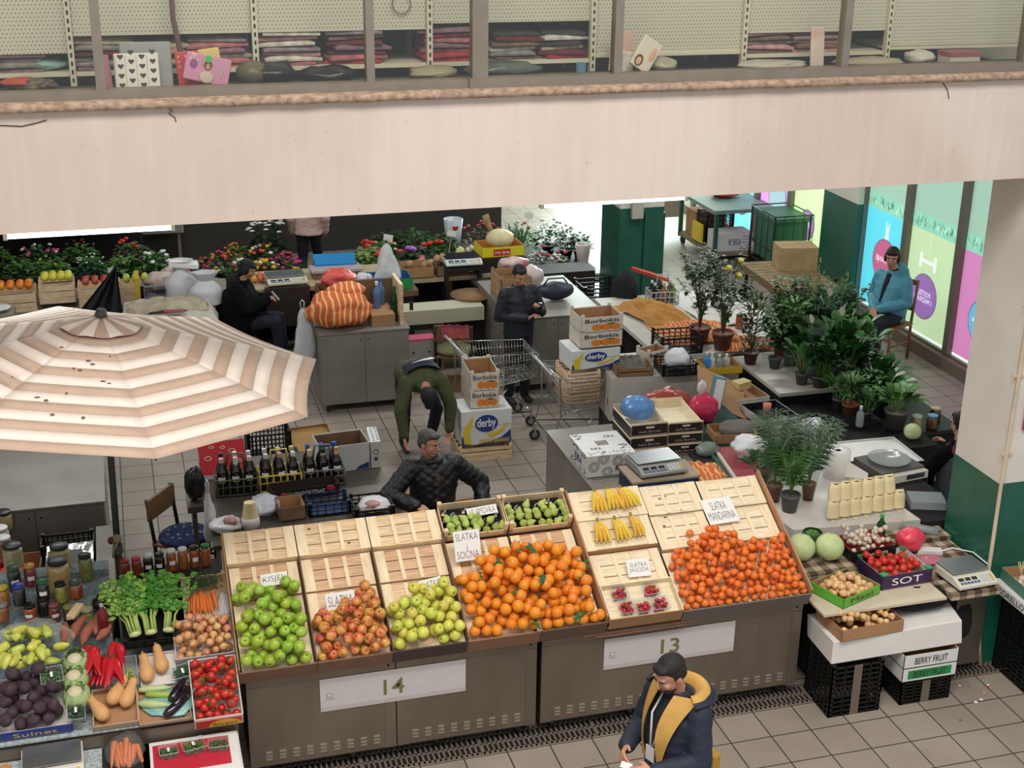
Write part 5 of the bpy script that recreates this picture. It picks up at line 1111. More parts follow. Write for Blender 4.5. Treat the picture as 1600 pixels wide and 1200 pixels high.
for gi,(x0,col,nm,_)in enumerate(bx):
 y0=11.27;zt=.905;M=TR(x0,y0,zt,rz=-2+gi);carrier('%s wire bottle carrier with six wine bottles'%nm,M,.365,.245,.15,col)
 caps=[['#2c2c2e','#e6e6e6','#d5d5d8','#c9b59a','#cfcfd2','#d8c9c0'],['#cfcfd2','#c9c4b2','#d9b98a','#d0d0d0','#cfa074','#e4e4e0'],['#2f66b8','#2f66b8','#2f66b8','#d9c9a2','#28332c','#c9a070']][gi]
 for k in range(6):
  i,j=k%3,k//3;px=.062+i*.12;py=.185-j*.122;p=M@Vector((px,py,.006))
  bottle('dark wine bottle with %s cap, %s row of the %s carrier, %s spot'%({'#2f66b8':'blue','#e6e6e6':'white','#2c2c2e':'black','#28332c':'black'}.get(caps[k],['silver','pale','tan','cream','copper','grey'][k]),('rear','front')[j],nm,('first','middle','last')[i]),p.x,p.y,p.z,caps[k],h=.335,r=.049,lab=(j==1),collar='#c8b08a' if(gi==2 and j==1)else('#d8d8d8' if gi==0 and k==4 else None))
t=tray('berry_tray','black printed berry tray with white Greek lettering in front of the bottles',TR(1.06,11.04,.905,rz=4),.60,.19,.10,mat('tray_black_print','#1b1a1b',.5),inner=mat('tray_in','#3a2d26',.8),words=None)
text('αγρόκτημα',.28,.055,PAPER,TR(.33,-.004,.055,rx=90),parent=t,shear=.3)
q=MB();q.sph((.10,-.003,.05),(.035,.003,.03),mat('print_raspberry','#b52a48',.5),nz=.3,ns=6);q.sph((.52,-.003,.07),(.04,.003,.025),mat('print_raspberry','#b52a48',.5),nz=.3,ns=6);q.sph((.15,-.002,.06),(.04,.002,.02),mat('print_leafgreen','#47613a',.6));q.build('berry_print',parent=t)
q=MB();q.box(0,.42,0,.30,0,.005,mat('red_print_card','#b3202c',.5));t=one('printed_card',q,'red printed cardboard panel with white motifs leaning behind the bottles','cardboard',M=TR(.50,11.72,.92,rx=58,rz=3));q=MB()
for(x,y,rr)in((.08,.15,.03),(.2,.08,.025),(.3,.2,.03),(.36,.1,.02),(.22,.24,.02),(.12,.25,.018)):q.tube([(x+rr*math.cos(a),y+rr*.6*math.sin(a),.006)for a in[k*PI/6 for k in range(12)]],.005,mat('print_peach','#e6b59a',.6),n=4,closed=True)
q.build('motif_print',parent=t)
crate_black('plastic_crate','black plastic crate with punched holes standing behind the yellow carrier',TR(.98,12.35,.66,rz=0),.42,.34,.34,rows=7,cols=11)
m=MB();m.box(.9,1.5,12.3,12.8,0,.65,mat('front_box_dark','#262322',.8));one('plastic_crate_stack',m,'dark crate under the punched crate behind the bottles','crate')
t=wcrate('wooden_box','shallow wooden box with a plywood floor lying behind the white open box',TR(1.50,12.9,.5,rx=22,rz=6),.42,.38,.05,wood=mat('plywood','#a8824c',.7,var=.08),slats=1)
m=MB();m.box(1.55,1.95,13.0,13.35,0,.46,mat('front_box_dark','#262322',.8));one('dark_box',m,'dark box below the shallow plywood box','box')
t=T('cardboard_box','open white banana carton with brown inside behind the blue capped bottles','box',M=TR(1.56,11.52,.905,rz=4));w,d,h=.46,.34,.26;m=MB();BW=mat('box_white','#dcdcd8',.6,var=.03)
m.box(0,w,0,.005,0,h,BW);m.box(0,w,d-.005,d,0,h,BW);m.box(0,.005,0,d,0,h,BW);m.box(w-.005,w,0,d,0,h,BW);m.box(.006,w-.006,.006,d-.006,0,.01,CARDD);m.box(.006,w-.006,d-.009,d-.006,.01,h-.01,CARDD);m.box(.006,.009,.006,d-.006,.01,h-.01,CARDD);m.box(w-.009,w-.006,.006,d-.006,.01,h-.01,CARDD);bb=m.build('box_body',parent=t)
prism_print(bb,[(w-.14,.005),(w-.01,.005),(w-.01,.07),(w-.1,.04)],-.002,NAVY,'blue_print')
t=T('carton_panel','tall white carton standing beyond the open banana carton','box',M=TR(2.03,11.55,.905,rz=-4));m=MB();m.box(0,.09,0,.36,0,.26,BW);bb=m.build('box_body',parent=t);q=MB();q.cyl((.045,-.002,.16),(.045,0,.16),.025,INK,n=16);q.cyl((.045,-.0035,.16),(.045,-.001,.16),.018,BW,n=16);q.cyl((.045,-.002,.09),(.045,0,.09),.02,mat('print_grey','#5c5c60',.6),n=16);q.build('round_symbols',parent=bb)
for i in range(14):
 a=i*1.3;q=MB();q.box(.02+.04*(i%2),.045+.04*(i%2),.02+i*.024,.034+i*.024,.26,.261,INK);q.build('black_pattern',parent=bb)
crate_black('plastic_crate','blue plastic crate lying in front of the Greek lettered tray',TR(1.33,10.68,.905),.36,.26,.10,mt=mat('crate_blue','#1d3350',.45),rows=2)
crate_black('plastic_crate','low black plastic crate beside the blue crate behind the trays',TR(1.70,10.50,.905),.34,.34,.09,rows=2)
t=tray('cardboard_tray','small open cardboard box with papers inside beside the blue crate',TR(1.08,10.66,.905,rz=3),.22,.24,.12,CARDD,inner=CARD);q=MB();q.box(.03,.18,.03,.16,.03,.035,PAPER,M=TR(rx=0));q.build('paper',parent=t)
CH=mat('cheese_cream','#e3cf9a',.5,var=.03);m=MB();m.lathe([(0,0),(.075,0),(.078,.05),(.074,.09),(0,.09)],mat('tub_white','#d5d0c6',.4),n=18);one('cheese_tub',m,'white tub wrapped in film under the pale yellow block','tub',(.83,10.62,.905))
m=MB();m.grid(lambda u,v:(.07*math.cos(u*2*PI)*(1-.35*v),.05*math.sin(u*2*PI)*(1-.2*v)+.02*v,.13*v),18,4,CH);m.add([(.07*math.cos(u*2*PI/18)*.65,.05*math.sin(u*2*PI/18)*.8+.02,.13)for u in range(18)],[tuple(range(18))],CH,smooth=True);one('cheese_block',m,'pale yellow cheese block standing on the white tub','cheese',(.83,10.62,.996))
WF=film('white_film','#e6e6ea',.75);PKF=mat('meat_pink','#b58a80',.6,var=.2,scale=20)
one('plastic_bag',crumple(.26,.22,.10,film('white_film2','#e8e6e8',.8),21,.6),'white open bag with something pink inside, beside the cheese','bag',(.62,10.62,.905));m=MB();m.sph((0,0,0),(.06,.05,.04),PKF,nz=.3);one('meat_piece',m,'pinkish lump inside the white bag next to the cheese','meat',(.66,10.58,1.0))
one('plastic_bag',crumple(.24,.34,.12,film('white_film3','#dcdce4',.6),22,.6),'pile of thin clear bags between cheese and cardboard box','bag',(.98,10.90,.905))
one('plastic_bag',crumple(.28,.22,.12,film('white_film2','#e8e6e8',.8),23,.6),'knotted white bag with pink goods near the seated man in black','bag',(1.88,10.62,.93));m=MB();m.sph((0,0,0),(.07,.05,.035),PKF,nz=.3);one('meat_piece',m,'pinkish lump in the knotted bag near the man in black','meat',(1.86,10.56,1.02))
def hangbag(label,x,y,ztop,w,h,mt,rz=0,n_=3,twist=0):
 m=MB()
 def f(u,v):
  a=u*2*PI;q=(.12+.88*min(1,(v*1.25))**.7);q*=1-.25*max(0,v-.85)/.15;k=1+.16*math.sin(a*n_+v*3)+.25*noise.noise(Vector((math.cos(a)*2,math.sin(a)*2,v*5+x)))
  return(w/2*q*k*math.cos(a),w/4*q*k*math.sin(a),-h*v)
 m.grid(f,32,16,mt);m.tube([(-w*.06,0,-.02),(-w*.09,0,.07),(0,0,.10),(w*.09,0,.07),(w*.06,0,-.02)],.008,mt,n=6);return one('plastic_bag',m,label,'bag',(x,y,ztop),(0,0,R(rz)))
hangbag('long white plastic bag hanging at the table corner beside the chair',.50,10.75,1.22,.12,.46,mat('bag_white','#dedee2',.4,bump=.5,scale=20));one('plastic_bag',crumple(.18,.16,.3,mat('bag_black','#101012',.35,bump=.6),40,.4),'black bag bulging at the table corner beside the hanging white bag','bag',(.42,11.25,.92))
m=MB();m.box(.34,.5,11.1,11.4,.86,.915,STEEL2);m.box(.38,.42,11.2,11.24,0,.86,STEEL2);one('table_flap',m,'narrow steel flap at the end of the bottle table','table')
def simple_chair(label,M,seat,frame,w=.42,d=.42,hs=.45,hb=.86,back='plain',cush=None,name='chair'):
 t=T(name,label,'chair',M=M);m=MB();m.box(-w/2,w/2,-d/2,d/2,hs-.03,hs,seat)
 m.build('seat',parent=t,bevel=.01)
 for a in(-1,1):
  m=MB();m.tube([(a*(w/2-.02),-d/2+.02,0),(a*(w/2-.02),-d/2+.02,hs-.03)],.018,frame,n=8);m.build('leg',parent=t)
  m=MB();m.tube([(a*(w/2-.02),d/2-.02,0),(a*(w/2-.02),d/2-.02,hs),(a*(w/2-.02),d/2+.03,hb)],.018,frame,n=8);m.build('leg',parent=t)
 m=MB();m.tube([(-w/2+.02,-d/2+.02,.22),(-w/2+.02,d/2-.02,.22)],.012,frame,n=6);m.tube([(w/2-.02,-d/2+.02,.22),(w/2-.02,d/2-.02,.22)],.012,frame,n=6);m.tube([(-w/2+.02,-d/2+.02,.3),(w/2-.02,-d/2+.02,.3)],.012,frame,n=6);m.build('stretcher',parent=t)
 m=MB()
 if back=='plain':m.box(-w/2,w/2,d/2-.01,d/2+.015,hb-.2,hb,seat,M=TR(0,.01,0))
 else:
  for z in(hb-.06,hs+.14):m.box(-w/2+.02,w/2-.02,d/2-.005,d/2+.02,z,z+.06,frame)
  for k in range(3):x=-w/4+k*w/4;m.box(x-.02,x+.02,d/2+.0,d/2+.015,hs+.18,hb-.05,frame)
 m.build('backrest',parent=t)
 if cush:m=MB();m.sph((0,0,hs+.025),(w/2*1.12,d/2*1.1,.045),cush,n=20,m=8);m.build('cushion',parent=t)
 return t
fl_=mat('cushion_floral','#1f2b4c',.9,col2='#2b3a66',scale=14);x,y=W(285,835,.48)
t=simple_chair('dark chair with a navy patterned cushion behind the celery',TR(x+.02,y,0,rz=55),mat('ply_brown','#7b5a3c',.6),BLACK,cush=fl_)
m=MB();rnd=random.Random(6)
for k in range(16):a=rnd.uniform(0,6.3);q_=rnd.random()**.5*.17;m.sph((q_*math.cos(a),q_*math.sin(a),.45+.072-q_*q_*.6),(.016,.016,.003),mat('cushion_motif','#8d96ac',.9),n=8,m=4,nz=.6,ns=5,seed=k)
m.build('flower_motifs',parent=t)
# left area behind the jars
x,y=W(40,740,.8);steel_cab('dark steel cabinet under the umbrella at the frame edge',-1.5,-.35,11.35,12.6,.95,wheels=True)
crate_black('plastic_crate','black mesh crate with a handle behind the foil panel',TR(-.86,10.65,.60),.42,.25,.30,rows=6,cols=10)
m=MB();m.box(-1.6,-.35,9.75,11.1,.1,.59,mat('front_box_dark','#262322',.8));one('storage_cupboard',m,'low dark cupboard behind the jars carrying bags and boxes','cabinet')
m=MB();m.box(-.42,-.28,9.75,10.9,.1,.93,STEEL2);one('steel_side_panel',m,'steel side panel beside the foil sheet behind the jars','panel')
FO=mat('foil','#d8d8d6',.18,.9,bump=1.2,scale=12);m=MB();m.grid(lambda u,v:(u*.36,v*.62,.01*noise.noise(Vector((u*7,v*9,1)))),16,20,FO);one('foil_sheet',m,'shiny crumpled foil sheet lying behind the jars','foil',(-.80,9.95,.90),(R(6),0,0));m=MB();m.box(-.82,-.44,9.93,10.6,.6,.88,mat('front_box_dark','#262322',.8));one('dark_box',m,'dark box under the foil sheet','box')
m=MB();m.box(0,.26,0,.33,0,.02,mat('dark_folder','#34322f',.5));m.box(.03,.23,.01,.06,.02,.03,BLACK);one('dark_case',m,'dark flat case lying on the foil sheet','case',(-.80,10.1,.93),(R(6),0,R(-3)))
m=MB();crumple(.14,.2,.12,BLACKP,12,.4,q=m);one('black_bag',m,'small black bag leaning below the flat dark case','bag',(-.68,9.92,.92))
t=tray('cardboard_box','open cardboard box with a coral bag inside behind the jars',TR(-1.20,10.45,.60,rz=-2),.34,.30,.24,CARD,inner=CARD);one('plastic_bag',crumple(.22,.2,.2,mat('bag_coral','#d5545a',.3,bump=.6),9,.5),'coral red bag in the open cardboard box behind the jars','bag',(-1.08,10.58,.62))
m=MB();m.box(-1.25,-1.22,10.32,10.34,.6,1.06,WOOD);one('wooden_stake',m,'upright wooden stake beside the coral bag','slat')
t=tray('storage_crate','blue crate with a large water bottle behind the jars',TR(-1.18,9.98,.60),.36,.36,.22,BLUEP,inner=mat('dark_in','#171a20',.8));t=T('water_bottle','big clear blue water bottle in the blue crate','bottle',(-1.02,10.12,.64));m=MB();m.lathe([(0,0),(.08,0),(.085,.03),(.08,.2),(.05,.26),(.02,.3),(.02,.32),(0,.32)],film('water_blue','#8fb4da',.5,.1,.2),n=18);m.build('body',parent=t);m=MB();m.cyl((0,0,.31),(0,0,.34),.024,BLUEP,n=12);m.build('cap',parent=t)
one('plastic_bag',crumple(.4,.3,.16,WF,3,.5),'whitish bag heap with red netting at the frame edge','bag',(-1.36,10.75,.60));one('red_netting',crumple(.14,.14,.12,mat('net_red','#a3283a',.7,bump=1),4,.5),'small dark red netting beside the wooden slat','netting',(-1.22,10.75,.72))
for i,(px,py,c_,l_,nm)in enumerate(((5,800,'#b09a72','#171614','old jar with a black lid behind the white lids'),(0,825,'#c9c2b4','#d8d6d0','jar with a white lid, rear one at the frame edge'),(4,840,'#b08a78','#d2d0cc','jar with a white lid, front one at the frame edge'))):x,y=W(px,py,.96);jar(nm,x,y,.80,.07,.16,c_,l_,lump=None)
m=MB();m.box(-1.7,-.97,9.63,9.93,.1,.80,mat('riser_black','#26221f',.7));one('shelf_riser',m,'dark riser behind the jars at the frame edge','stand')
# middle floor: boxes, trolleys
wcrate('wooden_crate','low pine crate standing on the floor under the banana box',TR(3.33,13.42,0,rz=-2),.60,.42,.17)
derby('banana box with derby print standing on the pine crate',TR(3.36,13.44,.185,rz=-1),.56,.40,.40)
borb('orange carton with printed fruit, lower one on the banana box',TR(3.47,13.50,.59,rz=-3),.32,.5,.2);borb('open orange carton topmost on the banana box stack',TR(3.475,13.50,.795,rz=-3),.32,.5,.2)
wcrate('wooden_crate','pine crate on the floor half hidden behind the seated man',TR(2.55,11.9,0,rz=80),.5,.35,.28);wcrate('wooden_crate','tall pale crate under the arm of the seated man in black',TR(2.72,11.0,.0,rz=5),.35,.3,.62)
def trolley(label,M,L_=.92,wd=.58):
 t=T('shopping_trolley',label,'trolley',M=M);m=MB();r=.004
 zt0,zt1,zb0,zb1=.95,.90,.52,.60;x0,x1=.08,L_
 def P(u,y,v):return(x0+(x1-x0)*u+(.08*(1-v))*(1-u),y,(zb0+(zb1-zb0)*u)*(1-v)+(zt0+(zt1-zt0)*u)*v)
 for v in(0,.25,.5,.75,1):
  rr=.007 if v in(0,1)else.003
  i=.03*(1-v);m.tube([P(0,i,v),P(1,i+.04,v),P(1,wd-i-.04,v),P(0,wd-i,v)],rr,CHROME,n=5,closed=(v>0))
 for k in range(24):
  u=k/23
  for s_ in(0,1):m.tube([P(u,(.03+.04*u)if not s_ else wd-.03-.04*u,0),P(u,.04*u if not s_ else wd-.04*u,1)],.0022,CHROME,n=4)
 for k in range(15):
  y=.07+(wd-.14)*k/14;m.tube([P(1,y,1),P(1,y,0),P(0,y,0),P(0,y,1)],.0022,CHROME,n=4)
 for k in range(12):u=k/11;m.tube([P(u,.05,0),P(u,wd-.05,0)],.0022,CHROME,n=4)
 m.build('basket',parent=t)
 m=MB();m.tube([(-.02,-.02,1.02),(-.02,wd+.02,1.02)],.015,mat('handle_grey','#b9b9b6',.35,.3),n=10);m.build('handle',parent=t)
 m=MB()
 for y in(.0,wd):m.tube([(-.02,y,1.02),(.08,y,.95),(.10,y,.52),(.02,y,.24),(.85,y+(.06 if y==0 else-.06),.18)],.010,CHROME,n=6)
 m.tube([(.02,0,.24),(.02,wd,.24)],.008,CHROME,n=6);m.tube([(.85,.06,.18),(.85,wd-.06,.18)],.008,CHROME,n=6);m.tube([(.3,.03,.22),(.55,.05,.5)],.007,CHROME,n=5);m.tube([(.3,wd-.03,.22),(.55,wd-.05,.5)],.007,CHROME,n=5)
 m.tube([(.35,.04,.22),(.35,wd-.04,.22)],.006,CHROME,n=5);m.build('chassis',parent=t)
 for(a,b_)in((.02,.0),(.02,wd),(.85,.07),(.85,wd-.07)):
  m=MB();m.cyl((a,b_-.014,.062),(a,b_+.014,.062),.062,mat('rubber','#2a2a2a',.6),n=20);m.cyl((a,b_-.016,.062),(a,b_+.016,.062),.035,mat('hub_grey','#8b8b88',.5),n=14);w_=m.build('wheel',parent=t);m=MB();m.box(a-.012,a+.012,b_-.02,b_+.02,.07,.2,CHROME);m.build('fork',parent=w_)
 m=MB()
 for k in range(13):y=.06+(wd-.12)*k/12;m.tube([(.09,y,.93),(.17,y,.56)],.0025,CHROME,n=4)
 for k in range(4):m.tube([(.09+.026*k,.05,.93-.12*k),(.09+.026*k,wd-.05,.93-.12*k)],.004,CHROME,n=4)
 m.build('child_flap',parent=t);return t
trolley('empty wire shopping trolley in front of the standing man',TR(3.55,14.12,0,rz=4));trolley('wire shopping trolley loaded with crates and cartons',TR(4.32,13.22,0,rz=2),.60,.62)
for k in range(3):wcrate('wooden_crate','pine crate in the loaded trolley, '+('lowest','middle','topmost')[k],TR(4.52,13.30,.615+k*.125,rz=2),.38,.42,.115,group='pine crates in the loaded trolley')
derby('banana box with derby print on the crates in the trolley',TR(4.56,13.32,1.0,rz=2),.56,.40,.22,words=False);borb('orange carton on the trolley stack, lower of the pair',TR(4.66,13.33,1.24,rz=1),.48,.38,.17);borb('open orange carton topmost on the trolley stack',TR(4.66,13.33,1.415,rz=1),.48,.38,.17)
m=MB();m.box(4.98,5.3,12.6,12.98,0,.35,mat('black_crate_side','#1c1c1c',.6));one('black_box',m,'black box on the floor under the loaded trolley end','box')
# cabinets behind counter 13
steel_cab('dark grey cabinet carrying the patterned carton and the big scale',3.84,4.95,9.72,11.9,.95)
patterned('white carton with black radial pattern and KIKA lettering',TR(3.85,10.74,.955,rz=0),.47,.52,.21)
m=MB();m.box(0,.62,0,.34,0,.18,mat('print_navy_dark','#1d2c4e',.6));m.box(-.01,.63,-.01,.35,.18,.2,mat('board_pale','#9c8c78',.7));one('printed_box',m,'navy printed box with a pale board on top under the big scale','box',(4.07,10.15,.955))
scale('large flat scale with silver plate on the navy box',4.36,10.36,1.158,4,.44,.38,plate='#b3b6b6',body='#8f8f8a')
BCR=mat('berry_black','#1c1917',.5)
def berry(label,M,w=.34,d=.52,h=.12,words='Aelia Berries',group='berry crates behind counter 13'):
 t=T('berry_crate',label,'crate',M=M,group=group);m=MB();m.box(0,w,0,d,0,.006,WOOD2);m.build('bottom',parent=t);m=MB();m.box(0,w,0,.007,.0,h,WOOD2);m.box(0,w,d-.007,d,0,h,WOOD2);m.box(0,.007,0,d,0,h*.8,WOOD2);m.box(w-.007,w,0,d,0,h*.8,WOOD2);s_=m.build('side_board',parent=t);m=MB();m.box(.004,w-.004,-.0015,0,.006,h*.85,BCR);m.box(-.0015,0,.004,d-.004,.006,h*.7,BCR);m.build('black_print',parent=s_)
 if words:text(words,w*.6,h*.2,mat('print_silver','#b9b3a8',.5),TR(w*.5,-.003,h*.3,rx=90),parent=s_);m=MB();m.box(w*.4,w*.62,-.003,-.001,h*.55,h*.72,mat('slot_pale','#d8d2c4',.6));m.build('hand_slot',parent=s_)
 return t
for k in range(3):berry('berry crate in the left stack behind the scale, '+('lowest','middle','topmost under the blue bag')[k],TR(4.36,10.98,.955+k*.128,rz=-1),.36)
for k in range(3):berry('berry crate in the right stack next to the red bags, '+('lowest','middle','topmost and empty')[k],TR(4.76,11.05,.955+k*.11,rz=-4),.34,.62,.105)
m=MB();m.box(4.965,5.12,10.95,12.0,.1,.95,STEEL2);one('steel_cabinet',m,'steel cabinet under the right berry crates and red bags','cabinet')
BL=film('blue_film','#6fa3dc',.6,.15,.8,16);one('plastic_bag',crumple(.30,.34,.2,BL,17,.6),'shiny light blue bag in the topmost left berry crate','bag',(4.52,11.28,1.27))
one('plastic_bag',crumple(.5,.34,.24,film('brick_film','#a9463c',.85,.25,.8,14),19,.5),'crumpled brick red bag behind the empty berry crate','bag',(5.15,12.05,.96));one('plastic_bag',crumple(.30,.28,.27,film('pink_film','#dd3b62',.85,.2,.8,14),27,.4),'bright pink bag with tied handles next to the brick red bag','bag',(5.42,11.75,.96));one('bag_handles',crumple(.10,.07,.14,film('white_film2','#e8e6e8',.8),3,.5),'white knotted handles on top of the pink bag','bag',(5.42,11.8,1.22))
m=MB();m.box(5.13,5.80,11.02,12.3,.90,.955,mat('cloth_green_dark','#1e3b33',.8));m.box(5.15,5.78,11.04,12.2,.1,.9,STEEL2);one('cloth_covered_table',m,'table with dark green cloth under the bags','table')
def cloth_heap(label,x,y,z,w,d,h,mt,seed,rz=0,name='cloth',cat='cloth',nz=.45,fr=3.2):
 m=MB()
 def f(u,v):
  a=(u-.5)*2;b_=(v-.5)*2;e=max(0,1-(abs(a)**2.6+abs(b_)**2.6)/1.15)**.5;ridg=1-abs(noise.noise(Vector((u*fr*1.3+v*2,v*fr*.9,seed))))*3.2
  return(w/2*a*(1+.06*noise.noise(Vector((u*4,v*4,seed)))),d/2*b_,h*e*(.6+nz*ridg*.75+.3*noise.noise(Vector((u*9,v*7,seed)))))
 m.grid(f,44,34,mt);return one(name,m,label,cat,(x,y,z),(0,0,R(rz)))
def stripe_cloth(name,a,b_,c_,sc=26,ang=0):
 if name in MATS:return MATS[name]
 m=mat(name,a,.9);nt=m.node_tree;N=nt.nodes;L=nt.links;b0=N['Principled BSDF'];tc=N.new('ShaderNodeTexCoord');mp=N.new('ShaderNodeMapping');mp.inputs['Rotation'].default_value=(0,0,R(ang));wv=N.new('ShaderNodeTexWave');wv.inputs['Scale'].default_value=sc/10;wv.inputs['Distortion'].default_value=5;wv.inputs['Detail'].default_value=1;rp=N.new('ShaderNodeValToRGB');e=rp.color_ramp.elements;e[0].color=C(a);e[0].position=.55;e[1].color=C(c_);e[1].position=.95;k=e.new(.75);k.color=C(b_)
 L.new(tc.outputs['Object'],mp.inputs[0]);L.new(mp.outputs[0],wv.inputs[0]);L.new(wv.outputs['Fac'],rp.inputs[0]);L.new(rp.outputs[0],b0.inputs['Base Color']);return m
OC=stripe_cloth('cloth_orange','#d27044','#d9824e','#ecc07a',60)
cloth_heap('rumpled orange striped cloth beside the large scale',4.78,10.45,.955,.60,.42,.16,OC,3,10)
one('plastic_bag',crumple(.24,.16,.12,film('clear_grey','#9fb0a8',.55,.15,.8,22),33,.5),'clear greenish bag end right of the berry crates','bag',(5.12,10.95,.955),(0,0,R(15)))
one('plastic_bag',crumple(.34,.3,.2,mat('bag_white2','#dedee2',.4,bump=.7,scale=14),37,.6),'large white crumpled bag in front of the plants','bag',(5.46,10.75,.99))
m=MB();m.box(0,.55,0,.9,0,.02,mat('red_board','#9c3f46',.6));m.box(-.03,0,0,.9,0,.035,mat('pale_edge','#c9c4b4',.6));m.box(-.09,-.06,0,.95,0,.03,mat('green_edge','#2f5242',.6));one('red_board',m,'red board with pale edges beside the white crumpled bag','board',(5.12,10.15,.96),(0,0,R(-8)))
m=MB();m.box(4.95,5.85,9.95,11.0,.1,.955,mat('front_box_dark','#262322',.8));one('dark_cabinet',m,'dark cabinet carrying the red board and white bag','cabinet')
t=T('flower_bunch','wrapped bunch of cream spotted flowers beside the white bag','flowers',(5.42,10.3,.99));m=MB();rnd=random.Random(2)
for k in range(70):a=rnd.uniform(0,6.3);q_=rnd.random()**.5*.12;m.sph((q_*math.cos(a),q_*math.sin(a),.14+.03*rnd.random()),.011,mat('bud_cream','#b9b27a',.7),n=6,m=4)
m.build('buds',parent=t);m=MB();m.lathe([(.03,0),(.05,.03),(.13,.14)],film('wrap_pinkish','#c9a0a4',.5),n=14);m.build('wrapper',parent=t)
WT=mat('white_laminate','#cdc7bd',.5,var=.03);t=T('white_cupboard','white cupboard standing behind the red bags with crates on top','cabinet',M=TR(4.95,13.12,0,rz=-5));m=MB();m.box(0,1.45,0,.46,.45,.95,WT);m.build('body',parent=t);m=MB();m.box(0,1.45,0.02,.46,.0,.45,mat('cupboard_dark','#3b3733',.8));m.build('plinth',parent=t);m=MB();m.box(-.003,.0,.1,.12,.6,.68,BLACK);m.box(-.003,0,.35,.37,.62,.7,BLACK);m.box(-.002,0,.22,.225,.46,.94,BLACK);m.build('hand_holes',parent=t)
WW=mat('weathered_wood','#8f6f4c',.8,var=.15,scale=6);t=wcrate('wooden_crate','brown wooden box with a grey cloth inside on the white cupboard',TR(5.02,13.12,.952,rz=-6),.40,.42,.11,wood=WW,slats=2);cloth_heap('grey crumpled cloth filling the brown wooden box',5.24,13.33,1.0,.34,.34,.10,mat('cloth_grey','#6f6a62',.95),7,-6)
m=MB();m.box(0,.1,0,.3,0,.02,mat('sheet_white','#dcdad4',.6));m.box(-.3,.1,.2,.45,-.0,.012,mat('sheet_white','#dcdad4',.6));one('white_board',m,'white sheet on the cupboard behind the brown wooden box','board',(5.45,13.35,.955))
crate_black('plastic_crate','black crate with a white bag on the white cupboard',TR(5.50,13.02,.953,rz=-5),.40,.34,.12,rows=3);one('plastic_bag',crumple(.28,.24,.22,mat('bag_white2','#dedee2',.4,bump=.7,scale=14),41,.4),'rounded white bag standing in the black crate','bag',(5.75,13.22,.965))
crate_black('plastic_crate','black lattice crate behind the white bag on the cupboard',TR(5.74,13.66,.953,rz=-3),.5,.36,.2,rows=4)
t=tray('yellow_box','yellow box with bottles beside the white bag crate',TR(5.98,12.94,.953,rz=-3),.42,.34,.08,mat('print_yellow2','#cda62a',.5),inner=CARD)
for k,(x,y,c_,nm)in enumerate(((6.05,13.1,'#4aa0d8','light blue bottle in the yellow box'),(6.12,13.12,'#d8e4ea','clear bottle with pale contents in the yellow box'),(6.2,13.1,'#9fb8b0','short clear bottle in the yellow box'),(6.31,13.15,'#c9cfca','rounded clear container at the end of the yellow box'))):bottle(nm,x,y,.962,'#e8e8e8',film('plastic'+c_[1:],c_,.7,.2,.2),h=.2-.02*k,r=.035+.008*(k==3),lab=False,group='bottles in the yellow box',name='bottle')
borb('small orange carton standing behind the black crate on the cupboard',TR(5.46,13.36,.953,rz=20),.3,.2,.16)
m=MB();m.box(5.72,7.6,13.62,15.9,.90,.95,WT)
for a,b_ in((5.8,13.7),(7.5,13.7),(6.0,15.8),(7.5,15.8)):m.cyl((a,b_,0),(a,b_,.9),.025,ALU,n=8)
one('trestle_table',m,'white topped table with the ochre and orange cloths','table')
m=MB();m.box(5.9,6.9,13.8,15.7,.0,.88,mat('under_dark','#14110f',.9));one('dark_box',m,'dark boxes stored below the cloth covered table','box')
cloth_heap('ochre towel crumpled on the far table',6.22,15.05,.955,.62,1.1,.14,mat('towel_ochre','#b98545',.95,bump=.5,scale=40),11,12);cloth_heap('orange striped cloth spread between ochre towel and potted shrubs',6.42,14.3,.955,.95,.8,.10,OC,13,0);cloth_heap('orange striped cloth end beside the third plant pot',6.85,13.75,.955,.7,.4,.09,OC,15,-8)
cloth_heap('white rumpled cloth behind the shrubs',7.1,14.9,.955,.9,.9,.09,mat('cloth_white','#d9d4cc',.9),17)
M=TR(6.32,15.45,.955,rz=-4);carrier('pale grey bottle carrier on the far table',M,.36,.24,.16,'#b4b9bd')
for k,(c_,cp_)in enumerate((('#1a0d12','#e8e8ea'),('#1a0d12','#b23a44'),('#5b2a20','#d9c9a2'),('#1a0d12','#cfcfd2'),('#a8702f','#b9a35a'),('#6b7a2c','#c4c9b0'))):
 p=M@Vector((.06+(k%3)*.12,.18-(k//3)*.12,.0));bottle('bottle in the pale grey carrier, '+('black with white cap','black with red cap','brown with cream cap','dark front one','amber front one','olive front one')[k],p.x,p.y,p.z,cp_,mat('bot'+c_[1:],c_,.1,coat=.5),lab=False,h=.27,group='bottles in the pale grey carrier')
bottle('tall dark brown bottle with a white cap right of the pale carrier',6.85,15.1,.955,'#e9e9ea',mat('bot_brown','#2e1812',.1),h=.3,r=.055,lab=False,group='brown bottles',name='bottle');bottle('dark brown bottle with a yellow label beside the tall one',6.98,15.0,.955,'#9c9a8a',mat('bot_brown','#2e1812',.1),h=.28,r=.05,lab=True,group='brown bottles',name='bottle')
jar('orange preserve jar with a dark lid behind the potted shrubs',7.02,14.35,.955,.05,.17,'#b4502a','#3b2a28',group='far jars')
m=MB();crumple(.34,.34,.55,mat('coat_black','#17181a',.9),3,.4,q=m);one('black_coat',m,'black coat draped beside the green pillar','coat',(6.16,15.95,.7));m=MB();m.box(0,.5,0,.1,0,.04,mat('red_handle','#c5402f',.4));one('red_folder',m,'bright red strip leaning over the black coat','strip',(6.3,16.1,1.22),(0,R(18),R(-12)))
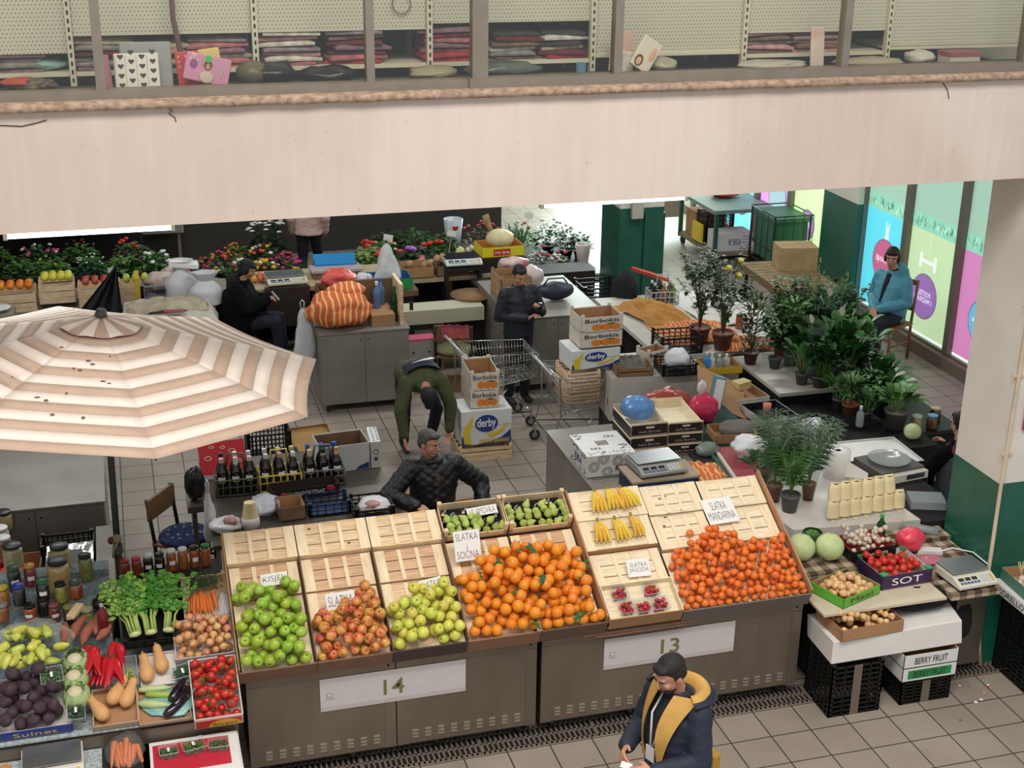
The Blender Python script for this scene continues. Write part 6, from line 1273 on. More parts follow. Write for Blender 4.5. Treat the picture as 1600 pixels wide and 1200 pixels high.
m=MB();m.box(5.92,6.05,15.7,16.0,.1,.88,mat('coat_black','#17181a',.9));one('black_bin',m,'black bin below the draped coat','bin')
m=MB();m.box(0,.55,0,.75,0,.012,CARD,M=TR(rx=0));one('cardboard_flap',m,'bent brown cardboard sheet leaning behind the pink bag','cardboard',(5.55,12.15,1.02),(R(8),R(24),R(-18)))
m=MB();m.box(0,.10,0,.30,0,.34,mat('carton_teal','#5f8f96',.6));m.box(-.001,.09,-.002,.0,.02,.32,PAPER);one('printed_carton',m,'slim pale carton leaning beside the pink bag handles','box',(5.62,12.0,.96),(R(-16),R(10),R(-20)))
tray('cardboard_box','low open carton in front of the bent cardboard sheet',TR(5.30,11.15,.96,rz=-6),.42,.3,.09,CARD,inner=CARD)
m=MB();crumple(.42,.3,.12,mat('bag_net_grey','#6a625c',.8,bump=1,scale=30),91,.4,q=m);one('onion_net',m,'grey brown net bag lying right of the low open carton','bag',(5.62,11.35,.96))
# far stalls under the balcony
def pot_mb(r,h,mt,m=None,soil=True):
 m=m or MB();m.lathe([(r*.7,0),(r*.98,h*.88),(r*1.06,h*.88),(r*1.06,h),(r*.95,h),(r*.93,h*.9),(0,h*.9)],mt,n=18);return m
LM={}
def leafmat(c):return mat('leaf'+c[1:],c,.42,var=.25,scale=25)
def bloom(m,p,r,mt,rnd,kind='ball'):
 if kind=='ball':m.sph(p,(r,r,r*.7),mt,n=7,m=4,nz=.5,ns=3,seed=rnd.random()*9)
 else:
  p=Vector(p)
  for i in range(9):a=i*.698;leaf(m,p,(math.cos(a),math.sin(a)-.2,.35),r,r*.25,mt,.1,n=2)
  m.sph(p,(r*.22,r*.22,r*.15),mat('daisy_eye','#c9a63a',.7),n=6,m=3)
def flowerpot(label,x,y,z,r,h,leafc,blooms=(),n=90,lw=.03,ll=.10,potc='#2b2b2c',kind='ball',name='flowering_plant',cat='plant',group=None,tall=1.0):
 t=T(name,label,cat,(x,y,z),group=group);rnd=random.Random(int(abs(x*731+y*97))+int(r*1000));m=pot_mb(min(.11,r*.55),.13,mat('pot'+potc[1:],potc,.5));m.build('pot',parent=t)
 m=MB();lm=leafmat(leafc)
 for i in range(int(n*(1.25 if h<.6 else 3))):
  a=rnd.uniform(0,6.283);q=rnd.random()**.5;zz=.12+(h-.12)*(1-q*q*.7)*rnd.uniform(.35,1)*tall;p=Vector((r*q*.85*math.cos(a),r*q*.85*math.sin(a),zz));leaf(m,p,(math.cos(a),math.sin(a),rnd.uniform(-.1,.9)),ll*rnd.uniform(.7,1.2),lw,lm,.3,n=3)
 for i in range(8):a=i*.785;m.tube([(0,0,.1),(r*.4*math.cos(a),r*.4*math.sin(a),h*.6)],.003,lm,n=4)
 m.build('foliage',parent=t)
 for(c_,nb,rb)in blooms:
  m=MB();mt=mat('bloom'+c_[1:],c_,.6)
  for i in range(nb):
   a=rnd.uniform(0,6.283);q=rnd.random()**.5;p=(r*q*math.cos(a),r*q*math.sin(a),.05+h*(1.02-.35*q*q));bloom(m,p,rb,mt,rnd,kind)
  m.build('blossoms',parent=t)
 return t
def table_box(label,x0,x1,y0,y1,z,mt,name='flower_table'):
 m=MB();m.box(x0,x1,y0,y1,z-.05,z,mt)
 for a in(x0+.03,x1-.03):
  for b_ in(y0+.03,y1-.03):m.box(a-.02,a+.02,b_-.02,b_+.02,0,z-.05,mt)
 m.box(x0+.02,x1-.02,y1-.04,y1-.02,.05,z-.05,mt);return one(name,m,label,'table')
DKT=mat('table_dark','#1c1b1a',.7);table_box('dark staging bench of the flower stall at the far left',-3.2,.62,18.9,20.3,.62,DKT);table_box('upper dark staging shelf behind the first flower bench',-3.2,.3,20.4,21.5,1.12,DKT)
table_box('low dark bench of the colourful spring flowers',.75,2.42,19.0,20.6,.38,DKT);table_box('dark bench of the tulips and primroses',3.1,5.0,19.2,20.8,.35,DKT);table_box('dark bench of vases and grasses near the corridor',5.0,6.95,18.7,20.9,.32,DKT)
lc=['#47703a','#527c40','#3f6a3c','#5f8a46','#54704a']
rnd0=random.Random(21)
left_spec=[(-1.9,19.3,[('#d9c03a',5,.03)],'dark green plants with a yellow bloom'),(-1.35,19.3,(),'plain dark green foliage beside the oranges'),(-.95,19.25,[('#d9b93c',5,.02)],'foliage with small yellow blooms behind the yellow apples'),(-.45,19.2,[('#e4e6c8',16,.016)],'variegated pale leaved plant behind the red apples'),(-.0,19.25,[('#5c2430',18,.02)],'dark purple leaved plant beside the black cloth'),(.38,19.3,[('#e8e6e2',6,.035)],'dense green plant with white blooms near the heater'),(-1.7,20.0,(),'dark leafy plant in the second row'),(-1.15,20.0,[('#d8508c',6,.03),('#ece6e6',6,.025)],'plant with pink and white blooms in the second row'),(-.6,20.0,[('#7a3a44',10,.02)],'reddish leaved plant in the second row'),(.1,19.95,[('#d03a34',6,.035)],'plant with bright red geranium heads')]
for x,y,bl,nm in left_spec:flowerpot(nm+' on the far left flower bench',x,y,.62,.26,.36,rnd0.choice(lc),bl,n=110,group='potted plants on the far left bench')
for i in range(8):x=-1.9+i*.31;flowerpot('potted green plant on the upper staging shelf, '+('%s from the frame edge'%['first','second','third','fourth','fifth','sixth','seventh','eighth'][i]),x,20.85,1.12,.24,.4,rnd0.choice(['#4f7436','#3b5c2c','#567a3c','#394b34']),[('#c98a4a',3,.02)]if i==5 else(('#b03a30',2,.03),)if i==6 else(),n=90,group='plants on the upper staging shelf')
q=MB();q.cyl((0,0,0),(0,0,.17),.055,mat('blue_cup','#1f6b98',.4),n=14);one('flower_vase',q,'blue plastic cup among the far left flowers','vase',(-.78,19.62,.62));q=MB();q.box(-.05,.05,0,.004,0,.07,PAPER);one('price_tag',q,'small white tag standing among the far left flowers','sign',(-.18,18.98,.82))
spec=[(.95,19.4,.22,.32,'#3d5a32',[('#b02a50',10,.035)],'ball','magenta red flowering plant beside the heater'),(1.05,18.95,.2,.26,'#5b6c4a',[('#f4f2ea',26,.03)],'daisy','mound of white daisies left of the woman in black'),(1.28,19.9,.24,.34,'#41572f',[('#b23a4a',14,.03),('#c87a3a',5,.03)],'ball','crimson mound behind the white daisies'),(1.0,19.15,.2,.28,'#4a6a38',[('#e2c02a',7,.035)],'ball','yellow flowers behind the white sack'),(1.62,19.35,.2,.36,'#4a6a38',[('#e8d9d4',5,.035),('#c2384a',4,.035)],'ball','pink and white tulips above the woman in black'),(1.62,20.1,.24,.4,'#6c7c34',[('#c4772c',14,.025)],'ball','bronze orange flowering plant in the back row'),(1.93,19.3,.2,.34,'#3f5c30',[('#e0be2c',7,.04),('#c95a2c',6,.035),('#f0eee6',4,.035)],'ball','mixed yellow, orange and white primroses'),(1.98,19.95,.2,.42,'#465c34',[('#d8483c',6,.035),('#efe9dc',4,.035),('#e2bd36',4,.03)],'ball','red white and yellow primroses in the back row'),(2.08,20.2,.30,.78,'#2f4a2e',[('#f6f5f0',46,.045)],'daisy','tall bush of white chrysanthemums'),(2.3,19.3,.2,.32,'#3a5a30',[('#c2307c',6,.04)],'ball','plant with a vivid pink hyacinth'),(2.25,19.55,.22,.36,'#4a5a3a',[('#b03358',14,.035)],'ball','magenta heather like plant at the bench end'),(2.3,19.05,.16,.26,'#4c6a38',[('#e2a43a',10,.035)],'ball','orange yellow pansies in a clear wrap'),(2.25,18.95,.18,.2,'#5a7040',(),'ball','low grassy green plant beside the scale'),(1.35,19.35,.2,.3,'#47643a',[('#d29a34',6,.03)],'ball','amber flowers above the white daisies')]
for x,y,r_,h_,c_,bl,kd,nm in spec:flowerpot(nm+' on the spring flower bench',x,y,.38,r_,h_,c_,bl,n=90,kind=kd)
spec=[(3.45,19.5,.2,.5,'#8aa860',[('#c9302c',9,.045)],'pale leaved red tulips behind the white bag'),(3.75,19.9,.26,.4,'#3e5c30',[('#e6c98a',6,.03),('#d8a48c',4,.03)],'cream flowers with a white tag in the back'),(4.05,19.45,.26,.36,'#35562c',[('#e0407c',4,.05),('#b86ad0',3,.055)],'green plants with one pink and one violet bloom'),(4.5,19.6,.3,.4,'#2f5428',[('#d2402c',5,.05)],'dense green plant with orange red blooms'),(4.35,20.3,.34,.5,'#37552e',(),'tall dark green mound under the balcony edge'),(3.95,20.45,.3,.48,'#3a5632',(),'dark foliage right behind the cream flowers'),(4.75,20.1,.24,.44,'#4f7038',(),'yellow green fern like plant with a tag'),(3.95,19.0,.2,.26,'#47643a',[('#cf4a34',5,.04)],'low plant with red primroses behind the bag'),(3.4,19.05,.16,.2,'#47643a',[('#d46a2c',4,.045),('#e2b030',2,.04)],'low orange and yellow primroses'),(3.15,19.2,.14,.18,'#4a6440',[('#d83c84',3,.045)],'small plant with a magenta bloom by the blue lid')]
for x,y,r_,h_,c_,bl,nm in spec:flowerpot(nm+' on the tulip bench',x,y,.35,r_,h_,c_,bl,n=110,ll=.12,lw=.04)
for(x,y,z,lb)in((3.72,19.6,.95,'white price tag above the cream flowers'),(4.72,19.8,.9,'white price tag above the yellow green fern'),(6.1,20.4,.95,'white price tag on the corner plants')):q=MB();q.box(-.07,.07,0,.004,0,.09,PAPER);q.box(-.004,.004,.004,.008,-.3,.02,WOOD);one('price_tag',q,lb,'sign',(x,y-.3,z),(R(-12),R(12),0))
t=T('flower_bucket','tall pale grey vase with a red heart print behind the scale','vase',(4.92,20.2,.37));m=MB();m.lathe([(.09,0),(.15,.62),(.14,.62),(.085,.02),(0,.02)],mat('vase_grey','#b9c0c6',.4),n=20);m.build('body',parent=t);m=MB();m.add([(.0+.05*math.sin(a)**3,-.146,.5+.0034*(13*math.cos(a)-5*math.cos(2*a)-2*math.cos(3*a)))for a in[k*2*PI/16 for k in range(16)]],[tuple(range(16))],mat('heart_red','#c22a30',.5));m.build('heart_print',parent=t)
m=MB();m.box(4.75,5.25,19.6,20.0,0,.34,BLACKP);one('plastic_crate',m,'black crate below the grey vase','crate')
flowerpot('red flowering bush in a dark pot right of the grey vase',5.4,20.3,.33,.34,.5,'#4c3f34',[('#a8343a',26,.03)],n=80);flowerpot('white cyclamen plant behind the yellow melon',4.75,18.5,.62,.16,.22,'#33502e',[('#f0efec',10,.028)],n=50)
m=MB();m.box(4.55,4.95,18.3,18.7,0,.62,DKT);one('plant_stand',m,'dark stand under the white cyclamen','stand')
t=T('grass_plant','tall grey green leek like leaves beside the pumpkin box','plant',(5.75,19.6,.33));m=pot_mb(.11,.14,BLACKP);m.build('pot',parent=t);m=MB();rnd=random.Random(5)
for i in range(46):a=rnd.uniform(0,6.28);leaf(m,(.06*math.cos(a),.06*math.sin(a),.1),(math.cos(a)*.25,math.sin(a)*.25,1),rnd.uniform(.45,.65),.016,leafmat('#5d7a5a'),.12,n=4)
m.build('foliage',parent=t)
spec=[(6.0,20.3,.3,.5,'#4f8a34',[('#d8d0c8',3,.03),('#a23a3a',3,.03)],'bright green broad leaves with a white tag'),(6.5,20.3,.3,.5,'#2f5e40',[('#eef0ee',6,.03)],'dark green foliage with a few white blooms'),(6.7,20.0,.2,.5,'#6c7c62',(),'grey green trailing leaves by the pinkish vase'),(6.1,19.2,.34,.36,'#4e6040',[('#c23a5c',8,.035)],'speckled leafy mound with pink hyacinths'),(6.9,19.9,.2,.4,'#3a5432',(),'round bushy plant at the corridor edge')]
for x,y,r_,h_,c_,bl,nm in spec:flowerpot(nm+' on the corner bench',x,y,.32,r_,h_,c_,bl,n=120)
m=MB();m.lathe([(.07,0),(.12,.4),(.11,.4),(.06,.02),(0,.02)],mat('vase_pinkish','#cdbdb6',.4),n=18);one('flower_vase',m,'tall pinkish white vase at the corner of the flower bench','vase',(6.72,19.25,.33));m=MB();m.box(-.16,.2,-.12,.12,0,.03,PAPER);m.box(-.2,-.16,-.12,.25,0,.14,PAPER,M=TR(rz=20));one('white_tray',m,'white tray at the foot of the pinkish vase','tray',(6.72,19.0,.33))
m=MB();m.box(5.6,6.55,18.2,18.68,0,.62,mat('crate_dark_red','#241513',.7));one('plant_trough',m,'dark trough below the speckled hyacinth mound','trough');crate_black('plastic_crate','black crate with a logo beside the dark green sheet',TR(6.05,17.2,.37),.55,.5,.3,rows=5);crate_black('plastic_crate','lower black crate under the logo crate',TR(6.0,17.1,.0),.6,.55,.34,rows=4);m=MB();m.box(6.15,6.5,17.085,17.10,.2,.3,mat('label_grey','#9aa39c',.6));one('crate_label',m,'pale label on the lower black crate','label')
m=MB();m.grid(lambda u,v:(.5*u,.05*math.sin(u*17)*(1-v*.5),-.7*v),24,8,mat('sheet_green_dark','#12372f',.5));one('green_sheet',m,'dark green plastic sheet hanging behind the standing man','sheet',(5.5,17.2,.72),(0,0,R(-15)))
m=MB();m.box(-3.2,1.3,17.55,18.5,.72,.78,mat('board_grey','#8b8375',.7));
for a in(-3.0,-1.2,.4,1.2):m.box(a,a+.06,17.6,18.4,0,.72,WOODD)
m.box(-3.2,1.3,18.35,18.45,0,.72,mat('front_box_dark','#262322',.8));one('market_counter',m,'far counter of wooden boards under the apple crates','counter')
FC=[(-1.62,'oranges','#e8842a','#ec8f33',.055),(-1.07,'yellow apples','#d8cf3c','#e0d858',.055),(-.60,'red apples','#b0403a','#c4544a',.052),(-.10,'green apples','#a9c444','#bcd060',.05)]
for i,(x,nm,c1,c2,r_)in enumerate(FC):
 w=.52 if i!=1 else.44;z=.78 if i!=1 else.86
 wcrate('wooden_crate','pale wooden crate of %s at the back left stall'%nm,TR(x,17.58,z,rz=1),w,.42,.24,slats=2 if i!=1 else 3);P=pack(16,x+.01,x+w-.01,17.6,17.98,r_,None,.5,i,base=z+.2,sp=1.95,layers=1);P2=[(p[0],p[1],p[2],p[3])for p in P]
 pr=ball_proto(nm.replace(' ','_')[:-1],mat('far_fruit%d'%i,c1,.4,col2=c2,scale=8,rand=.2),r_,.92,n=12);pile(pr,P2+[(x+w*f,17.64+.1*g,z+.2+r_*2.4,r_)for f in(.2,.42,.64,.84)for g in(0,1)],r_,'%s in the far wooden crate'%nm[:-1],nm.split()[-1][:-1],nm+' in the far crates',Matrix.Identity(4))
m=MB();m.lathe([(0,.0),(.1,.02),(.16,.045),(.165,.05),(.1,.03),(0,.012)],PAPER,n=24);one('white_dish',m,'white dish at the frame edge before the far oranges','dish',(-1.55,17.2,.93));m=MB();m.box(-1.75,-1.35,17.0,17.4,0,.93,mat('board_grey','#8b8375',.7));one('wooden_stand',m,'grey wooden stand under the white dish','stand')
wcrate('wooden_crate','weathered empty crate lying below the far yellow apples',TR(-1.02,17.0,.60,rz=1),.9,.3,.12,wood=mat('wood_grey','#8c7f68',.8,var=.15));m=MB();m.box(-1.0,-.2,17.02,17.3,0,.6,mat('front_box_dark','#262322',.8));one('dark_box',m,'dark box below the weathered empty crate','box')
t=T('water_canister','blue tinted water bottle lying at the far left','bottle',(-1.2,16.75,.9));m=MB();m.lathe([(0,0),(.09,0),(.1,.05),(.1,.2),(.04,.27),(0,.28)],film('water_blue2','#2f7ec0',.75,.1,.3),n=16,M=TR(ry=90));m.build('body',parent=t)
m=MB();m.box(-2.2,-.88,16.3,17.0,.76,.8,mat('grey_top','#b9bcbf',.4));m.box(-2.2,-.9,16.28,16.32,.7,.82,WT if 'WT' in globals()else PAPER);m.box(-2.2,-.95,16.35,16.95,0,.76,mat('beige_front','#9c8a72',.7));one('serving_table',m,'pale table at the far left with a blue bottle on it','table');one('plastic_bag',crumple(.3,.2,.12,mat('bag_pink_white','#d98aa4',.5,col2='#e6e0e0',scale=9),6,.4),'pink and white bag beside the blue bottle','bag',(-1.55,16.7,.80))
t=T('draped_cloth','black cloth draped to a peak over the far apple crates','cloth',(-.15,17.1,0));m=MB()
m.grid(lambda u,v:(.05-.98*v*(1-u)+.08*u*v+.03*math.sin(u*30)*v,-.12-.25*v+.05*math.sin(u*22),1.48-1.05*v),40,16,mat('cloth_black','#16171a',.85));m.build('cloth',parent=t)
crate_black('plastic_crate','grey blue tray of bagged onions beside the white sacks',TR(.18,17.3,.93),.62,.42,.16,rows=1,cols=2,mt=mat('crate_greyblue','#8b93a3',.6),wall=.02);m=MB();m.box(.15,1.12,17.0,17.54,.0,.92,mat('front_box_dark','#262322',.8));m.box(.15,.2,16.98,17.0,.4,.8,mat('strip_violet','#6a5aa8',.6));one('dark_counter',m,'dark counter below the grey blue tray','counter')
for k,(x,y,lb)in enumerate(((.42,17.5,'lying in the grey blue tray'),(.62,17.75,'behind the grey blue tray'))):one('onion_bag',crumple(.4,.28,.24,mat('bag_onion','#b79a8c',.5,col2='#c9b8b0',scale=18,bump=.8),5+k,.5),'clear bag of pinkish onions '+lb,'bag',(x,y,.97))
m=MB();m.box(.1,.16,17.25,17.6,.95,1.22,mat('box_yellow2','#c9a32a',.6));one('yellow_box',m,'narrow yellow box beside the grey blue tray','box')
t=T('covered_table','table draped with a pale beige cloth in front of the white sacks','table',(0,0,0));m=MB();CL=mat('cloth_beige','#bdb6a8',.9,var=.06,scale=4)
def dr(u,v):
 x0,x1,y0,y1=-.05,.98,16.05,17.0;a=max(0,min(1,(u-.12)/.76));b_=max(0,min(1,(v-.25)/.75));x=x0+(x1-x0)*a;y=y0+(y1-y0)*b_
 z=1.0+.03*noise.noise(Vector((u*5,v*5,2)))
 if u<.12:z-=(.12-u)/.12*.75;x-=.05+.03*math.sin(v*20)
 if u>.88:z-=(u-.88)/.12*.75;x+=.05+.03*math.sin(v*20)
 if v<.25:z=min(z,1.0-(.25-v)/.25*.75);y-=.05+.03*math.sin(u*22)
 return(x,y,z)
m.grid(dr,50,30,CL);m.build('tablecloth',parent=t);m=MB();m.box(-.0,.94,16.1,16.95,.0,.96,mat('front_box_dark','#262322',.8));m.build('table_body',parent=t)
cloth_heap('crumpled beige cloth with a red tag on the covered table',.45,16.65,1.01,.95,.5,.12,mat('cloth_sand','#a89c86',.95,var=.2,scale=6),23);m=MB();m.box(-.12,.12,-.05,.05,0,.01,mat('red_tag','#8c2a34',.6));one('red_case',m,'dark red flat case on the crumpled beige cloth','case',(.52,16.3,1.05),(0,0,R(-10)))
SKW=mat('sack_white','#d0cfd2',.6,bump=.6,scale=10)
def sack(label,x,y,z,w,h,seed,flap=False):
 t=T('white_sack',label,'sack',(x,y,z));m=MB();f=lambda u,v:((w/2*(1-.62*max(0,(v-.55)/.45)**1.3)*(1+.12*noise.noise(Vector((math.cos(u*6.28)*2,math.sin(u*6.28)*2,v*3+seed)))))*math.cos(u*6.283),(w/2.6*(1-.5*max(0,(v-.55)/.45)))*math.sin(u*6.283),h*v);m.grid(f,28,14,SKW);m.build('body',parent=t)
 m=MB();m.grid(lambda u,v:(w*.22*(1+.8*v)*math.cos(u*6.283)*(1+.2*math.sin(u*31)),w*.18*(1+.6*v)*math.sin(u*6.283),h+.1*v),28,3,SKW);m.build('tied_neck',parent=t)
 if flap:m=MB();m.box(-.2,.16,-.1,.12,h+.02,h+.07,mat('sack_flap','#e8e6e2',.6),M=TR(ry=8));m.build('paper_flap',parent=t)
sack('tall tied white sack with a paper flap behind the pale cloth',.66,17.15,.93,.38,.42,1,True);sack('shorter tied white sack right of the tall one',.95,16.95,.93,.40,.30,5)
BW3=mat('wood_stall','#6e5540',.8,var=.15);m=MB();m.box(1.45,5.2,17.45,18.3,.84,.9,mat('board_pale2','#b9a583',.7))
for a in(1.5,2.35,3.4,4.2,5.1):m.box(a,a+.05,17.5,18.2,0,.84,BW3)
m.box(1.45,5.2,18.2,18.28,0,.84,mat('front_box_dark','#262322',.8));one('market_counter',m,'far wooden counter with scales, potatoes and boxes','counter')
scale('cream market scale left of the coral bag on the far counter',2.02,17.62,.93,3,.52,.42,plate='#a3a8aa',body='#d3ccb4');m=MB();m.box(1.72,2.3,17.36,17.44,.4,.93,mat('box_brown_dark','#33251e',.8));one('brown_box',m,'dark brown box under the cream far scale','box')
for(x,c_,lb)in((1.55,'#e0a23a','small heap of orange fruit behind the seated woman in black'),(1.78,'#cf6a4a','peachy apples in a bag with round eyes printed, beside the far scale')):
 m=MB()
 for k in range(7):m.sph(((k%3)*.07-.07,(k//3)*.07,.05+.03*(k%2)),.045,mat('heap'+c_[1:],c_,.5,rand=.2),n=10,m=6)
 one('fruit_heap',m,lb,'fruit',(x,17.75,.91),kind='stuff')
m=MB();m.box(0,.56,0,.3,.0,.02,mat('blue_lid','#2586c4',.45));one('blue_lid',m,'bright blue crate lid on the far counter','lid',(2.46,17.95,1.02),(R(14),0,R(-2)));m=MB();m.box(0,.68,0,.32,0,.03,mat('card_lilac','#aaa0a8',.7));m.box(.02,.66,.02,.3,-.1,0,CARDD);one('grey_tray',m,'grey cardboard tray under the blue lid','tray',(2.38,17.7,.99))
one('plastic_bag',crumple(.42,.3,.22,mat('bag_coral2','#df5f55',.35,bump=.7,scale=14),51,.6),'coral red plastic bag spilling from a carton on the far counter','bag',(2.62,17.05,1.0));tray('cardboard_box','brown carton under the coral bag',TR(2.35,16.85,.72),.5,.4,.28,CARDD,inner=CARD);one('plastic_bag',crumple(.22,.2,.16,mat('bag_white2','#dedee2',.4,bump=.7,scale=14),53,.6),'small white bag with a black tie near the coral bag','bag',(2.98,17.2,.95));m=MB();m.box(2.85,3.2,17.0,17.35,.7,.94,CARD);one('cardboard_box',m,'carton under the small white tied bag','box')
m=MB();m.box(2.3,3.2,16.75,17.4,0,.71,mat('front_box_dark','#262322',.8));one('dark_box',m,'dark box carrying the cartons of bags','box')
t=tray('printed_box','green and white printed tray with the tall white bag',TR(3.02,16.95,.92),.56,.40,.15,mat('print_green2','#1f8a48',.5),inner=mat('print_blue2','#2f5f9c',.6));m=MB();m.box(.0,.36,-.004,-.001,.0,.11,PAPER);m.build('white_print',parent=t);text('Paola',.2,.06,INK,TR(.2,-.006,.055,rx=90),parent=t)
m=MB();m.box(2.98,3.65,16.9,17.4,.84,.92,BW3);m.box(3.0,3.6,16.95,17.4,0,.84,mat('front_box_dark','#262322',.8));one('wooden_stand',m,'brown wooden stand under the green printed tray','stand')
hangbag('tall white crumpled bag with printed lines standing in the green tray',3.28,17.15,1.50,.34,.55,mat('bag_white_print','#cfd0d2',.45,bump=.8,scale=12))
for k in range(2):tray('cardboard_tray',('cardboard tray of potatoes left part, beside the green tray','dark wooden tray of potatoes next to the far black scale')[k],TR(3.55+k*.48,17.45,.91),.44,.4,.14,(CARD,mat('tray_brown','#8a684a',.8))[k])
pile(ball_proto('potato',shade_fruit('potato_skin','#a98a66','#b89a74',.8,.2),.055,.8,n=10),pack(16,3.56,4.44,17.55,18.05,.055,None,1.4,3,base=.93,layers=1),.055,'brown potato in the far trays','potato','potatoes on the far counter',Matrix.Identity(4))
scale('white market scale with a dark round plate on a black stand',4.38,17.5,1.06,-1,.50,.38,plate='#2e2f45',body='#cfd2cf');m=MB();m.box(4.12,4.62,17.32,17.68,1.0,1.055,mat('stand_black','#211c1a',.7));m.box(4.12,4.16,17.32,17.68,.4,1.0,mat('stand_black','#211c1a',.7));m.box(4.58,4.62,17.32,17.68,.4,1.0,mat('stand_black','#211c1a',.7));m.box(4.1,4.64,17.3,17.7,.36,.40,mat('stand_black','#211c1a',.7));one('scale_stand',m,'open black stand below the white far scale','stand')
m=MB();m.sph((0,0,.1),(.075,.075,.11),mat('melon_yellow','#d3cf86',.5),n=16,m=10);one('melon',m,'upright pale yellow melon behind the far scale','melon',(4.52,18.15,.9))
t=tray('yellow_fruit_box','yellow and red printed box carrying the pale pumpkin',TR(4.68,17.55,1.10,rz=1),.60,.42,.14,mat('box_yellow','#e4d21f',.5),inner=mat('inner_orange','#c98a4a',.7));m=MB();m.box(.16,.40,-.003,-.001,.02,.11,mat('print_red2','#c8262c',.5));m.build('red_print',parent=t);text('Buffy feel',.2,.05,PAPER,TR(.28,-.005,.065,rx=90,ry=180),parent=t)
m=MB();m.box(4.66,5.3,17.5,18.0,.9,1.095,mat('stand_black','#211c1a',.7));one('wooden_stand',m,'dark box under the yellow printed box','box')
t=T('pumpkin','flattened pale yellow pumpkin on the yellow printed box','pumpkin',(4.98,17.75,1.31));m=MB();v=[];m.sph((0,0,0),(.2,.19,.13),mat('pumpkin_pale','#ded2a0',.5,var=.05),n=32,m=14);m.v=[((x*(1-.05*abs(math.sin(4*math.atan2(y,x))))),y*(1-.05*abs(math.sin(4*math.atan2(y,x)))),z)for x,y,z in m.v];m.build('body',parent=t)
m=MB();m.tube([(-.1,.1,.08),(-.14,.12,.2),(-.17,.14,.3)],.035,mat('gourd_brown','#a98a62',.8,var=.2,scale=20),n=8,r1=.05);o=one('gourd',m,'knobbly brown gourd neck beside the pumpkin','gourd',(4.98,17.75,1.31));m=MB()
for k in range(12):m.sph(((k%4)*.05,(k//4)*.04,(k%2)*.03),.028,mat('garlic_white','#d8d0c0',.6),n=8,m=5)
one('garlic_heap',m,'small heap of white garlic left of the pumpkin','garlic',(4.62,18.05,1.08),kind='stuff')
hangbag('white plastic bag hanging below the far scale',4.72,17.0,1.0,.24,.42,mat('bag_white2','#dedee2',.4,bump=.7,scale=14));hangbag('greyish white bag hanging left of the orange bundle',1.95,15.45,1.25,.26,.62,mat('bag_white3','#cfd3d8',.4,bump=.7,scale=14))
m=MB();m.box(4.45,5.3,16.95,17.3,.84,.9,DKT);m.tube([(4.72,17.0,1.08),(4.72,17.1,1.0)],.008,ALU,n=5);m.box(4.5,4.55,17.0,17.25,0,.84,DKT);one('dark_shelf',m,'dark shelf the white bag hangs from','shelf')
steel_cab('steel cabinet with two doors carrying the orange striped bundle',2.10,3.16,15.18,16.2,1.0);steel_cab('grey steel cabinet behind the standing man',4.45,5.62,15.25,16.9,.98)
OR2=stripe_cloth('bag_orange_stripe','#d4683a','#de8450','#efc68a',44);t=T('bundle_bag','large orange striped sack bundle on the steel cabinet','bag',(2.38,15.45,1.005));m=MB();crumple(.72,.5,.42,OR2,61,.55,n=40,q=m);m.build('sack',parent=t);m=MB();crumple(.4,.3,.16,OR2,66,.6,q=m,M=TR(.1,.1,.32));m.build('knotted_top',parent=t)
m=MB();m.box(2.74,3.02,15.3,15.8,1.0,1.14,CARD);m.box(2.62,3.1,15.75,15.8,1.0,1.45,mat('brown_panel','#7b6148',.8));m.box(3.08,3.12,15.3,15.8,1.0,1.5,WOOD);one('cardboard_stand',m,'brown panels and carton behind the water bottles','box')
bottle('clear blue water bottle on the steel cabinet',2.86,15.6,1.145,'#dfe6ea',film('water_pet','#7fa6d0',.5,.1,.2),h=.32,r=.05,lab=False,group='bottles on the steel cabinet',name='water_bottle');bottle('blue capped water bottle behind the first one',2.93,15.72,1.145,'#3a6fc0',film('water_pet','#7fa6d0',.5,.1,.2),h=.32,r=.05,lab=False,group='bottles on the steel cabinet',name='water_bottle');bottle('tall dark green bottle at the corner of the steel cabinet',3.05,15.5,1.145-.14,'#2d6a48',mat('green_glass','#123f24',.1),h=.42,r=.05,lab=False,group='bottles on the steel cabinet',name='bottle')
m=MB();m.box(3.1,4.35,16.2,16.55,.68,.86,mat('beam_cream','#b9b49c',.6));m.box(3.75,3.85,16.3,16.5,0,.68,ALU);m.box(3.4,3.44,16.25,16.3,.86,.96,BLACK);one('steel_bench',m,'pale beam of the bench behind the cushioned chair','bench');m=MB();m.lathe([(0,0),(.26,0),(.28,.03),(0,.035)],WOODD,n=24);one('round_board',m,'round brown board under the black stand','board',(4.3,16.65,.86));m=MB();m.box(4.1,4.5,16.5,16.9,0,.855,mat('front_box_dark','#262322',.8));one('dark_box',m,'dark box under the round brown board','box')
m=MB();m.box(3.3,4.0,15.55,16.15,0,.02,CARD);one('floor_cardboard',m,'cardboard sheet on the floor under the cushioned chair','cardboard');t=T('paper_carton','upright pink edged carton behind the chair legs','box',(3.25,15.75,.021));m=MB();m.box(0,.36,0,.2,0,.6,mat('carton_grey','#a9a29c',.7));m.box(0,.36,0,.2,.6,.62,mat('carton_pink','#c0506a',.6));m.build('box_body',parent=t);m=MB()
for a in(.08,.28):
 for z in(.15,.45):m.cyl((a,-.003,z),(a,0,z),.014,BLACK,n=8)
m.build('round_hole',parent=t)
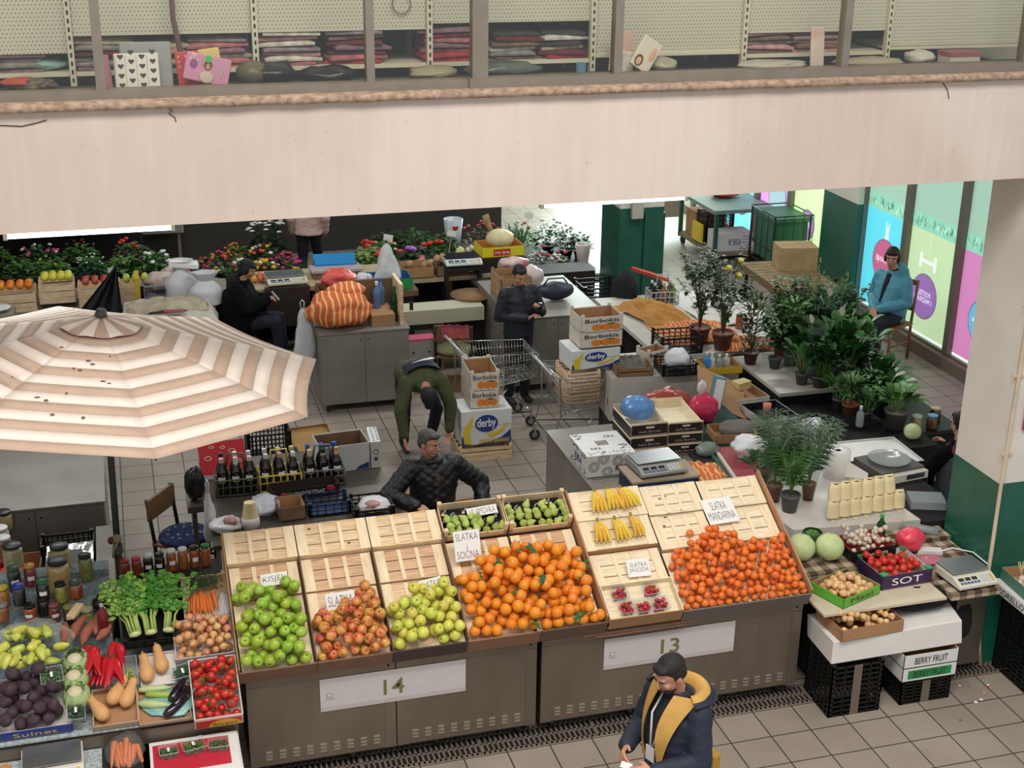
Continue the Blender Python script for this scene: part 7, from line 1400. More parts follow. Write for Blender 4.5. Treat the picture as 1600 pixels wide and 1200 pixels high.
t=simple_chair('chair with a big olive cushion and a pink scarf on its back',TR(3.86,15.75,0,rz=160),mat('ply_brown','#7b5a3c',.6),BLACK,w=.48,d=.46,cush=mat('cushion_olive','#6c6444',.9));m=MB();m.grid(lambda u,v:(-.2+.34*u,.235+.05*math.sin(PI*v)*(1 if v<.5 else-.0)+.035*(v>.5),.90-.28*abs(v-.35)+.01*math.sin(u*20)),14,10,mat('scarf_pink','#b8506c',.9,col2='#c9704a',scale=7));o=m.build('scarf',parent=None);tag(o,'pink and orange scarf hung over the back of the cushioned chair','scarf');o.matrix_world=TR(3.86,15.75,0,rz=160)@TR(0,.01,.0)
wcrate('wooden_crate','brown wooden crate on its side on the cabinet left of the standing man',TR(4.50,15.95,.985),.4,.5,.3,wood=mat('wood_brownish','#a5835c',.8,var=.15));m=MB();crumple(.5,.26,.22,mat('bag_navy','#22293a',.5,bump=.3),3,.3,q=m);t=one('handbag',m,'slumped navy handbag on the grey cabinet','bag',(5.2,15.9,.985));m=MB();m.tube([(-.18,0,.16),(-.1,0,.27),(.1,0,.27),(.18,0,.16)],.012,mat('bag_navy','#22293a',.5,bump=.3),n=6);m.build('handle',parent=t)
one('plastic_bag',crumple(.3,.24,.28,mat('bag_pinkwhite2','#d8c2c0',.4,bump=.6),8,.5),'pinkish white bag behind the navy handbag','bag',(5.05,16.45,.985));m=MB();m.box(4.7,5.1,16.5,16.85,.985,1.2,mat('box_olive','#8b8a62',.7));one('cardboard_box',m,'olive carton behind the standing man','box');one('plastic_bag',crumple(.4,.3,.14,mat('bag_redwhite','#c9c2c0',.5,col2='#b5463c',scale=6),12,.5),'white and red plastic heap on the olive carton','bag',(4.85,16.65,1.2))
GF=mat('frame_green','#2c5a4a',.5);t=T('stock_cart','grey topped green framed cart loaded with cartons near the shop windows','cart',(9.25,20.05,0));m=MB();m.box(-.05,1.05,-.05,1.55,.86,.92,mat('grey_sheet','#7f8c8a',.5));m.build('top',parent=t);m=MB()
for a in(0,.95):
 for b_ in(0,1.45):m.box(a,a+.06,b_,b_+.06,.12,.87,GF)
m.box(0,1.0,0,1.5,.14,.2,mat('wood_grey','#8c7f68',.8,var=.15));m.build('frame',parent=t)
for a in(.05,.95):
 for b_ in(.05,1.4):q=MB();q.cyl((a-.02,b_,.07),(a+.02,b_,.07),.07,mat('rubber','#2a2a2a',.6),n=14);q.build('wheel',parent=t)
t=T('fruit_box','white carton lettered KIKA upside down in the stock cart','box',(9.33,20.1,.205));m=MB();m.box(0,.62,0,.4,0,.3,mat('box_white','#dcdcd8',.6));m.build('box_body',parent=t);text('KIKA',.22,.12,mat('print_kblue','#3c5a78',.5),TR(.3,-.003,.15,rx=90,ry=180),parent=t);m=MB()
for i in range(26):x_=.45+(i%5)*.032;z_=.03+(i//5)*.05;m.box(x_,x_+.02,-.002,0,z_,z_+.014,mat('print_kblue','#3c5a78',.5))
m.build('blue_pattern',parent=t)
m=MB();m.box(0,.5,0,.4,0,.45,CARD);one('cardboard_box',m,'brown carton at the far side of the stock cart','box',(9.32,21.0,.205));crate_black('plastic_crate','black crate in the middle of the stock cart',TR(9.32,20.55,.205),.5,.4,.5,rows=5);m=MB();m.box(0,.05,.0,.35,0,.3,mat('print_banana','#e3c52e',.5));one('yellow_carton',m,'yellow printed panel on the open side of the stock cart','panel',(9.22,20.55,.25));one('plastic_heap',crumple(.5,.3,.14,mat('heap_darkred','#7c2420',.4,col2='#c9402c',scale=9),5,.6),'dark red glossy heap on top of the stock cart','bag',(9.75,20.9,.92))
t=T('roll_cage','green bin inside a black wire cage by the shop windows','bin',(9.65,18.75,0));m=MB();m.box(.04,.58,.05,.75,.35,1.0,mat('bin_green','#2f6650',.45));m.box(0,.62,0,.8,1.0,1.06,mat('bin_lid','#3c6f5c',.45));m.build('bin_body',parent=t);m=MB()
for z in(.3,.55,1.1):m.tube([(-.02,-.02,z),(.64,-.02,z),(.64,.82,z),(-.02,.82,z)],.01,BLACK,n=5,closed=True)
for k in range(5):m.tube([(-.02+.165*k,-.02,.3),(-.02+.165*k,-.02,1.1)],.006,BLACK,n=5);m.tube([(-.02,.2*k,.3),(-.02,.2*k,1.1)],.006,BLACK,n=5)
for a in(0,.6):
 for b_ in(0,.8):m.tube([(a,b_,0),(a,b_,1.1)],.014,BLACK,n=6)
m.build('wire_cage',parent=t)
WB=mat('bench_wood','#8f7350',.75,var=.2,scale=6);t=T('platform_trolley','slatted wooden platform trolley with a black wheel behind the plants','trolley',(8.55,16.35,0),(0,0,R(-3)));m=MB()
for k in range(10):m.box(0,.9,k*.14,k*.14+.12,.70,.73,WB)
m.build('slat_top',parent=t);m=MB();m.box(0,.9,0,.04,.62,.70,WOODD);m.box(0,.9,1.34,1.38,.62,.70,WOODD);m.box(0,.04,0,1.38,.62,.7,WOODD);m.box(.86,.9,0,1.38,.62,.7,WOODD);m.box(.8,.84,.05,.09,.15,.62,BLACK);m.box(.05,.09,.05,.09,.0,.62,BLACK);m.box(.05,.09,1.28,1.32,0,.62,BLACK);m.box(.8,.84,1.28,1.32,0,.62,BLACK);m.build('frame',parent=t);m=MB();m.cyl((.80,.07,.16),(.86,.07,.16),.16,mat('rubber','#2a2a2a',.6),n=20);m.build('wheel',parent=t)
m=MB();m.box(0,.55,0,.4,0,.34,mat('bag_kraft','#b2926a',.8,var=.1,bump=.6));o=one('paper_carton',m,'crumpled brown carton on the platform trolley','box',(8.95,17.15,.735),(0,0,R(-10)));m=MB();leaf(m,(0,0,0),(1,.3,.1),.14,.04,mat('leaf_olive','#8b8a4a',.6));one('fallen_leaf',m,'single olive leaf lying on the platform trolley','leaf',(9.0,16.75,.735))
# right side: potted plants
TERRA=mat('terracotta','#a2553a',.7);PBR=mat('pot_brown','#7d4a3a',.6);PGR=mat('pot_grey','#5a5655',.6)
def plant(label,x,y,z,kind,h,w,lc,pm,pr=.07,ph=.12,n=14,seed=0,flower=None,wrap=None,name='potted_plant'):
 t=T(name,label,'plant',(x,y,z));rnd=random.Random(seed*7+3);pot_mb(pr,ph,pm).build('pot',parent=t);lm=leafmat(lc);m=MB();st=MB();SM=mat('stem_olive','#5b5a36',.7)
 if kind=='bush':
  for i in range(n):
   a=rnd.uniform(0,6.28);q=rnd.uniform(.2,1)*w;e=Vector((q*math.cos(a),q*math.sin(a),ph+(h-ph)*rnd.uniform(.45,1)));k=Vector((e.x*.3,e.y*.3,ph+(e.z-ph)*.5));st.tube([(0,0,ph*.8),(e.x*.1,e.y*.1,ph+(e.z-ph)*.25),k,e],.006,SM,n=5,r1=.002)
   for j in range(13):
    f=rnd.uniform(.3,1);p=k+(e-k)*f if f>.4 else k*(f/.4);b_=rnd.uniform(0,6.28);leaf(m,p,(math.cos(b_),math.sin(b_),rnd.uniform(-.3,.6)),rnd.uniform(.06,.09),.026,lm,.25,n=3)
 elif kind=='broad':
  for i in range(n):
   a=rnd.uniform(0,6.28);q=rnd.uniform(.25,1);d=Vector((math.cos(a)*q*w,math.sin(a)*q*w,(h-ph)*rnd.uniform(.5,.95)));p=Vector((0,0,ph*.8))+d*.62;st.tube([(0,0,ph*.8),p*.55+Vector((0,0,.02)),p],.004,leafmat('#5d7d3c'),n=4);leaf(m,p,(d.x,d.y,d.z*.7),h*.38,h*.085,lm,.35,n=5)
 elif kind=='palm':
  for i in range(n):
   a=rnd.uniform(0,6.28);q=rnd.uniform(.15,.8);pts=[]
   for k in range(7):f=k/6;pts.append(Vector((math.cos(a)*q*w*f**1.4,math.sin(a)*q*w*f**1.4,ph*.8+(h-ph)*(f-.18*f*f*q))))
   st.tube(pts,.0035,leafmat('#6f8a3e'),n=4,r1=.0015)
   for k in range(2,7):
    for s_ in(-1,1):
     for g in(0,.5):
      p=pts[k]if g==0 or k==6 else(pts[k]+pts[k+1])/2;sd=Vector((-math.sin(a),math.cos(a),0))*s_;leaf(m,p,sd+Vector((math.cos(a),math.sin(a),.5))*.8,h*.2,.008,lm,.3,n=3)
 elif kind=='spike':
  tr=h*.5;st.tube([(0,0,ph*.8),(0,0,tr)],.014,mat('trunk','#8a7a5c',.8),n=7)
  for i in range(n*3):a=rnd.uniform(0,6.28);leaf(m,(0,0,tr*rnd.uniform(.85,1.05)),(math.cos(a),math.sin(a),rnd.uniform(.1,2.2)),w*rnd.uniform(.8,1.2),.010,lm,.35,n=4)
 elif kind=='column':
  for i in range(n*9):a=rnd.uniform(0,6.28);q=rnd.random()**.5*w;leaf(m,(q*math.cos(a),q*math.sin(a),rnd.uniform(ph,h*.92)),(math.cos(a),math.sin(a),rnd.uniform(.3,2)),rnd.uniform(.07,.12),.017,lm,.3,n=3)
  for i in range(5):a=i*1.25;st.tube([(0,0,ph*.7),(w*.5*math.cos(a),w*.5*math.sin(a),h*.85)],.004,SM,n=4)
 m.build('foliage',parent=t)
 if st.v:st.build('stem',parent=t)
 if flower:
  m=MB()
  for i in range(flower):a=rnd.uniform(3.4,5.9);q=w*rnd.uniform(.2,.7);p=Vector((q*math.cos(a),q*math.sin(a),h*rnd.uniform(.6,.95)));leaf(m,p,(math.cos(a)*.3,math.sin(a)*.3,1),.12,.032,mat('spathe','#e2ddc4',.5),0,n=5,fold=.5);m.tube([(0,0,ph),p],.003,leafmat('#5d7d3c'),n=4)
  m.build('white_bloom',parent=t)
 if wrap:
  m=MB();m.lathe([(pr*.8,.0),(pr*1.15,ph),(w*wrap*.6,h*.8)],film('sleeve','#cfe0d8',.05,.12,.6,20),n=20);m.build('clear_sleeve',parent=t)
 return t
def at(px,py,z):return W(px,py,z)
def atp(px,py,z):
 x,y=W(px,py,z)
 if z==.80 and y>12.2:z=.93;x,y=W(px,py,z)
 return max(6.6,min(8.0,x)),max(11.36 if z<.9 else 12.38,min(13.42,y)),z
x,y=at(1092,535,.955);plant('slender camellia shrub in the left brown pot beside the orange cloth',x,y,.955,'bush',1.15,.34,'#39502f',PBR,.125,.2,24,1)
x,y=at(1128,545,.955);plant('taller camellia shrub in the right brown pot beside the orange cloth',x,y,.955,'bush',1.25,.42,'#334a2b',PBR,.125,.21,32,2);m=MB()
for k in range(4):m.sph((.1*math.cos(k*2),-.1+.1*math.sin(k*2),.9+k*.06),(.035,.035,.03),mat('bloom_yellow','#dcc85c',.6),nz=.3)
one('camellia_bloom',m,'pale yellow blooms in the taller camellia shrub','flower',(x,y,.955),kind='stuff')
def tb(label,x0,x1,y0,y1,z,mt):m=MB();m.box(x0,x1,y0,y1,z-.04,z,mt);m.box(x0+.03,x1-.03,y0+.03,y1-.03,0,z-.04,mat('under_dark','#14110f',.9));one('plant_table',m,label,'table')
tb('pale board table of the tall wrapped plants',6.55,8.2,12.3,13.5,.93,mat('board_white2','#c2bcb0',.7));tb('black crate table under the front row of green plants',6.45,8.1,11.25,12.27,.80,BLACKP)
PL=[(1172,568,.93,'column',.85,.15,'#3b4f2e',mat('pot_maroon','#5c2633',.5),'tall leafy plant in a maroon pot tied with white ribbon',0,.0),(1192,470,.93,'spike',1.1,.34,'#4b6a34',PBR,'yucca with a spiky crown above the wrapped plants',0,0),(1200,540,.93,'column',.75,.16,'#3f5a34',TERRA,'dense green plant in a terracotta pot right of the maroon pot',0,.0),(1222,545,.93,'bush',.95,.24,'#46603c',PBR,'thin twiggy plant behind the wrapped column',0,0),(1235,570,.93,'column',.8,.13,'#4e7a34',mat('pot_mint','#7fae98',.5),'wrapped column plant in a mint green pot',0,.9),(1255,575,.93,'broad',.75,.24,'#345a2c',TERRA,'peace lily in an orange brown pot behind the blue sleeve',1,.8),(1270,590,.93,'broad',.75,.22,'#2f5228',mat('sleeve_blue','#7fa3a8',.4),'peace lily in a pale blue printed sleeve',1,.8),(1290,560,.80,'broad',.85,.26,'#3a6230',PGR,'tall lily with clear sleeve behind the white blooms',2,.9),(1310,585,.80,'broad',.8,.26,'#335828',mat('sleeve_blue','#7fa3a8',.4),'lily with one round white spathe below the seated woman',2,.0),(1330,560,.80,'broad',.7,.26,'#3c6a30',PGR,'lily with upright glossy leaves at the far edge of the plants',0,.8),(1345,600,.80,'bush',.6,.22,'#2e4f2a',PGR,'dark bushy plant below the chair of the seated woman',0,0),(1240,520,.93,'column',.65,.14,'#3b5a44',PGR,'blue green wrapped plant at the far corner of the pale board',0,.9),(1285,525,.80,'bush',.85,.22,'#4a6a50',PGR,'silvery bush with a white tag in clear wrapping',0,.9),(1327,650,.80,'spike',.62,.26,'#4d6b34',TERRA,'small dracaena in a bright terracotta pot on the black trays',0,0),(1370,625,.80,'broad',.62,.3,'#2f5c28',PGR,'wide dark leaved plant behind the grey pot',0,0),(1398,668,.80,'broad',.55,.24,'#4a7a30',mat('pot_taupe','#6f6862',.6),'plant with drooping leaves in the large grey pot beside the cabbage',0,0),(1215,500,.93,'palm',.9,.3,'#4f6b40',PBR,'feathery palm behind the yucca',0,0)]
for i,(px,py,z,kd,h,w,lc_,pm,nm,fl,wr)in enumerate(PL):
 x,y,z=atp(px,py,z);big=nm.endswith('beside the cabbage');plant(nm,x,y,z,kd,h,w,lc_,pm,.12 if big else.085,.2 if big else.14,{'broad':30,'palm':20,'spike':24,'bush':26}.get(kd,26),i,fl,wr)
EX=[(1185,530,.93,'column',.7,.15,'#46663a'),(1210,575,.93,'bush',.7,.2,'#3c5c34'),(1225,520,.93,'column',.9,.16,'#35532e'),(1250,545,.93,'broad',.8,.25,'#3d6a34'),(1262,530,.93,'column',.75,.16,'#4a6e44'),(1275,565,.80,'column',.8,.16,'#2f5530'),(1300,555,.80,'bush',.8,.22,'#547a58'),(1320,600,.80,'broad',.7,.25,'#38682e'),(1345,575,.80,'broad',.7,.26,'#4b8038'),(1360,640,.80,'bush',.45,.22,'#35602c'),(1305,615,.80,'broad',.6,.24,'#2d5428'),(1385,640,.80,'broad',.5,.26,'#417034'),(1280,600,.80,'bush',.55,.2,'#3c5f3a'),(1252,600,.93,'broad',.6,.2,'#41703a'),(1288,612,.93,'broad',.55,.22,'#35602c'),(1310,640,.80,'broad',.5,.22,'#4a7a3c'),(1350,660,.80,'broad',.42,.2,'#3a6630')]
EN=['behind the maroon pot','in front of the terracotta column','tallest dark column behind the mint pot','right of the mint pot','pale column near the platform trolley','dark column in the middle of the group','greyish bush below the seated woman','glossy lily left of the dracaena','bright lily below the chair','low bush between dracaena and grey pot','low lily behind the dracaena','low lily behind the drooping plant','small bush behind the blue sleeve','front one at the edge of the white board','front one beside the blue sleeve','front one on the black trays','low one between dracaena and spray bottle']
for i,(px,py,z,kd,h,w,lc_)in enumerate(EX):
 x,y,z=atp(px,py,z);plant('densely leaved potted plant, '+EN[i],x,y,z,kd,h,w,lc_,PGR,.075,.13,26 if kd!='broad' else 24,i+60)
WTT=mat('white_top','#cfc9c2',.5);t=T('display_plinth','long white board box carrying the semolina bags and palm pots','box',(0,0,0));m=MB();m.add([(5.02,10.25,1.0),(5.16,9.25,1.0),(6.30,9.15,1.0),(6.22,10.3,1.0),(5.02,10.25,.78),(5.16,9.25,.78),(6.30,9.15,.78),(6.22,10.3,.78)],[(0,1,2,3),(7,6,5,4),(0,4,5,1),(1,5,6,2),(2,6,7,3),(3,7,4,0)],WTT);m.build('box_body',parent=t,bevel=.005)
for k,(px,py,kd,h,w,lc_,pm,nm,pr)in enumerate(((1233,798,'palm',.62,.30,'#4b7a34',PGR,'parlour palm in the front dark grey pot',.085),(1208,782,'palm',.85,.26,'#47663a',mat('sleeve_terra','#8e5442',.4),'tall palm in a wrapped terracotta pot with a sticker',.07),(1262,780,'palm',.8,.28,'#436236',mat('sleeve_terra','#8e5442',.4),'second wrapped palm behind the grey potted one',.06),(1190,770,'broad',.45,.16,'#3e5c34',PGR,'small leafy plant with a yellow flower at the end of the plinth',.05))):
 x,y=at(px,py,1.0);plant(nm,x,y,1.0,kd,h,w,lc_,pm,pr,.16,20,k+30,wrap=.9 if k in(1,2)else None)
SE=mat('semolina','#ecd8ac',.45,var=.05,scale=14,bump=.3,rand=.15)
def bagmb():
 m=MB()
 def f(u,v):a=u*2*PI;k=(1-.25*max(0,v-.8)/.2)*(.96+.04*math.cos(2*a));return(.058*k*math.cos(a),.042*k*math.sin(a)*(1-.2*v),.15*v+.012*math.cos(a*2)*(v>.9))
 m.grid(f,18,8,SE);m.add([(.04*math.cos(a),.028*math.sin(a),.15)for a in[k*PI/9 for k in range(18)]],[tuple(range(18))],SE);m.add([(-.05,0,0),(.05,0,0),(0,-.034,-.045)],[(0,1,2)],SE);return m
sb=bagmb().build('semolina_bag');sb.location=(0,0,-50);GB='semolina bags stacked on the white plinth'
for r_ in(0,1):
 for k in range(7-r_):
  x,y=(5.56+k*.108,9.33+.006*k);lb='%s plastic bag of cream semolina in the %s row, %s from the palm pots'%('plump',('lower','upper')[r_],('first','second','third','fourth','fifth','sixth','last')[k]);M=TR(x+(.01 if r_ else 0),y+.02*r_,1.03+.145*r_,rx=-4-5*r_,ry=4*math.sin(k*2+r_))
  if r_==0 and k==0:tag(sb,lb,'bag',GB);sb.matrix_world=M
  else:dup(sb,M,lb,GB)
t=T('paper_roll','thick white paper roll behind the semolina bags','roll',(6.02,10.12,1.0));m=MB();m.lathe([(.025,.26),(.025,.0),(.115,0),(.115,.26),(.025,.26)],PAPER,n=28);m.build('roll',parent=t);m=MB();m.grid(lambda u,v:(.02+.2*u,-.115-.06*u,.02+.16*v*(1-.6*u)+.03*(1-u)),6,4,PAPER);m.build('loose_end',parent=t)
for k in range(3):crate_black('plastic_crate','black crate in the row under the white printed boxes, '+('nearest the white cupboard','middle one','nearest the paper roll')[k],TR(6.02+k*.05,12.35-k*.62,.35,rz=4),.42,.56,.44,rows=6,rim=None)
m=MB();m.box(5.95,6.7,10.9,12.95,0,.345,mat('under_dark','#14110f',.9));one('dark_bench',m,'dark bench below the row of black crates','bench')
tray('printed_box','white printed box with a pale packet on top of the black crates',TR(6.03,12.3,.81,rz=4),.42,.56,.09,BW,inner=CARD,side_words='agrumi');tray('printed_box','green and white printed box with pots on the black crates',TR(6.08,11.7,.81,rz=4),.42,.5,.09,BW,inner=mat('dark_in','#171a20',.8),side_words='BANANE');m=MB();m.box(-.002,0,.05,.2,.02,.08,mat('print_lime','#5bbf3a',.5));one('lime_print',m,'lime green label on the side of the second printed box','label',(6.07,12.0,.81),(0,0,R(4)))
for(x,y,z,c_,r_,h_,nm)in((6.28,12.05,.82,'#d9886a',.045,.12,'small coral cup beside the printed boxes'),(6.35,11.55,.82,'#3a3a3c',.06,.05,'black shallow cup on the second printed box')):m=MB();m.lathe([(r_*.75,0),(r_,h_),(r_*.92,h_),(r_*.7,.01),(0,.01)],mat('cup'+c_[1:],c_,.5),n=16);one('plastic_cup',m,nm,'cup',(x,y,z+.0))
m=MB();m.box(-.09,.09,-.06,.06,0,.08,mat('packet_butter','#d8c28a',.4));one('packet',m,'pale butter coloured packet on the white printed box','packet',(6.25,12.62,.905),(0,0,R(20)));one('plastic_bag',crumple(.3,.2,.14,mat('bag_white2','#dedee2',.4,bump=.7,scale=14),71,.5),'white glove like bag on the crates beside the coral cup','bag',(6.52,11.5,.82))
t=tray('printed_box','black strawberry printed box carrying trays and the green cabbage',TR(6.20,10.62,.70,rz=-2),1.05,.62,.12,BLACKP,inner=PAPER);m=MB();m.sph((.8,-.002,.06),(.09,.003,.04),mat('print_strawb','#b02a2c',.5),nz=.3);m.sph((-.002,.45,.06),(.003,.08,.04),mat('print_strawb','#b02a2c',.5));m.build('berry_print',parent=t);m=MB();m.box(.02,1.03,.02,.6,.09,.1,PAPER);m.build('paper_lining',parent=t)
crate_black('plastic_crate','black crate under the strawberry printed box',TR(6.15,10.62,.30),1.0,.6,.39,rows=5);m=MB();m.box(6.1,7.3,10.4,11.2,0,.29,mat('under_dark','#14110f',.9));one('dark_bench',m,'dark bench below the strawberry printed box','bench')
m=MB();m.box(0,.5,0,.3,0,.03,mat('tray_dark','#24282e',.4));one('black_tray',m,'dark tray holding the terracotta dracaena','tray',(6.85,11.6,.80),(0,0,R(-6)));bottle('small clear spray bottle beside the terracotta pot',7.05,11.5,.83,'#dfe6ea',film('water_clear','#cfdadc',.4,.1,.2),h=.22,r=.04,lab=False,group='clear bottles',name='bottle')
CB=mat('cabbage_leaf','#c3d296',.5,var=.1,scale=5,bump=.4)
def cabbage(label,x,y,z,r,dark=False,M=None):
 t=T('cabbage',label,'cabbage',(x,y,z));mt=mat('cabbage_dark','#3f6a34',.5,var=.2)if dark else CB;m=MB();m.sph((0,0,r),(r,r,r*.95),mt,n=24,m=14,nz=.05);m.build('head',parent=t);m=MB();vn=mat('cabbage_vein','#d3dcb4',.5)if not dark else mat('cabbage_dvein','#6f9a52',.5)
 for k in range(9):
  a0=k*.7;pts=[(r*1.005*math.sin(b_)*math.cos(a0+b_*.25),r*1.005*math.sin(b_)*math.sin(a0+b_*.25),r+r*.955*math.cos(b_))for b_ in[.15+i*.22 for i in range(7)]];m.tube(pts,.0035,vn,n=4,r1=.0015)
 m.build('veins',parent=t)
 m=MB()
 for k in range(0 if not dark else 9):
  a=k*1.3;m.grid(lambda u,v,a=a:(r*(1.03+.05*v)*math.sin(.7+v*1.4)*math.cos(a+(u-.5)*1.3),r*(1.03+.05*v)*math.sin(.7+v*1.4)*math.sin(a+(u-.5)*1.3),r-r*.98*math.cos(.7+v*1.4+.6)),6,5,mt)
 if dark:m.build('outer_leaf',parent=t)
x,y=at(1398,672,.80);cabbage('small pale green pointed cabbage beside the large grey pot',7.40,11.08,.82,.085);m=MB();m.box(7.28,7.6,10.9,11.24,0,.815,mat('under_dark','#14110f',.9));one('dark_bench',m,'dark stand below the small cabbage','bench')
for(x,y,c_,l_,nm)in((7.62,11.36,'#b29a5c','#d8d2c0','squat jar with pale lid right of the grey pot'),(7.78,11.33,'#6a3c1c','#6fa0cc','brown jar with a pale blue lid right of the grey pot'),(7.92,11.5,'#2a1a10','#c7b08a','dark tall jar with a tan lid at the corner of the plant table')):jar(nm,x,y,.80,.06,.14,c_,l_)
CHK=bpy.data.materials.new('checked_cloth');CHK.use_nodes=True;nt=CHK.node_tree;N=nt.nodes;L=nt.links;tc=N.new('ShaderNodeTexCoord');sp=N.new('ShaderNodeSeparateXYZ');L.new(tc.outputs['Object'],sp.inputs[0]);sm=mth('ADD',mth('GREATER_THAN',mth('FRACT',mth('MULTIPLY',sp.outputs[0],7.5)),.5),mth('GREATER_THAN',mth('FRACT',mth('MULTIPLY',mth('ADD',sp.outputs[1],sp.outputs[2]),7.5)),.5));rp=N.new('ShaderNodeValToRGB');rp.color_ramp.interpolation='CONSTANT';e=rp.color_ramp.elements;e[0].color=C('#b3a690');e[1].color=C('#86725c');e[1].position=.3;k=e.new(.75);k.color=C('#4a3c30');L.new(mth('MULTIPLY',sm,.5),rp.inputs[0]);L.new(rp.outputs[0],N['Principled BSDF'].inputs['Base Color']);N['Principled BSDF'].inputs['Roughness'].default_value=.9
m=MB();m.box(4.92,6.42,8.40,9.16,.80,.82,WOODD);m.box(5.0,6.40,8.5,9.1,.1,.80,mat('under_dark','#14110f',.9));one('checked_table',m,'table under the brown checked cloth beside counter 13','table')
m=MB();m.box(4.88,6.40,8.36,9.14,.822,.835,CHK);m.box(4.9,5.42,8.62,9.1,.836,.93,CHK);m.box(5.9,6.44,8.9,9.12,.836,.95,CHK);one('checked_cloth',m,'brown and beige checked cloth over the table and boxes','cloth')
cabbage('large pale green cabbage at the end of the mandarin board',5.03,8.87,.93,.115);cabbage('second large pale cabbage, nearer the garlic tray',5.26,8.82,.93,.115);cabbage('dark green leafy savoy behind the two pale cabbages',5.22,9.04,.93,.08,True)
OG=mat('garlic_skin','#d4c3b0',.6,var=.12,scale=20)
def obox(label,x,y,z,w,d,h,mt,inner,words,wc,rz=0,**k):return tray('produce_box',label,TR(x,y,z,rz=rz),w,d,h,mt,inner=inner,words=words,wc=wc,**k)
obox('black and red printed tray of garlic bulbs',5.42,8.72,.93,.42,.30,.09,BLACKP,mat('inner_red','#a5302c',.6),'Premium',PAPER,6);m=MB();m.box(5.40,5.86,8.7,9.1,.836,.925,mat('under_dark','#14110f',.9));one('dark_box',m,'dark box under the garlic tray','box')
gp=onion_proto('garlic',OG,.022);pile(gp,pack(64,5.44,5.80,8.76,9.02,.022,None,2,5,base=.98),.022,'pale garlic bulb in the black and red tray','garlic','garlic bulbs in the tray',Matrix.Identity(4))
t=obox('purple printed box of vine tomatoes with green corners',5.48,8.36,.862,.46,.40,.12,mat('print_purple2','#3b2248',.5),WHITEC,'SOT',PAPER,3,corners=mat('corner_green','#1f9a58',.5));tp=[o for o in COL.objects if o.name=='tomato'][0]
for i,(x,s,h,rr)in enumerate(pack(50,5.50,5.90,8.40,8.74,.030,None,.965,6,base=.90)):
 c_=dup(tp,Matrix.Translation((x,s,h))@Euler((i*.7,i,0)).to_matrix().to_4x4(),'red vine tomato in the purple box','tomatoes in the purple box')
obox('bright green printed box of yellow onions',5.05,8.18,.862,.42,.34,.08,mat('print_lime2','#58b032',.5),CARD,'Maxi',mat('print_maroon','#6b1f24',.5),20);on=[o for o in COL.objects if o.name=='onion'][0];on2=on.copy();on2.data=on.data.copy();COL.objects.link(on2);on2.data.materials[0]=shade_fruit('onion_gold','#cf9c60','#e6c48e',.3,.3,22);tag(on2,'golden onion in the bright green box','onion','onions in the green box')
for i,(x,s,h,rr)in enumerate(pack(70,.02,.40,.02,.32,.027,None,.085,8,base=.02)):
 M=TR(5.05,8.18,.862,rz=20)@Matrix.Translation((x,s,h))@Euler((i*1.7,i,0)).to_matrix().to_4x4()
 if i==0:on2.matrix_world=M
 else:dup(on2,M)
m=MB();m.box(4.87,5.93,8.14,8.56,.838,.858,mat('board_cream','#cdbfa8',.7));one('board',m,'cream board ledge under the green and purple boxes','board',(0,0,.0));
t=T('styrofoam_lid','long white foam box resting on black crates with the brown onion box','box',(0,0,0));m=MB();m.add([(4.92,8.05,.47),(6.06,8.05,.48),(6.14,8.46,.48),(4.94,8.48,.47),(4.92,8.05,.67),(6.03,8.05,.69),(6.12,8.46,.69),(4.92,8.48,.67)],[(0,3,2,1),(4,5,6,7),(0,1,5,4),(1,2,6,5),(2,3,7,6),(3,0,4,7)],FOAM);m.build('box_body',parent=t,bevel=.006)
t=obox('plain brown cardboard box of onions on the white foam box',4.97,8.02,.675,.54,.38,.10,CARD,CARD,None,PAPER,3)
for i,(x,s,h,rr)in enumerate(pack(70,4.99,5.47,8.05,8.36,.026,None,2,9,base=.715,layers=1)):dup(on2,Matrix.Translation((x,s,h))@Euler((i*1.3,i,0)).to_matrix().to_4x4()@Matrix.Scale(.9,4),'golden onion in the plain brown box','onions in the brown box')
TAPE=mat('tape_brown','#6f6355',.5);crate_black('plastic_crate','tall black crate stack taped together below the white foam box',TR(4.93,8.03,0),.44,.40,.445,rows=10,cols=4,rim=TAPE);crate_black('plastic_crate','low black taped crate below the green and white boxes',TR(5.56,8.04,0),.44,.40,.20,rows=6,cols=4,rim=TAPE)
for k in range(2):t=tray('printed_box','white box with %s lettering on the low black crate'%('green banded','black')[k],TR(5.54,8.02,.222+k*.122),.48,.42,.115,BW,inner=CARD,words='BERRY FRUIT',wc=INK,band=mat('print_green2','#1f8a48',.5)if k==0 else None)
m=MB();crumple(.62,.24,.17,mat('coat_fleece','#0f0f11',.95),77,.4,q=m);crumple(.3,.2,.5,mat('coat_fleece','#0f0f11',.95),78,.4,q=m,M=TR(.42,.06,-.42));one('black_fleece',m,'black fleece heap hanging between table and white foam box','clothes',(5.80,8.32,.69))
one('plastic_bag',crumple(.22,.2,.2,mat('bag_pink','#e2485c',.3,bump=.5,scale=14),81,.45),'bright pink bag beside the green spray bottle','bag',(5.98,8.80,.93));m=MB();m.box(5.85,6.42,8.5,8.95,.836,.925,CHK);one('checked_box',m,'checked cloth covered box under the pink bag','box')
t=bottle('dark green bottle with a bright green cap behind the garlic',5.84,9.02,.93,'#3fae58',mat('green_glass','#123f24',.1),h=.24,r=.04,lab=False,group='green bottles',name='bottle')
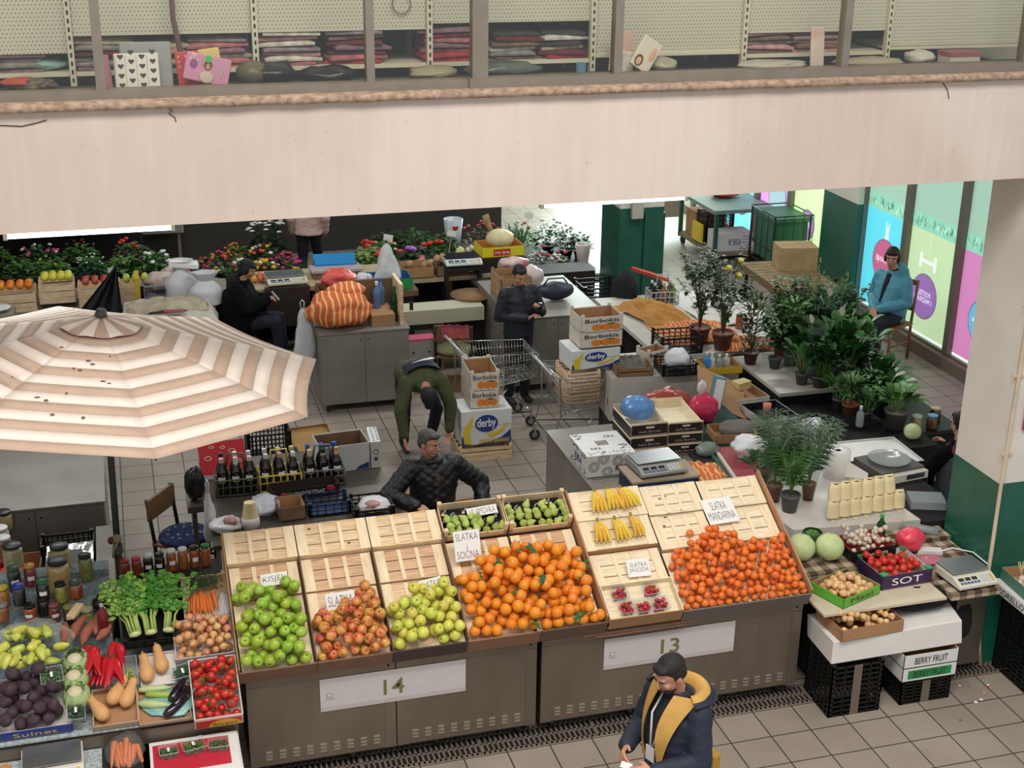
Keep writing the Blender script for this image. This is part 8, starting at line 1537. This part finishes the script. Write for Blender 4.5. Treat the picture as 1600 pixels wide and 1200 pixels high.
m=MB();m.box(-.1,.1,-.04,.04,0,.03,mat('white_device','#dcdad6',.4));m.tube([(.1,0,.02),(.2,.06,.02),(.35,0,.02),(.42,-.2,.02)],.006,PAPER,n=5);one('power_strip',m,'white power strip with a cable at the corner of the checked table','power strip',(6.12,8.72,.93),(0,0,R(-20)));m=MB();m.lathe([(0,0),(.035,0),(.035,.3),(0,.3)],film('clear_grey2','#b9c2c2',.45,.1,.4),n=12,M=TR(ry=90,rz=-40));one('film_roll',m,'clear plastic roll leaning by the green pillar','roll',(6.1,9.12,.99));m=MB();m.box(0,.3,0,.22,0,.07,film('clear_grey3','#b4bcc0',.5,.1,.3));one('plastic_tubs',m,'stack of clear plastic tubs right of the semolina bags','tubs',(6.32,9.35,1.0),(0,0,R(-20)));m=MB();m.box(6.3,6.75,9.1,9.9,.1,.995,mat('under_dark','#14110f',.9));one('dark_cabinet',m,'dark cabinet under the clear plastic tubs','cabinet')
one('plastic_bag',crumple(.24,.14,.05,film('pink_clear','#d98a94',.6,.15,.6),83,.4),'flat pinkish clear bag in front of the pink bag','bag',(6.02,8.57,.93))
scale('white market scale on the checked table beside the pillar',6.23,8.36,.86,3,.36,.36,plate='#a9adad',body='#d6d1c2');m=MB();m.box(6.0,6.43,8.17,8.40,.80,.855,CHK);m.box(6.15,6.42,8.3,8.4,.1,.80,STEEL2);one('scale_stand',m,'steel stand with checked cloth under the white scale','stand')
m=MB();m.box(-.24,.24,-.2,.2,0,.09,mat('scale_grey','#4f4c48',.5));m.box(-.24,.24,-.26,-.2,0,.07,mat('scale_face','#c9c6bc',.5));m.box(.0,.2,-.262,-.26,.015,.06,mat('keys_dark','#2c3330',.5));o=one('market_scale',m,'dark scale with a round clear bowl behind the semolina bags','scale',(6.55,10.12,1.0),(0,0,R(8)));m=MB();m.lathe([(0,.095),(.14,.1),(.19,.13),(.195,.13),(.14,.095)],film('clear_bowl','#c9cfcc',.4,.1,.2),n=26);m.build('bowl',parent=o);m=MB();m.box(6.25,6.85,9.92,10.40,.1,.995,mat('under_dark','#14110f',.9));one('dark_cabinet',m,'dark cabinet under the scale with the round bowl','cabinet')
for k in range(2):crate_black('plastic_crate','black taped crate tower at the right frame edge, '+('lower','upper')[k],TR(6.62,7.82,k*.36),.5,.55,.34,rows=8,cols=5,rim=TAPE,group='crate tower by the pillar')
t=tray('produce_box','green cardboard box of garlic and onions at the right frame edge',TR(6.55,7.90,.80,rz=-4),.55,.5,.1,mat('box_teal','#4f7a68',.6),inner=CARD);m=MB();m.box(6.52,7.1,7.88,8.4,.72,.80,BW);o=one('printed_box',m,'white lettered box on the crate tower at the right frame edge','box');text('CORELLO',.34,.05,INK,TR(6.515,8.14,.76,rx=90,rz=-90),parent=o)
for i in range(9):dup(gp,TR(6.62+(i%3)*.06,8.14+(i//3)*.055,.84+.02*(i%2),s=1.3),'large garlic bulb in the box at the right frame edge','garlic at the frame edge')
m=MB();
for k in range(7):m.tube([(0,0,0),(.01*math.cos(k),.02+.012*math.sin(k*2),.06),(.035*math.cos(k),.02,.13)],.006,mat('garlic_stalk','#c9b48c',.8),n=5,r1=.002)
one('garlic_stalks',m,'dry garlic stalks standing in the box at the frame edge','garlic',(6.68,8.26,.87))
for i in range(6):dup(on2,TR(6.85+(i%3)*.07,8.0+(i//3)*.07,.85,s=1.1),'golden onion in the box at the right frame edge','onions at the frame edge')
m=MB();rnd=random.Random(9)
for k in range(14):
 x,y=W(rnd.uniform(1440,1560),rnd.uniform(1070,1130),0);r_=rnd.uniform(.006,.022);m.sph((x,y,.003),(r_,r_,.003),(mat('scrap_red','#b5473c',.7),PAPER,mat('scrap_tan','#c79a72',.7))[k%3],n=6,m=4,nz=.5,seed=k)
one('floor_scraps',m,'small red and white peel scraps on the floor tiles','scraps',kind='stuff')
# people
def rm(mb,name,parent,vox=.009,sm=4,fold=0,fs=9,seed=0,mt=None,quilt=0):
 o=mb.build('tmp');r_=o.modifiers.new('r','REMESH');r_.mode='VOXEL';r_.voxel_size=vox;s_=o.modifiers.new('s','SMOOTH');s_.factor=.6;s_.iterations=sm
 bpy.context.view_layer.update();me=bpy.data.meshes.new_from_object(o.evaluated_get(bpy.context.evaluated_depsgraph_get()));bpy.data.objects.remove(o);me.name=name;n=len(me.vertices)
 if fold:
  co=np.zeros(n*3);me.vertices.foreach_get('co',co);nn=np.zeros(n*3);me.vertex_normals.foreach_get('vector',nn);co=co.reshape(-1,3);nn=nn.reshape(-1,3)
  d=np.array([(1-2*abs(noise.noise(Vector((p[0]*fs*.6,p[1]*fs*.6,p[2]*fs*1.3+seed)))))+.4*noise.noise(Vector((p[0]*fs*3,p[1]*fs*3,p[2]*fs*3+seed)))+quilt*(abs(math.sin((p[2]+p[0]*.7)*42))**.5+abs(math.sin((p[2]-p[0]*.7)*42))**.5)for p in co]);co+=nn*(d*fold)[:,None];me.vertices.foreach_set('co',co.ravel())
 me.polygons.foreach_set('use_smooth',[True]*len(me.polygons));me.materials.clear();me.materials.append(mt or mb.mats[0]);me.update();x=bpy.data.objects.new(name,me);COL.objects.link(x);x.parent=parent;return x
def lb(m,a,b_,r0,r1,mt):m.cyl(a,b_,r0,mt,r1=r1,n=12);m.sph(a,r0,mt,n=12,m=8);m.sph(b_,r1,mt,n=12,m=8)
def loft(m,rings,mt,n=20):
 v=[]
 for(c,lat,w,d,fw)in rings:
  for i in range(n):a=2*PI*i/n;v.append(Vector(c)+lat*(w*math.cos(a))+fw*(d*math.sin(a)))
 k=len(rings);m.add(v,[(j*n+i,j*n+(i+1)%n,(j+1)*n+(i+1)%n,(j+1)*n+i)for j in range(k-1)for i in range(n)]+[tuple(range(n-1,-1,-1)),tuple((k-1)*n+i for i in range(n))],mt)
def hand(m,w,d,nr,side,curl,mt,s=1.0):
 w=Vector(w);d=Vector(d).normalized();nr=Vector(nr);nr=(nr-d*nr.dot(d)).normalized();sd=d.cross(nr)*side
 for i in range(4):
  k=w+d*.085*s+sd*(.030-.02*i)*s;lb(m,w+sd*(.012-.008*i)*s,k,.015*s,.0125*s,mt);p=k;dd=d.copy()
  for j,ln in enumerate((.040,.026,.020)):
   ln*=(1.0,1.1,1.0,.8)[i];a=curl*(1+.12*i)*(.8+.2*j);dd=(dd*math.cos(a)+nr*math.sin(a)).normalized();nx=p+dd*ln*s;lb(m,p,nx,(.0105-.001*j)*s,(.0098-.001*j)*s,mt);p=nx
   nr_=nr
 p=w+sd*.018*s+d*.02*s;q=p+(sd*.8+d*.6+nr*.25).normalized()*.042*s;lb(m,p,q,.015*s,.012*s,mt);lb(m,q,q+(d*.8+nr*.5+sd*.15).normalized()*.032*s,.012*s,.0095*s,mt)
SKIN=mat('skin','#c08a70',.55,var=.05,scale=12,sss=.08)
def person(label,M,J,jk,tr,hair,hs='short',gender=0,yaw=0,pitch=0,shoe='#1c1c1e',roll=0,vest=None,belly=.12,curl=.5,voxel=.0075,puff=1.,skin=SKIN,hood=None,shirt=None,fw=None,nrm=None,fold=.006,legs=True,beard=None,browc='#241a14',quilt=0):
 t=T('person',label,'person',M=M);V=Vector;g={k:V(v)for k,v in J.items()};chest,neck,pel,head=g['chest'],g['neck'],g['pel'],g['head'];lat=(g['sR']-g['sL']).normalized();up=(chest-pel).normalized();fw_=up.cross(lat).normalized()*-1
 if fw is not None:fw_=V(fw).normalized()
 head=head+V((0,0,.022));HM=Matrix.Translation(head)@Euler((R(pitch),R(roll),R(yaw))).to_matrix().to_4x4();m=MB()
 m.sph((0,.012,.025),(.074,.092,.088),skin,n=20,m=14,M=HM);m.sph((0,-.018,-.03),(.060,.070,.082),skin,n=18,m=12,M=HM);m.sph((0,-.045,-.085),(.036,.036,.026),skin,M=HM);m.cyl((0,-.088,.01),(0,-.108,-.032),.008,skin,r1=.014,n=10,M=HM);m.sph((0,-.103,-.034),(.017,.013,.011),skin,M=HM);m.sph((0,-.072,.022),(.052,.018,.012),skin,M=HM)
 for s_ in(-1,1):m.sph((s_*.077,.012,-.015),(.011,.020,.032),skin,M=HM);m.sph((s_*.036,-.062,-.03),(.022,.018,.022),skin,M=HM)
 m.sph((0,-.086,-.062),(.022,.011,.009),skin,M=HM)
 hb=HM@V((0,.015,-.07));lb(m,hb,neck,.055,.060,skin);loft(m,[(pel,lat,.13,.09,fw_),((pel+chest)/2,lat,.13,.09,fw_),(chest,lat,.15,.09,fw_),(neck-up*.03,lat,.06,.06,fw_)],skin)
 for s_,k in((-1,'L'),(1,'R')):
  lb(m,g['s'+k],g['e'+k],.042,.036,skin);lb(m,g['e'+k],g['w'+k],.036,.026,skin);d=g.get('h'+k,(g['w'+k]-g['e'+k]));hand(m,g['w'+k],d,(nrm or{}).get(k,V((-s_*.6,-.5,-.5))),s_*-1 if gender!=9 else s_,curl,skin,.92 if gender else 1.0)
  if legs:lb(m,g['p'+k],g['k'+k],.070,.048,skin);lb(m,g['k'+k],g['a'+k],.046,.03,skin)
 lb(m,g['sL'],g['sR'],.045,.045,skin);lb(m,g['pL'],g['pR'],.07,.07,skin);rm(m,'body',t,voxel,2)
 m=MB()
 for s_ in(-1,1):m.sph((s_*.030,-.0775,-.006),(.013,.008,.0065),mat('eye_white','#d8d0c8',.3),M=HM);m.sph((s_*.030,-.0845,-.007),(.006,.003,.0055),mat('iris','#2a1c14',.2),n=8,m=5,M=HM)
 m.build('eye',parent=t);m=MB()
 for s_ in(-1,1):m.tube([(s_*.014,-.091,.014),(s_*.032,-.089,.020),(s_*.05,-.078,.014)],.0045,mat('brow'+browc[1:],browc,.8),n=5,M=HM)
 m.build('eyebrow',parent=t);m=MB();m.tube([(-.022,-.092,-.061),(0,-.0985,-.062),(.022,-.092,-.061)],.0035,mat('lips','#8f4f48',.5),n=5,M=HM);m.build('lips',parent=t)
 hm=mat('hair'+hair[1:],hair,.7,var=.3,scale=50,bump=.5);m=MB()
 if hs=='cap':m.sph((0,.012,.045),(.086,.102,.080),hm,n=20,m=12,M=HM);m.sph((0,.05,-.0),(.078,.062,.07),hm,M=HM);m.sph((0,-.085,.045),(.06,.05,.012),hm,M=HM)
 else:
  m.sph((0,.026,.050),(.080,.092,.078),hm,n=20,m=12,M=HM);m.sph((0,.062,.0),(.070,.050,.07),hm,M=HM);m.sph((0,-.045,.082),(.06,.042,.028),hm,M=HM)
  for s_ in(-1,1):m.sph((s_*.066,.03,.02),(.018,.05,.05),hm,M=HM)
  if hs=='bob':
   m.sph((0,.055,-.03),(.080,.055,.10),hm,M=HM);m.sph((0,-.05,.07),(.074,.045,.035),hm,M=HM)
   for s_ in(-1,1):m.sph((s_*.075,.02,-.01),(.022,.05,.055),hm,M=HM)
  if hs=='bun':m.sph((0,.10,.01),(.05,.045,.05),hm,M=HM)
 rm(m,'hair' if hs!='cap' else 'cap',t,.007,2,.0025,60)
 if beard:m=MB();m.sph((0,-.036,-.078),(.054,.052,.042),mat('beard',beard,.8,var=.3,scale=60),M=HM);m.tube([(-.03,-.088,-.058),(0,-.101,-.05),(.03,-.088,-.058)],.006,mat('beard',beard,.8),n=5,M=HM);m.build('beard',parent=t)
 jm=jk;m=MB();w0=.17*puff;mid=(pel+chest)/2;loft(m,[(pel-up*.07,lat,w0,.125*puff+belly*.2,fw_),(pel+up*.03,lat,w0,belly+.03,fw_),(mid+fw_*.02,lat,w0*.98,belly+.03,fw_),(chest-up*.02,lat,.195*puff,.135*puff,fw_),(chest+up*.05,lat,.17,.11,fw_),(neck-up*.01,lat,.085,.08,fw_)],jm)
 for k in 'LR':lb(m,g['s'+k],g['e'+k],.070*puff,.062*puff,jm);lb(m,g['e'+k],g['e'+k]+(g['w'+k]-g['e'+k])*.93,.060*puff,.045*puff,jm);lb(m,g['s'+k],chest,.075,.1,jm)
 m.cyl(neck-up*.04,neck+up*.025,.086,jm,r1=.080,n=16);rm(m,'jacket',t,.011,3,fold,9,chest.x+chest.z,None,quilt)
 if shirt:m=MB();loft(m,[(mid+fw_*.045,lat,.05,belly+.02,fw_),(chest+fw_*.03,lat,.055,.125*puff,fw_),(neck+fw_*.02,lat,.062,.066,fw_),(neck+up*.055,lat,.055,.055,fw_)],mat('shirt'+shirt[1:],shirt,.8));rm(m,'shirt',t,.01,2)
 if vest:m=MB();loft(m,[(pel-up*.12,lat,w0*1.12,belly+.06,fw_),(mid,lat,w0*1.08,belly+.05,fw_),(chest,lat,.19,.15,fw_),(chest+up*.09,lat,.13,.11,fw_)],vest);rm(m,'vest',t,.012,3,.006)
 if hood:m=MB();b_=neck-fw_*.09;m.sph(b_,(.13,.10,.09),hood,n=16,m=10);m.sph(b_-V((0,0,.05)),(.15,.11,.07),hood);rm(m,'hood',t,.011,3,.008)
 if legs:
  m=MB();loft(m,[(pel-up*.1,lat,.15,.12,fw_),(pel+up*.06,lat,.145,.12,fw_)],tr)
  for k in 'LR':lb(m,g['p'+k],g['k'+k],.098,.072,tr);lb(m,g['k'+k],g['a'+k]+(g['k'+k]-g['a'+k])*.08,.070,.055,tr)
  lb(m,g['pL'],g['pR'],.1,.1,tr);rm(m,'trousers',t,.012,3,.006,8)
  for k in 'LR':a=g['a'+k];f=g.get('t'+k,V((0,-1,0)));f=V(f).normalized();m=MB();lb(m,a-V((0,0,.03))-f*.03,a-V((0,0,.04))+f*.14,.042,.038,mat('shoe'+shoe[1:],shoe,.5));m.sph(a,.045,mat('shoe'+shoe[1:],shoe,.5));rm(m,'shoe',t,.01,2)
 return t,HM,g
STAND=dict(pel=(0,0,.95),chest=(0,0,1.36),neck=(0,.01,1.47),head=(0,-.02,1.62),sL=(-.18,0,1.40),sR=(.18,0,1.40),eL=(-.25,.03,1.12),eR=(.25,.03,1.12),wL=(-.24,-.08,.88),wR=(.24,-.08,.88),pL=(-.09,0,.92),pR=(.09,0,.92),kL=(-.1,-.02,.50),kR=(.1,-.02,.50),aL=(-.11,.02,.09),aR=(.11,.02,.09))
SIT=dict(pel=(0,.02,.56),chest=(0,.0,.96),neck=(0,.0,1.08),head=(0,-.03,1.23),sL=(-.18,0,1.0),sR=(.18,0,1.0),eL=(-.24,-.02,.74),eR=(.24,-.02,.74),wL=(-.08,-.26,.62),wR=(.08,-.26,.62),pL=(-.09,0,.54),pR=(.09,0,.54),kL=(-.12,-.44,.52),kR=(.12,-.44,.52),aL=(-.12,-.42,.09),aR=(.12,-.42,.09))
def JJ(b_,**k):d=dict(b_);d.update(k);return d
NAV=mat('jacket_navy','#1d2536',.7,var=.12,scale=8,bump=.2);YLW=mat('quilt_yellow','#c79a4e',.7,var=.08,scale=9,bump=.5)
J=JJ(STAND,head=(0,-.09,1.60),neck=(0,-.01,1.47),eL=(-.25,-.05,1.13),eR=(.27,-.06,1.13),wL=(-.13,-.30,1.12),wR=(.13,-.32,1.10),hL=(.45,-.8,-.05),hR=(-.5,-.8,-.05))
P1=TR(3.02,6.62,-.0,rz=-68);t,HM,g=person('man in navy parka with yellow lined hood and lanyard walking past counter 13',P1,J,NAV,mat('trousers_black','#17181c',.8),'#1b1512',yaw=-6,pitch=22,belly=.15,curl=.75,voxel=.006,shirt='#12131a',beard='#2b201a',puff=1.12,nrm={'L':Vector((.7,0,-.3)),'R':Vector((-.7,0,-.3))})
m=MB()
def hoodf(off):
 def f(u,v):a=(u-.5)*4.0;r_=.082+.10*v+off;return(r_*1.15*math.sin(a),.01+r_*.98*math.cos(a)*(1.15 if abs(a)<1.2 else 1),1.47+.075*math.sin(v*PI*.75)-.07*v*v*max(0,math.cos(a))-.02*v*abs(a)-off)
 return f
m.grid(hoodf(0),34,10,YLW);m.build('hood_lining',parent=t);m=MB();m.grid(hoodf(.014),34,10,NAV);m.tube([hoodf(.008)(i/34,1.0)for i in range(35)],.014,NAV,n=7);m.build('hood_shell',parent=t)
m=MB()
for s_ in(-1,1):m.grid(lambda u,v,s_=s_:(s_*((.06+.13*u)*(1-v)+(.045+.035*u)*v),(-.105+.09*u)*(1-v)-(.205+.0*u)*v-.075*math.sin(PI*v)*(1-.3*u),1.51*(1-v)+1.06*v+.03*math.sin(PI*v)),8,14,YLW)
m.build('quilted_lapel',parent=t)
m=MB();WL=mat('lanyard_white','#d9dade',.5);m.tube([(-.06,-.06,1.47),(-.05,-.17,1.36),(-.01,-.21,1.16)],.008,WL,n=5);m.tube([(.06,-.06,1.47),(.05,-.17,1.36),(.01,-.21,1.16)],.008,WL,n=5);m.build('lanyard',parent=t);m=MB();m.box(-.035,.035,-.222,-.216,1.06,1.16,WL);m.build('badge_card',parent=t)
m=MB();m.cyl((-.175,-.20,1.12),(-.18,-.205,1.125),.012,CHROME,n=10);m.build('cuff_button',parent=t);m=MB();m.box(-.335,-.325,-.02,.03,1.18,1.24,mat('patch_brown','#5a3228',.7),M=TR(rx=0));m.build('sleeve_patch',parent=t)
m=MB();m.box(-.035,.035,-.02,.02,-.014,.014,mat('pack_white','#e2dfdf',.4));m.box(-.036,.036,-.021,.021,-.004,.004,mat('pack_pink','#d0607a',.4));one('small_pack',m,'small white and pink pack held by the man in the yellow lined parka','pack',M=P1@TR(0,-.41,1.10,rz=25,rx=30))
m=MB();m.box(-.10,.10,-.05,.03,.0,.5,mat('bag_mustard','#b88f34',.7));t2=one('tote_bag',m,'mustard yellow bag hanging at the hip of the man in the parka','bag',M=P1@TR(.02,.27,.46),bevel=.02)
BQ=mat('jacket_black_quilt','#141518',.5,bump=.9,scale=14);J=JJ(SIT,pel=(0,.05,.60),chest=(.02,-.02,1.02),neck=(.0,-.03,1.13),head=(-.03,-.06,1.27),sL=(-.19,-.02,1.06),sR=(.2,-.02,1.06),eL=(-.42,-.14,.86),eR=(.44,-.04,.86),wL=(-.22,-.36,.84),wR=(.42,-.24,.68))
person('grey haired man in black quilted jacket sitting behind the pear trays',TR(2.47,10.98,.08),J,BQ,mat('trousers_black','#17181c',.8),'#4d4a47',yaw=42,pitch=6,roll=8,belly=.17,puff=1.15,shirt='#3d3129',curl=.6,browc='#3a342e',quilt=1.3);m=MB();m.box(-.2,.2,-.2,.2,.50,.53,WOODD)
for a in(-.16,.16):
 for b_ in(-.16,.16):m.cyl((a,b_,0),(a,b_,.5),.02,WOODD,n=8)
one('stool',m,'wooden stool under the man in the black quilted jacket','stool',(2.47,11.03,0))
OL=mat('jacket_olive','#46492b',.8,var=.1,scale=7);J=JJ(STAND,pel=(0,.14,.84),chest=(0,-.33,.96),neck=(0,-.43,.91),head=(0,-.54,.80),sL=(-.19,-.36,.94),sR=(.19,-.36,.94),eL=(-.28,-.45,.66),eR=(.28,-.43,.66),wL=(-.26,-.52,.39),wR=(.25,-.48,.39),pL=(-.10,.14,.81),pR=(.10,.14,.81),kL=(-.17,-.14,.48),kR=(.22,-.08,.48),aL=(-.14,.0,.09),aR=(.2,.12,.09))
P3=TR(2.96,13.92,0,rz=2);t,HM,g=person('man in olive jacket and dark cap bending down with both arms hanging',P3,J,OL,mat('trousers_navy','#1b2136',.85),'#10131c','cap',pitch=74,belly=.13,puff=1.15,shoe='#2a3035',fw=(0,-.2,-1),curl=.4);m=MB();NV2=mat('yoke_navy','#12182a',.8)
m.grid(lambda u,v:(-.20+.40*u,-.15-.24*v,1.045+.085*math.sin(u*PI)**.6+.02*v-.035*abs(v-.4)),16,8,NV2);m.build('navy_yoke',parent=t);m=MB();m.add([(-.13,-.33,1.145),(.02,-.28,1.162),(.13,-.20,1.145),(.16,-.21,1.135),(.14,-.27,1.15),(.0,-.32,1.162)],[(0,1,5),(1,2,4,5),(2,3,4)],mat('logo_white','#e4e4e2',.6));m.build('white_curved_logo',parent=t)
J=JJ(STAND,head=(-.02,-.06,1.60),eR=(.27,-.06,1.14),wR=(.12,-.27,1.24),eL=(-.26,.0,1.13),wL=(-.0,-.24,1.14),hR=(-.2,-.3,.7),hL=(.7,-.3,.5));P4=TR(4.45,15.0,0,rz=12);t,HM,g=person('man in dark navy jacket standing behind the empty trolley with hands raised to his chest',P4,J,mat('jacket_dark','#171c26',.6,bump=.3),mat('trousers_black','#17181c',.8),'#17120f',yaw=-8,pitch=20,belly=.14,puff=1.08,shirt='#241f22',curl=.8);m=MB();m.tube([(.0,-.17,1.0),(.015,-.165,1.2),(.04,-.12,1.42)],.004,CHROME,n=5);m.build('zip',parent=t);m=MB();m.lathe([(0,0),(.03,0),(.034,.07),(0,.07)],BLACKP,n=12);one('coffee_cup',m,'small dark cup in the hand of the man in the navy jacket','cup',M=P4@TR(.1,-.33,1.27))
CW=mat('chair_wood','#8a5c38',.5,var=.1,scale=7);PC=TR(9.66,15.36,0,rz=-66,s=1.1);simple_chair('brown wooden chair of the woman in the teal jacket',PC,CW,CW,w=.44,d=.44,hs=.46,hb=.98,back='slats');J=JJ(SIT,wL=(-.02,-.30,.67),wR=(.04,-.31,.68),head=(-.01,-.05,1.24));J={k:(v[0],v[1],v[2]+(.0 if k[0]in 'ak' else.0))for k,v in J.items()}
person('dark haired woman in teal jacket sitting on the wooden chair by the shop windows',PC@TR(0,.02,0),J,mat('jacket_teal','#4f93a6',.65,var=.08,scale=6),mat('trousers_ink','#181b26',.85),'#1f1613','bob',1,yaw=28,pitch=4,belly=.18,puff=1.1,shirt='#101014',curl=.35,hood=mat('jacket_teal','#3f7f90',.65),shoe='#6a7078',skin=mat('skin_warm','#bd8468',.55));
J=JJ(SIT,head=(.0,-.12,1.22),neck=(0,-.04,1.08),eL=(-.22,-.12,.78),eR=(.22,-.12,.78),wL=(-.05,-.36,.86),wR=(.06,-.36,.86),kL=(-.1,-.46,.60),kR=(.14,-.46,.58),aL=(-.1,-.5,.09),aR=(.12,-.52,.09));P6=TR(1.36,16.95,.10,rz=72);t,HM,g=person('woman in black padded coat sitting sideways looking at her phone',P6,J,mat('coat_black2','#0c0d0e',.95,bump=.4,spec=.15),mat('trousers_ink','#181b26',.85),'#0e0c0c','bob',1,yaw=6,pitch=26,belly=.24,puff=1.5,hood=mat('fur_black','#0c0b0b',.95,bump=1,scale=40),curl=.7);m=MB();m.box(-.035,.035,-.006,.006,-.07,.07,BLACK);m.box(-.03,.03,-.007,-.006,-.06,.06,mat('phone_screen','#b9a8c8',.3,emis=.4),M=TR(rz=180));one('phone',m,'lit phone held by the woman in the black coat','phone',M=P6@TR(0,-.45,.90,rx=-40));m=MB();m.box(-.2,.2,-.2,.2,0,.5,mat('front_box_dark','#262322',.8));one('stool',m,'dark box seat under the woman in the black coat','stool',(1.33,16.93,.0))
J=JJ(SIT,eL=(-.25,-.14,.82),wL=(-.2,-.40,.88),eR=(.25,-.1,.78));person('stall keeper in black sleeves and grey vest half hidden by the pillar, back to us',TR(7.28,10.12,.12,rz=186),J,mat('coat_black2','#0c0d0e',.95),mat('trousers_black','#17181c',.8),'#14100f','bun',1,pitch=10,vest=mat('vest_grey','#3d464c',.75,var=.06),hood=mat('collar_plum','#6a2438',.8),curl=.5);m=MB();m.box(7.1,7.46,9.95,10.3,0,.6,mat('front_box_dark','#262322',.8));one('stool',m,'dark seat under the stall keeper behind the pillar','stool')
person('person in pale pink jacket and black trousers walking behind the flower benches',TR(2.70,20.25,0,rz=170),JJ(STAND,kL=(-.12,-.14,.5),aR=(.12,.2,.1)),mat('jacket_pink','#c9a9a0',.8,bump=.6),mat('trousers_black','#17181c',.8),'#2b201c','bob',1,puff=1.25,voxel=.012)
person('person in dark clothes carrying a pale bag beyond the green pillar',TR(9.05,22.3,0,rz=160),STAND,mat('coat_black2','#0c0d0e',.95),mat('trousers_black','#17181c',.8),'#2b201c',voxel=.012);m=MB();m.box(-.18,.18,-.06,.06,0,.42,mat('bag_beige','#a89080',.8));m.tube([(-.1,0,.42),(-.06,0,.6),(.06,0,.6),(.1,0,.42)],.01,mat('bag_beige','#a89080',.8),n=5);one('tote_bag',m,'pale beige bag carried by the person in dark clothes beyond the green pillar','bag',(9.35,22.1,.32))
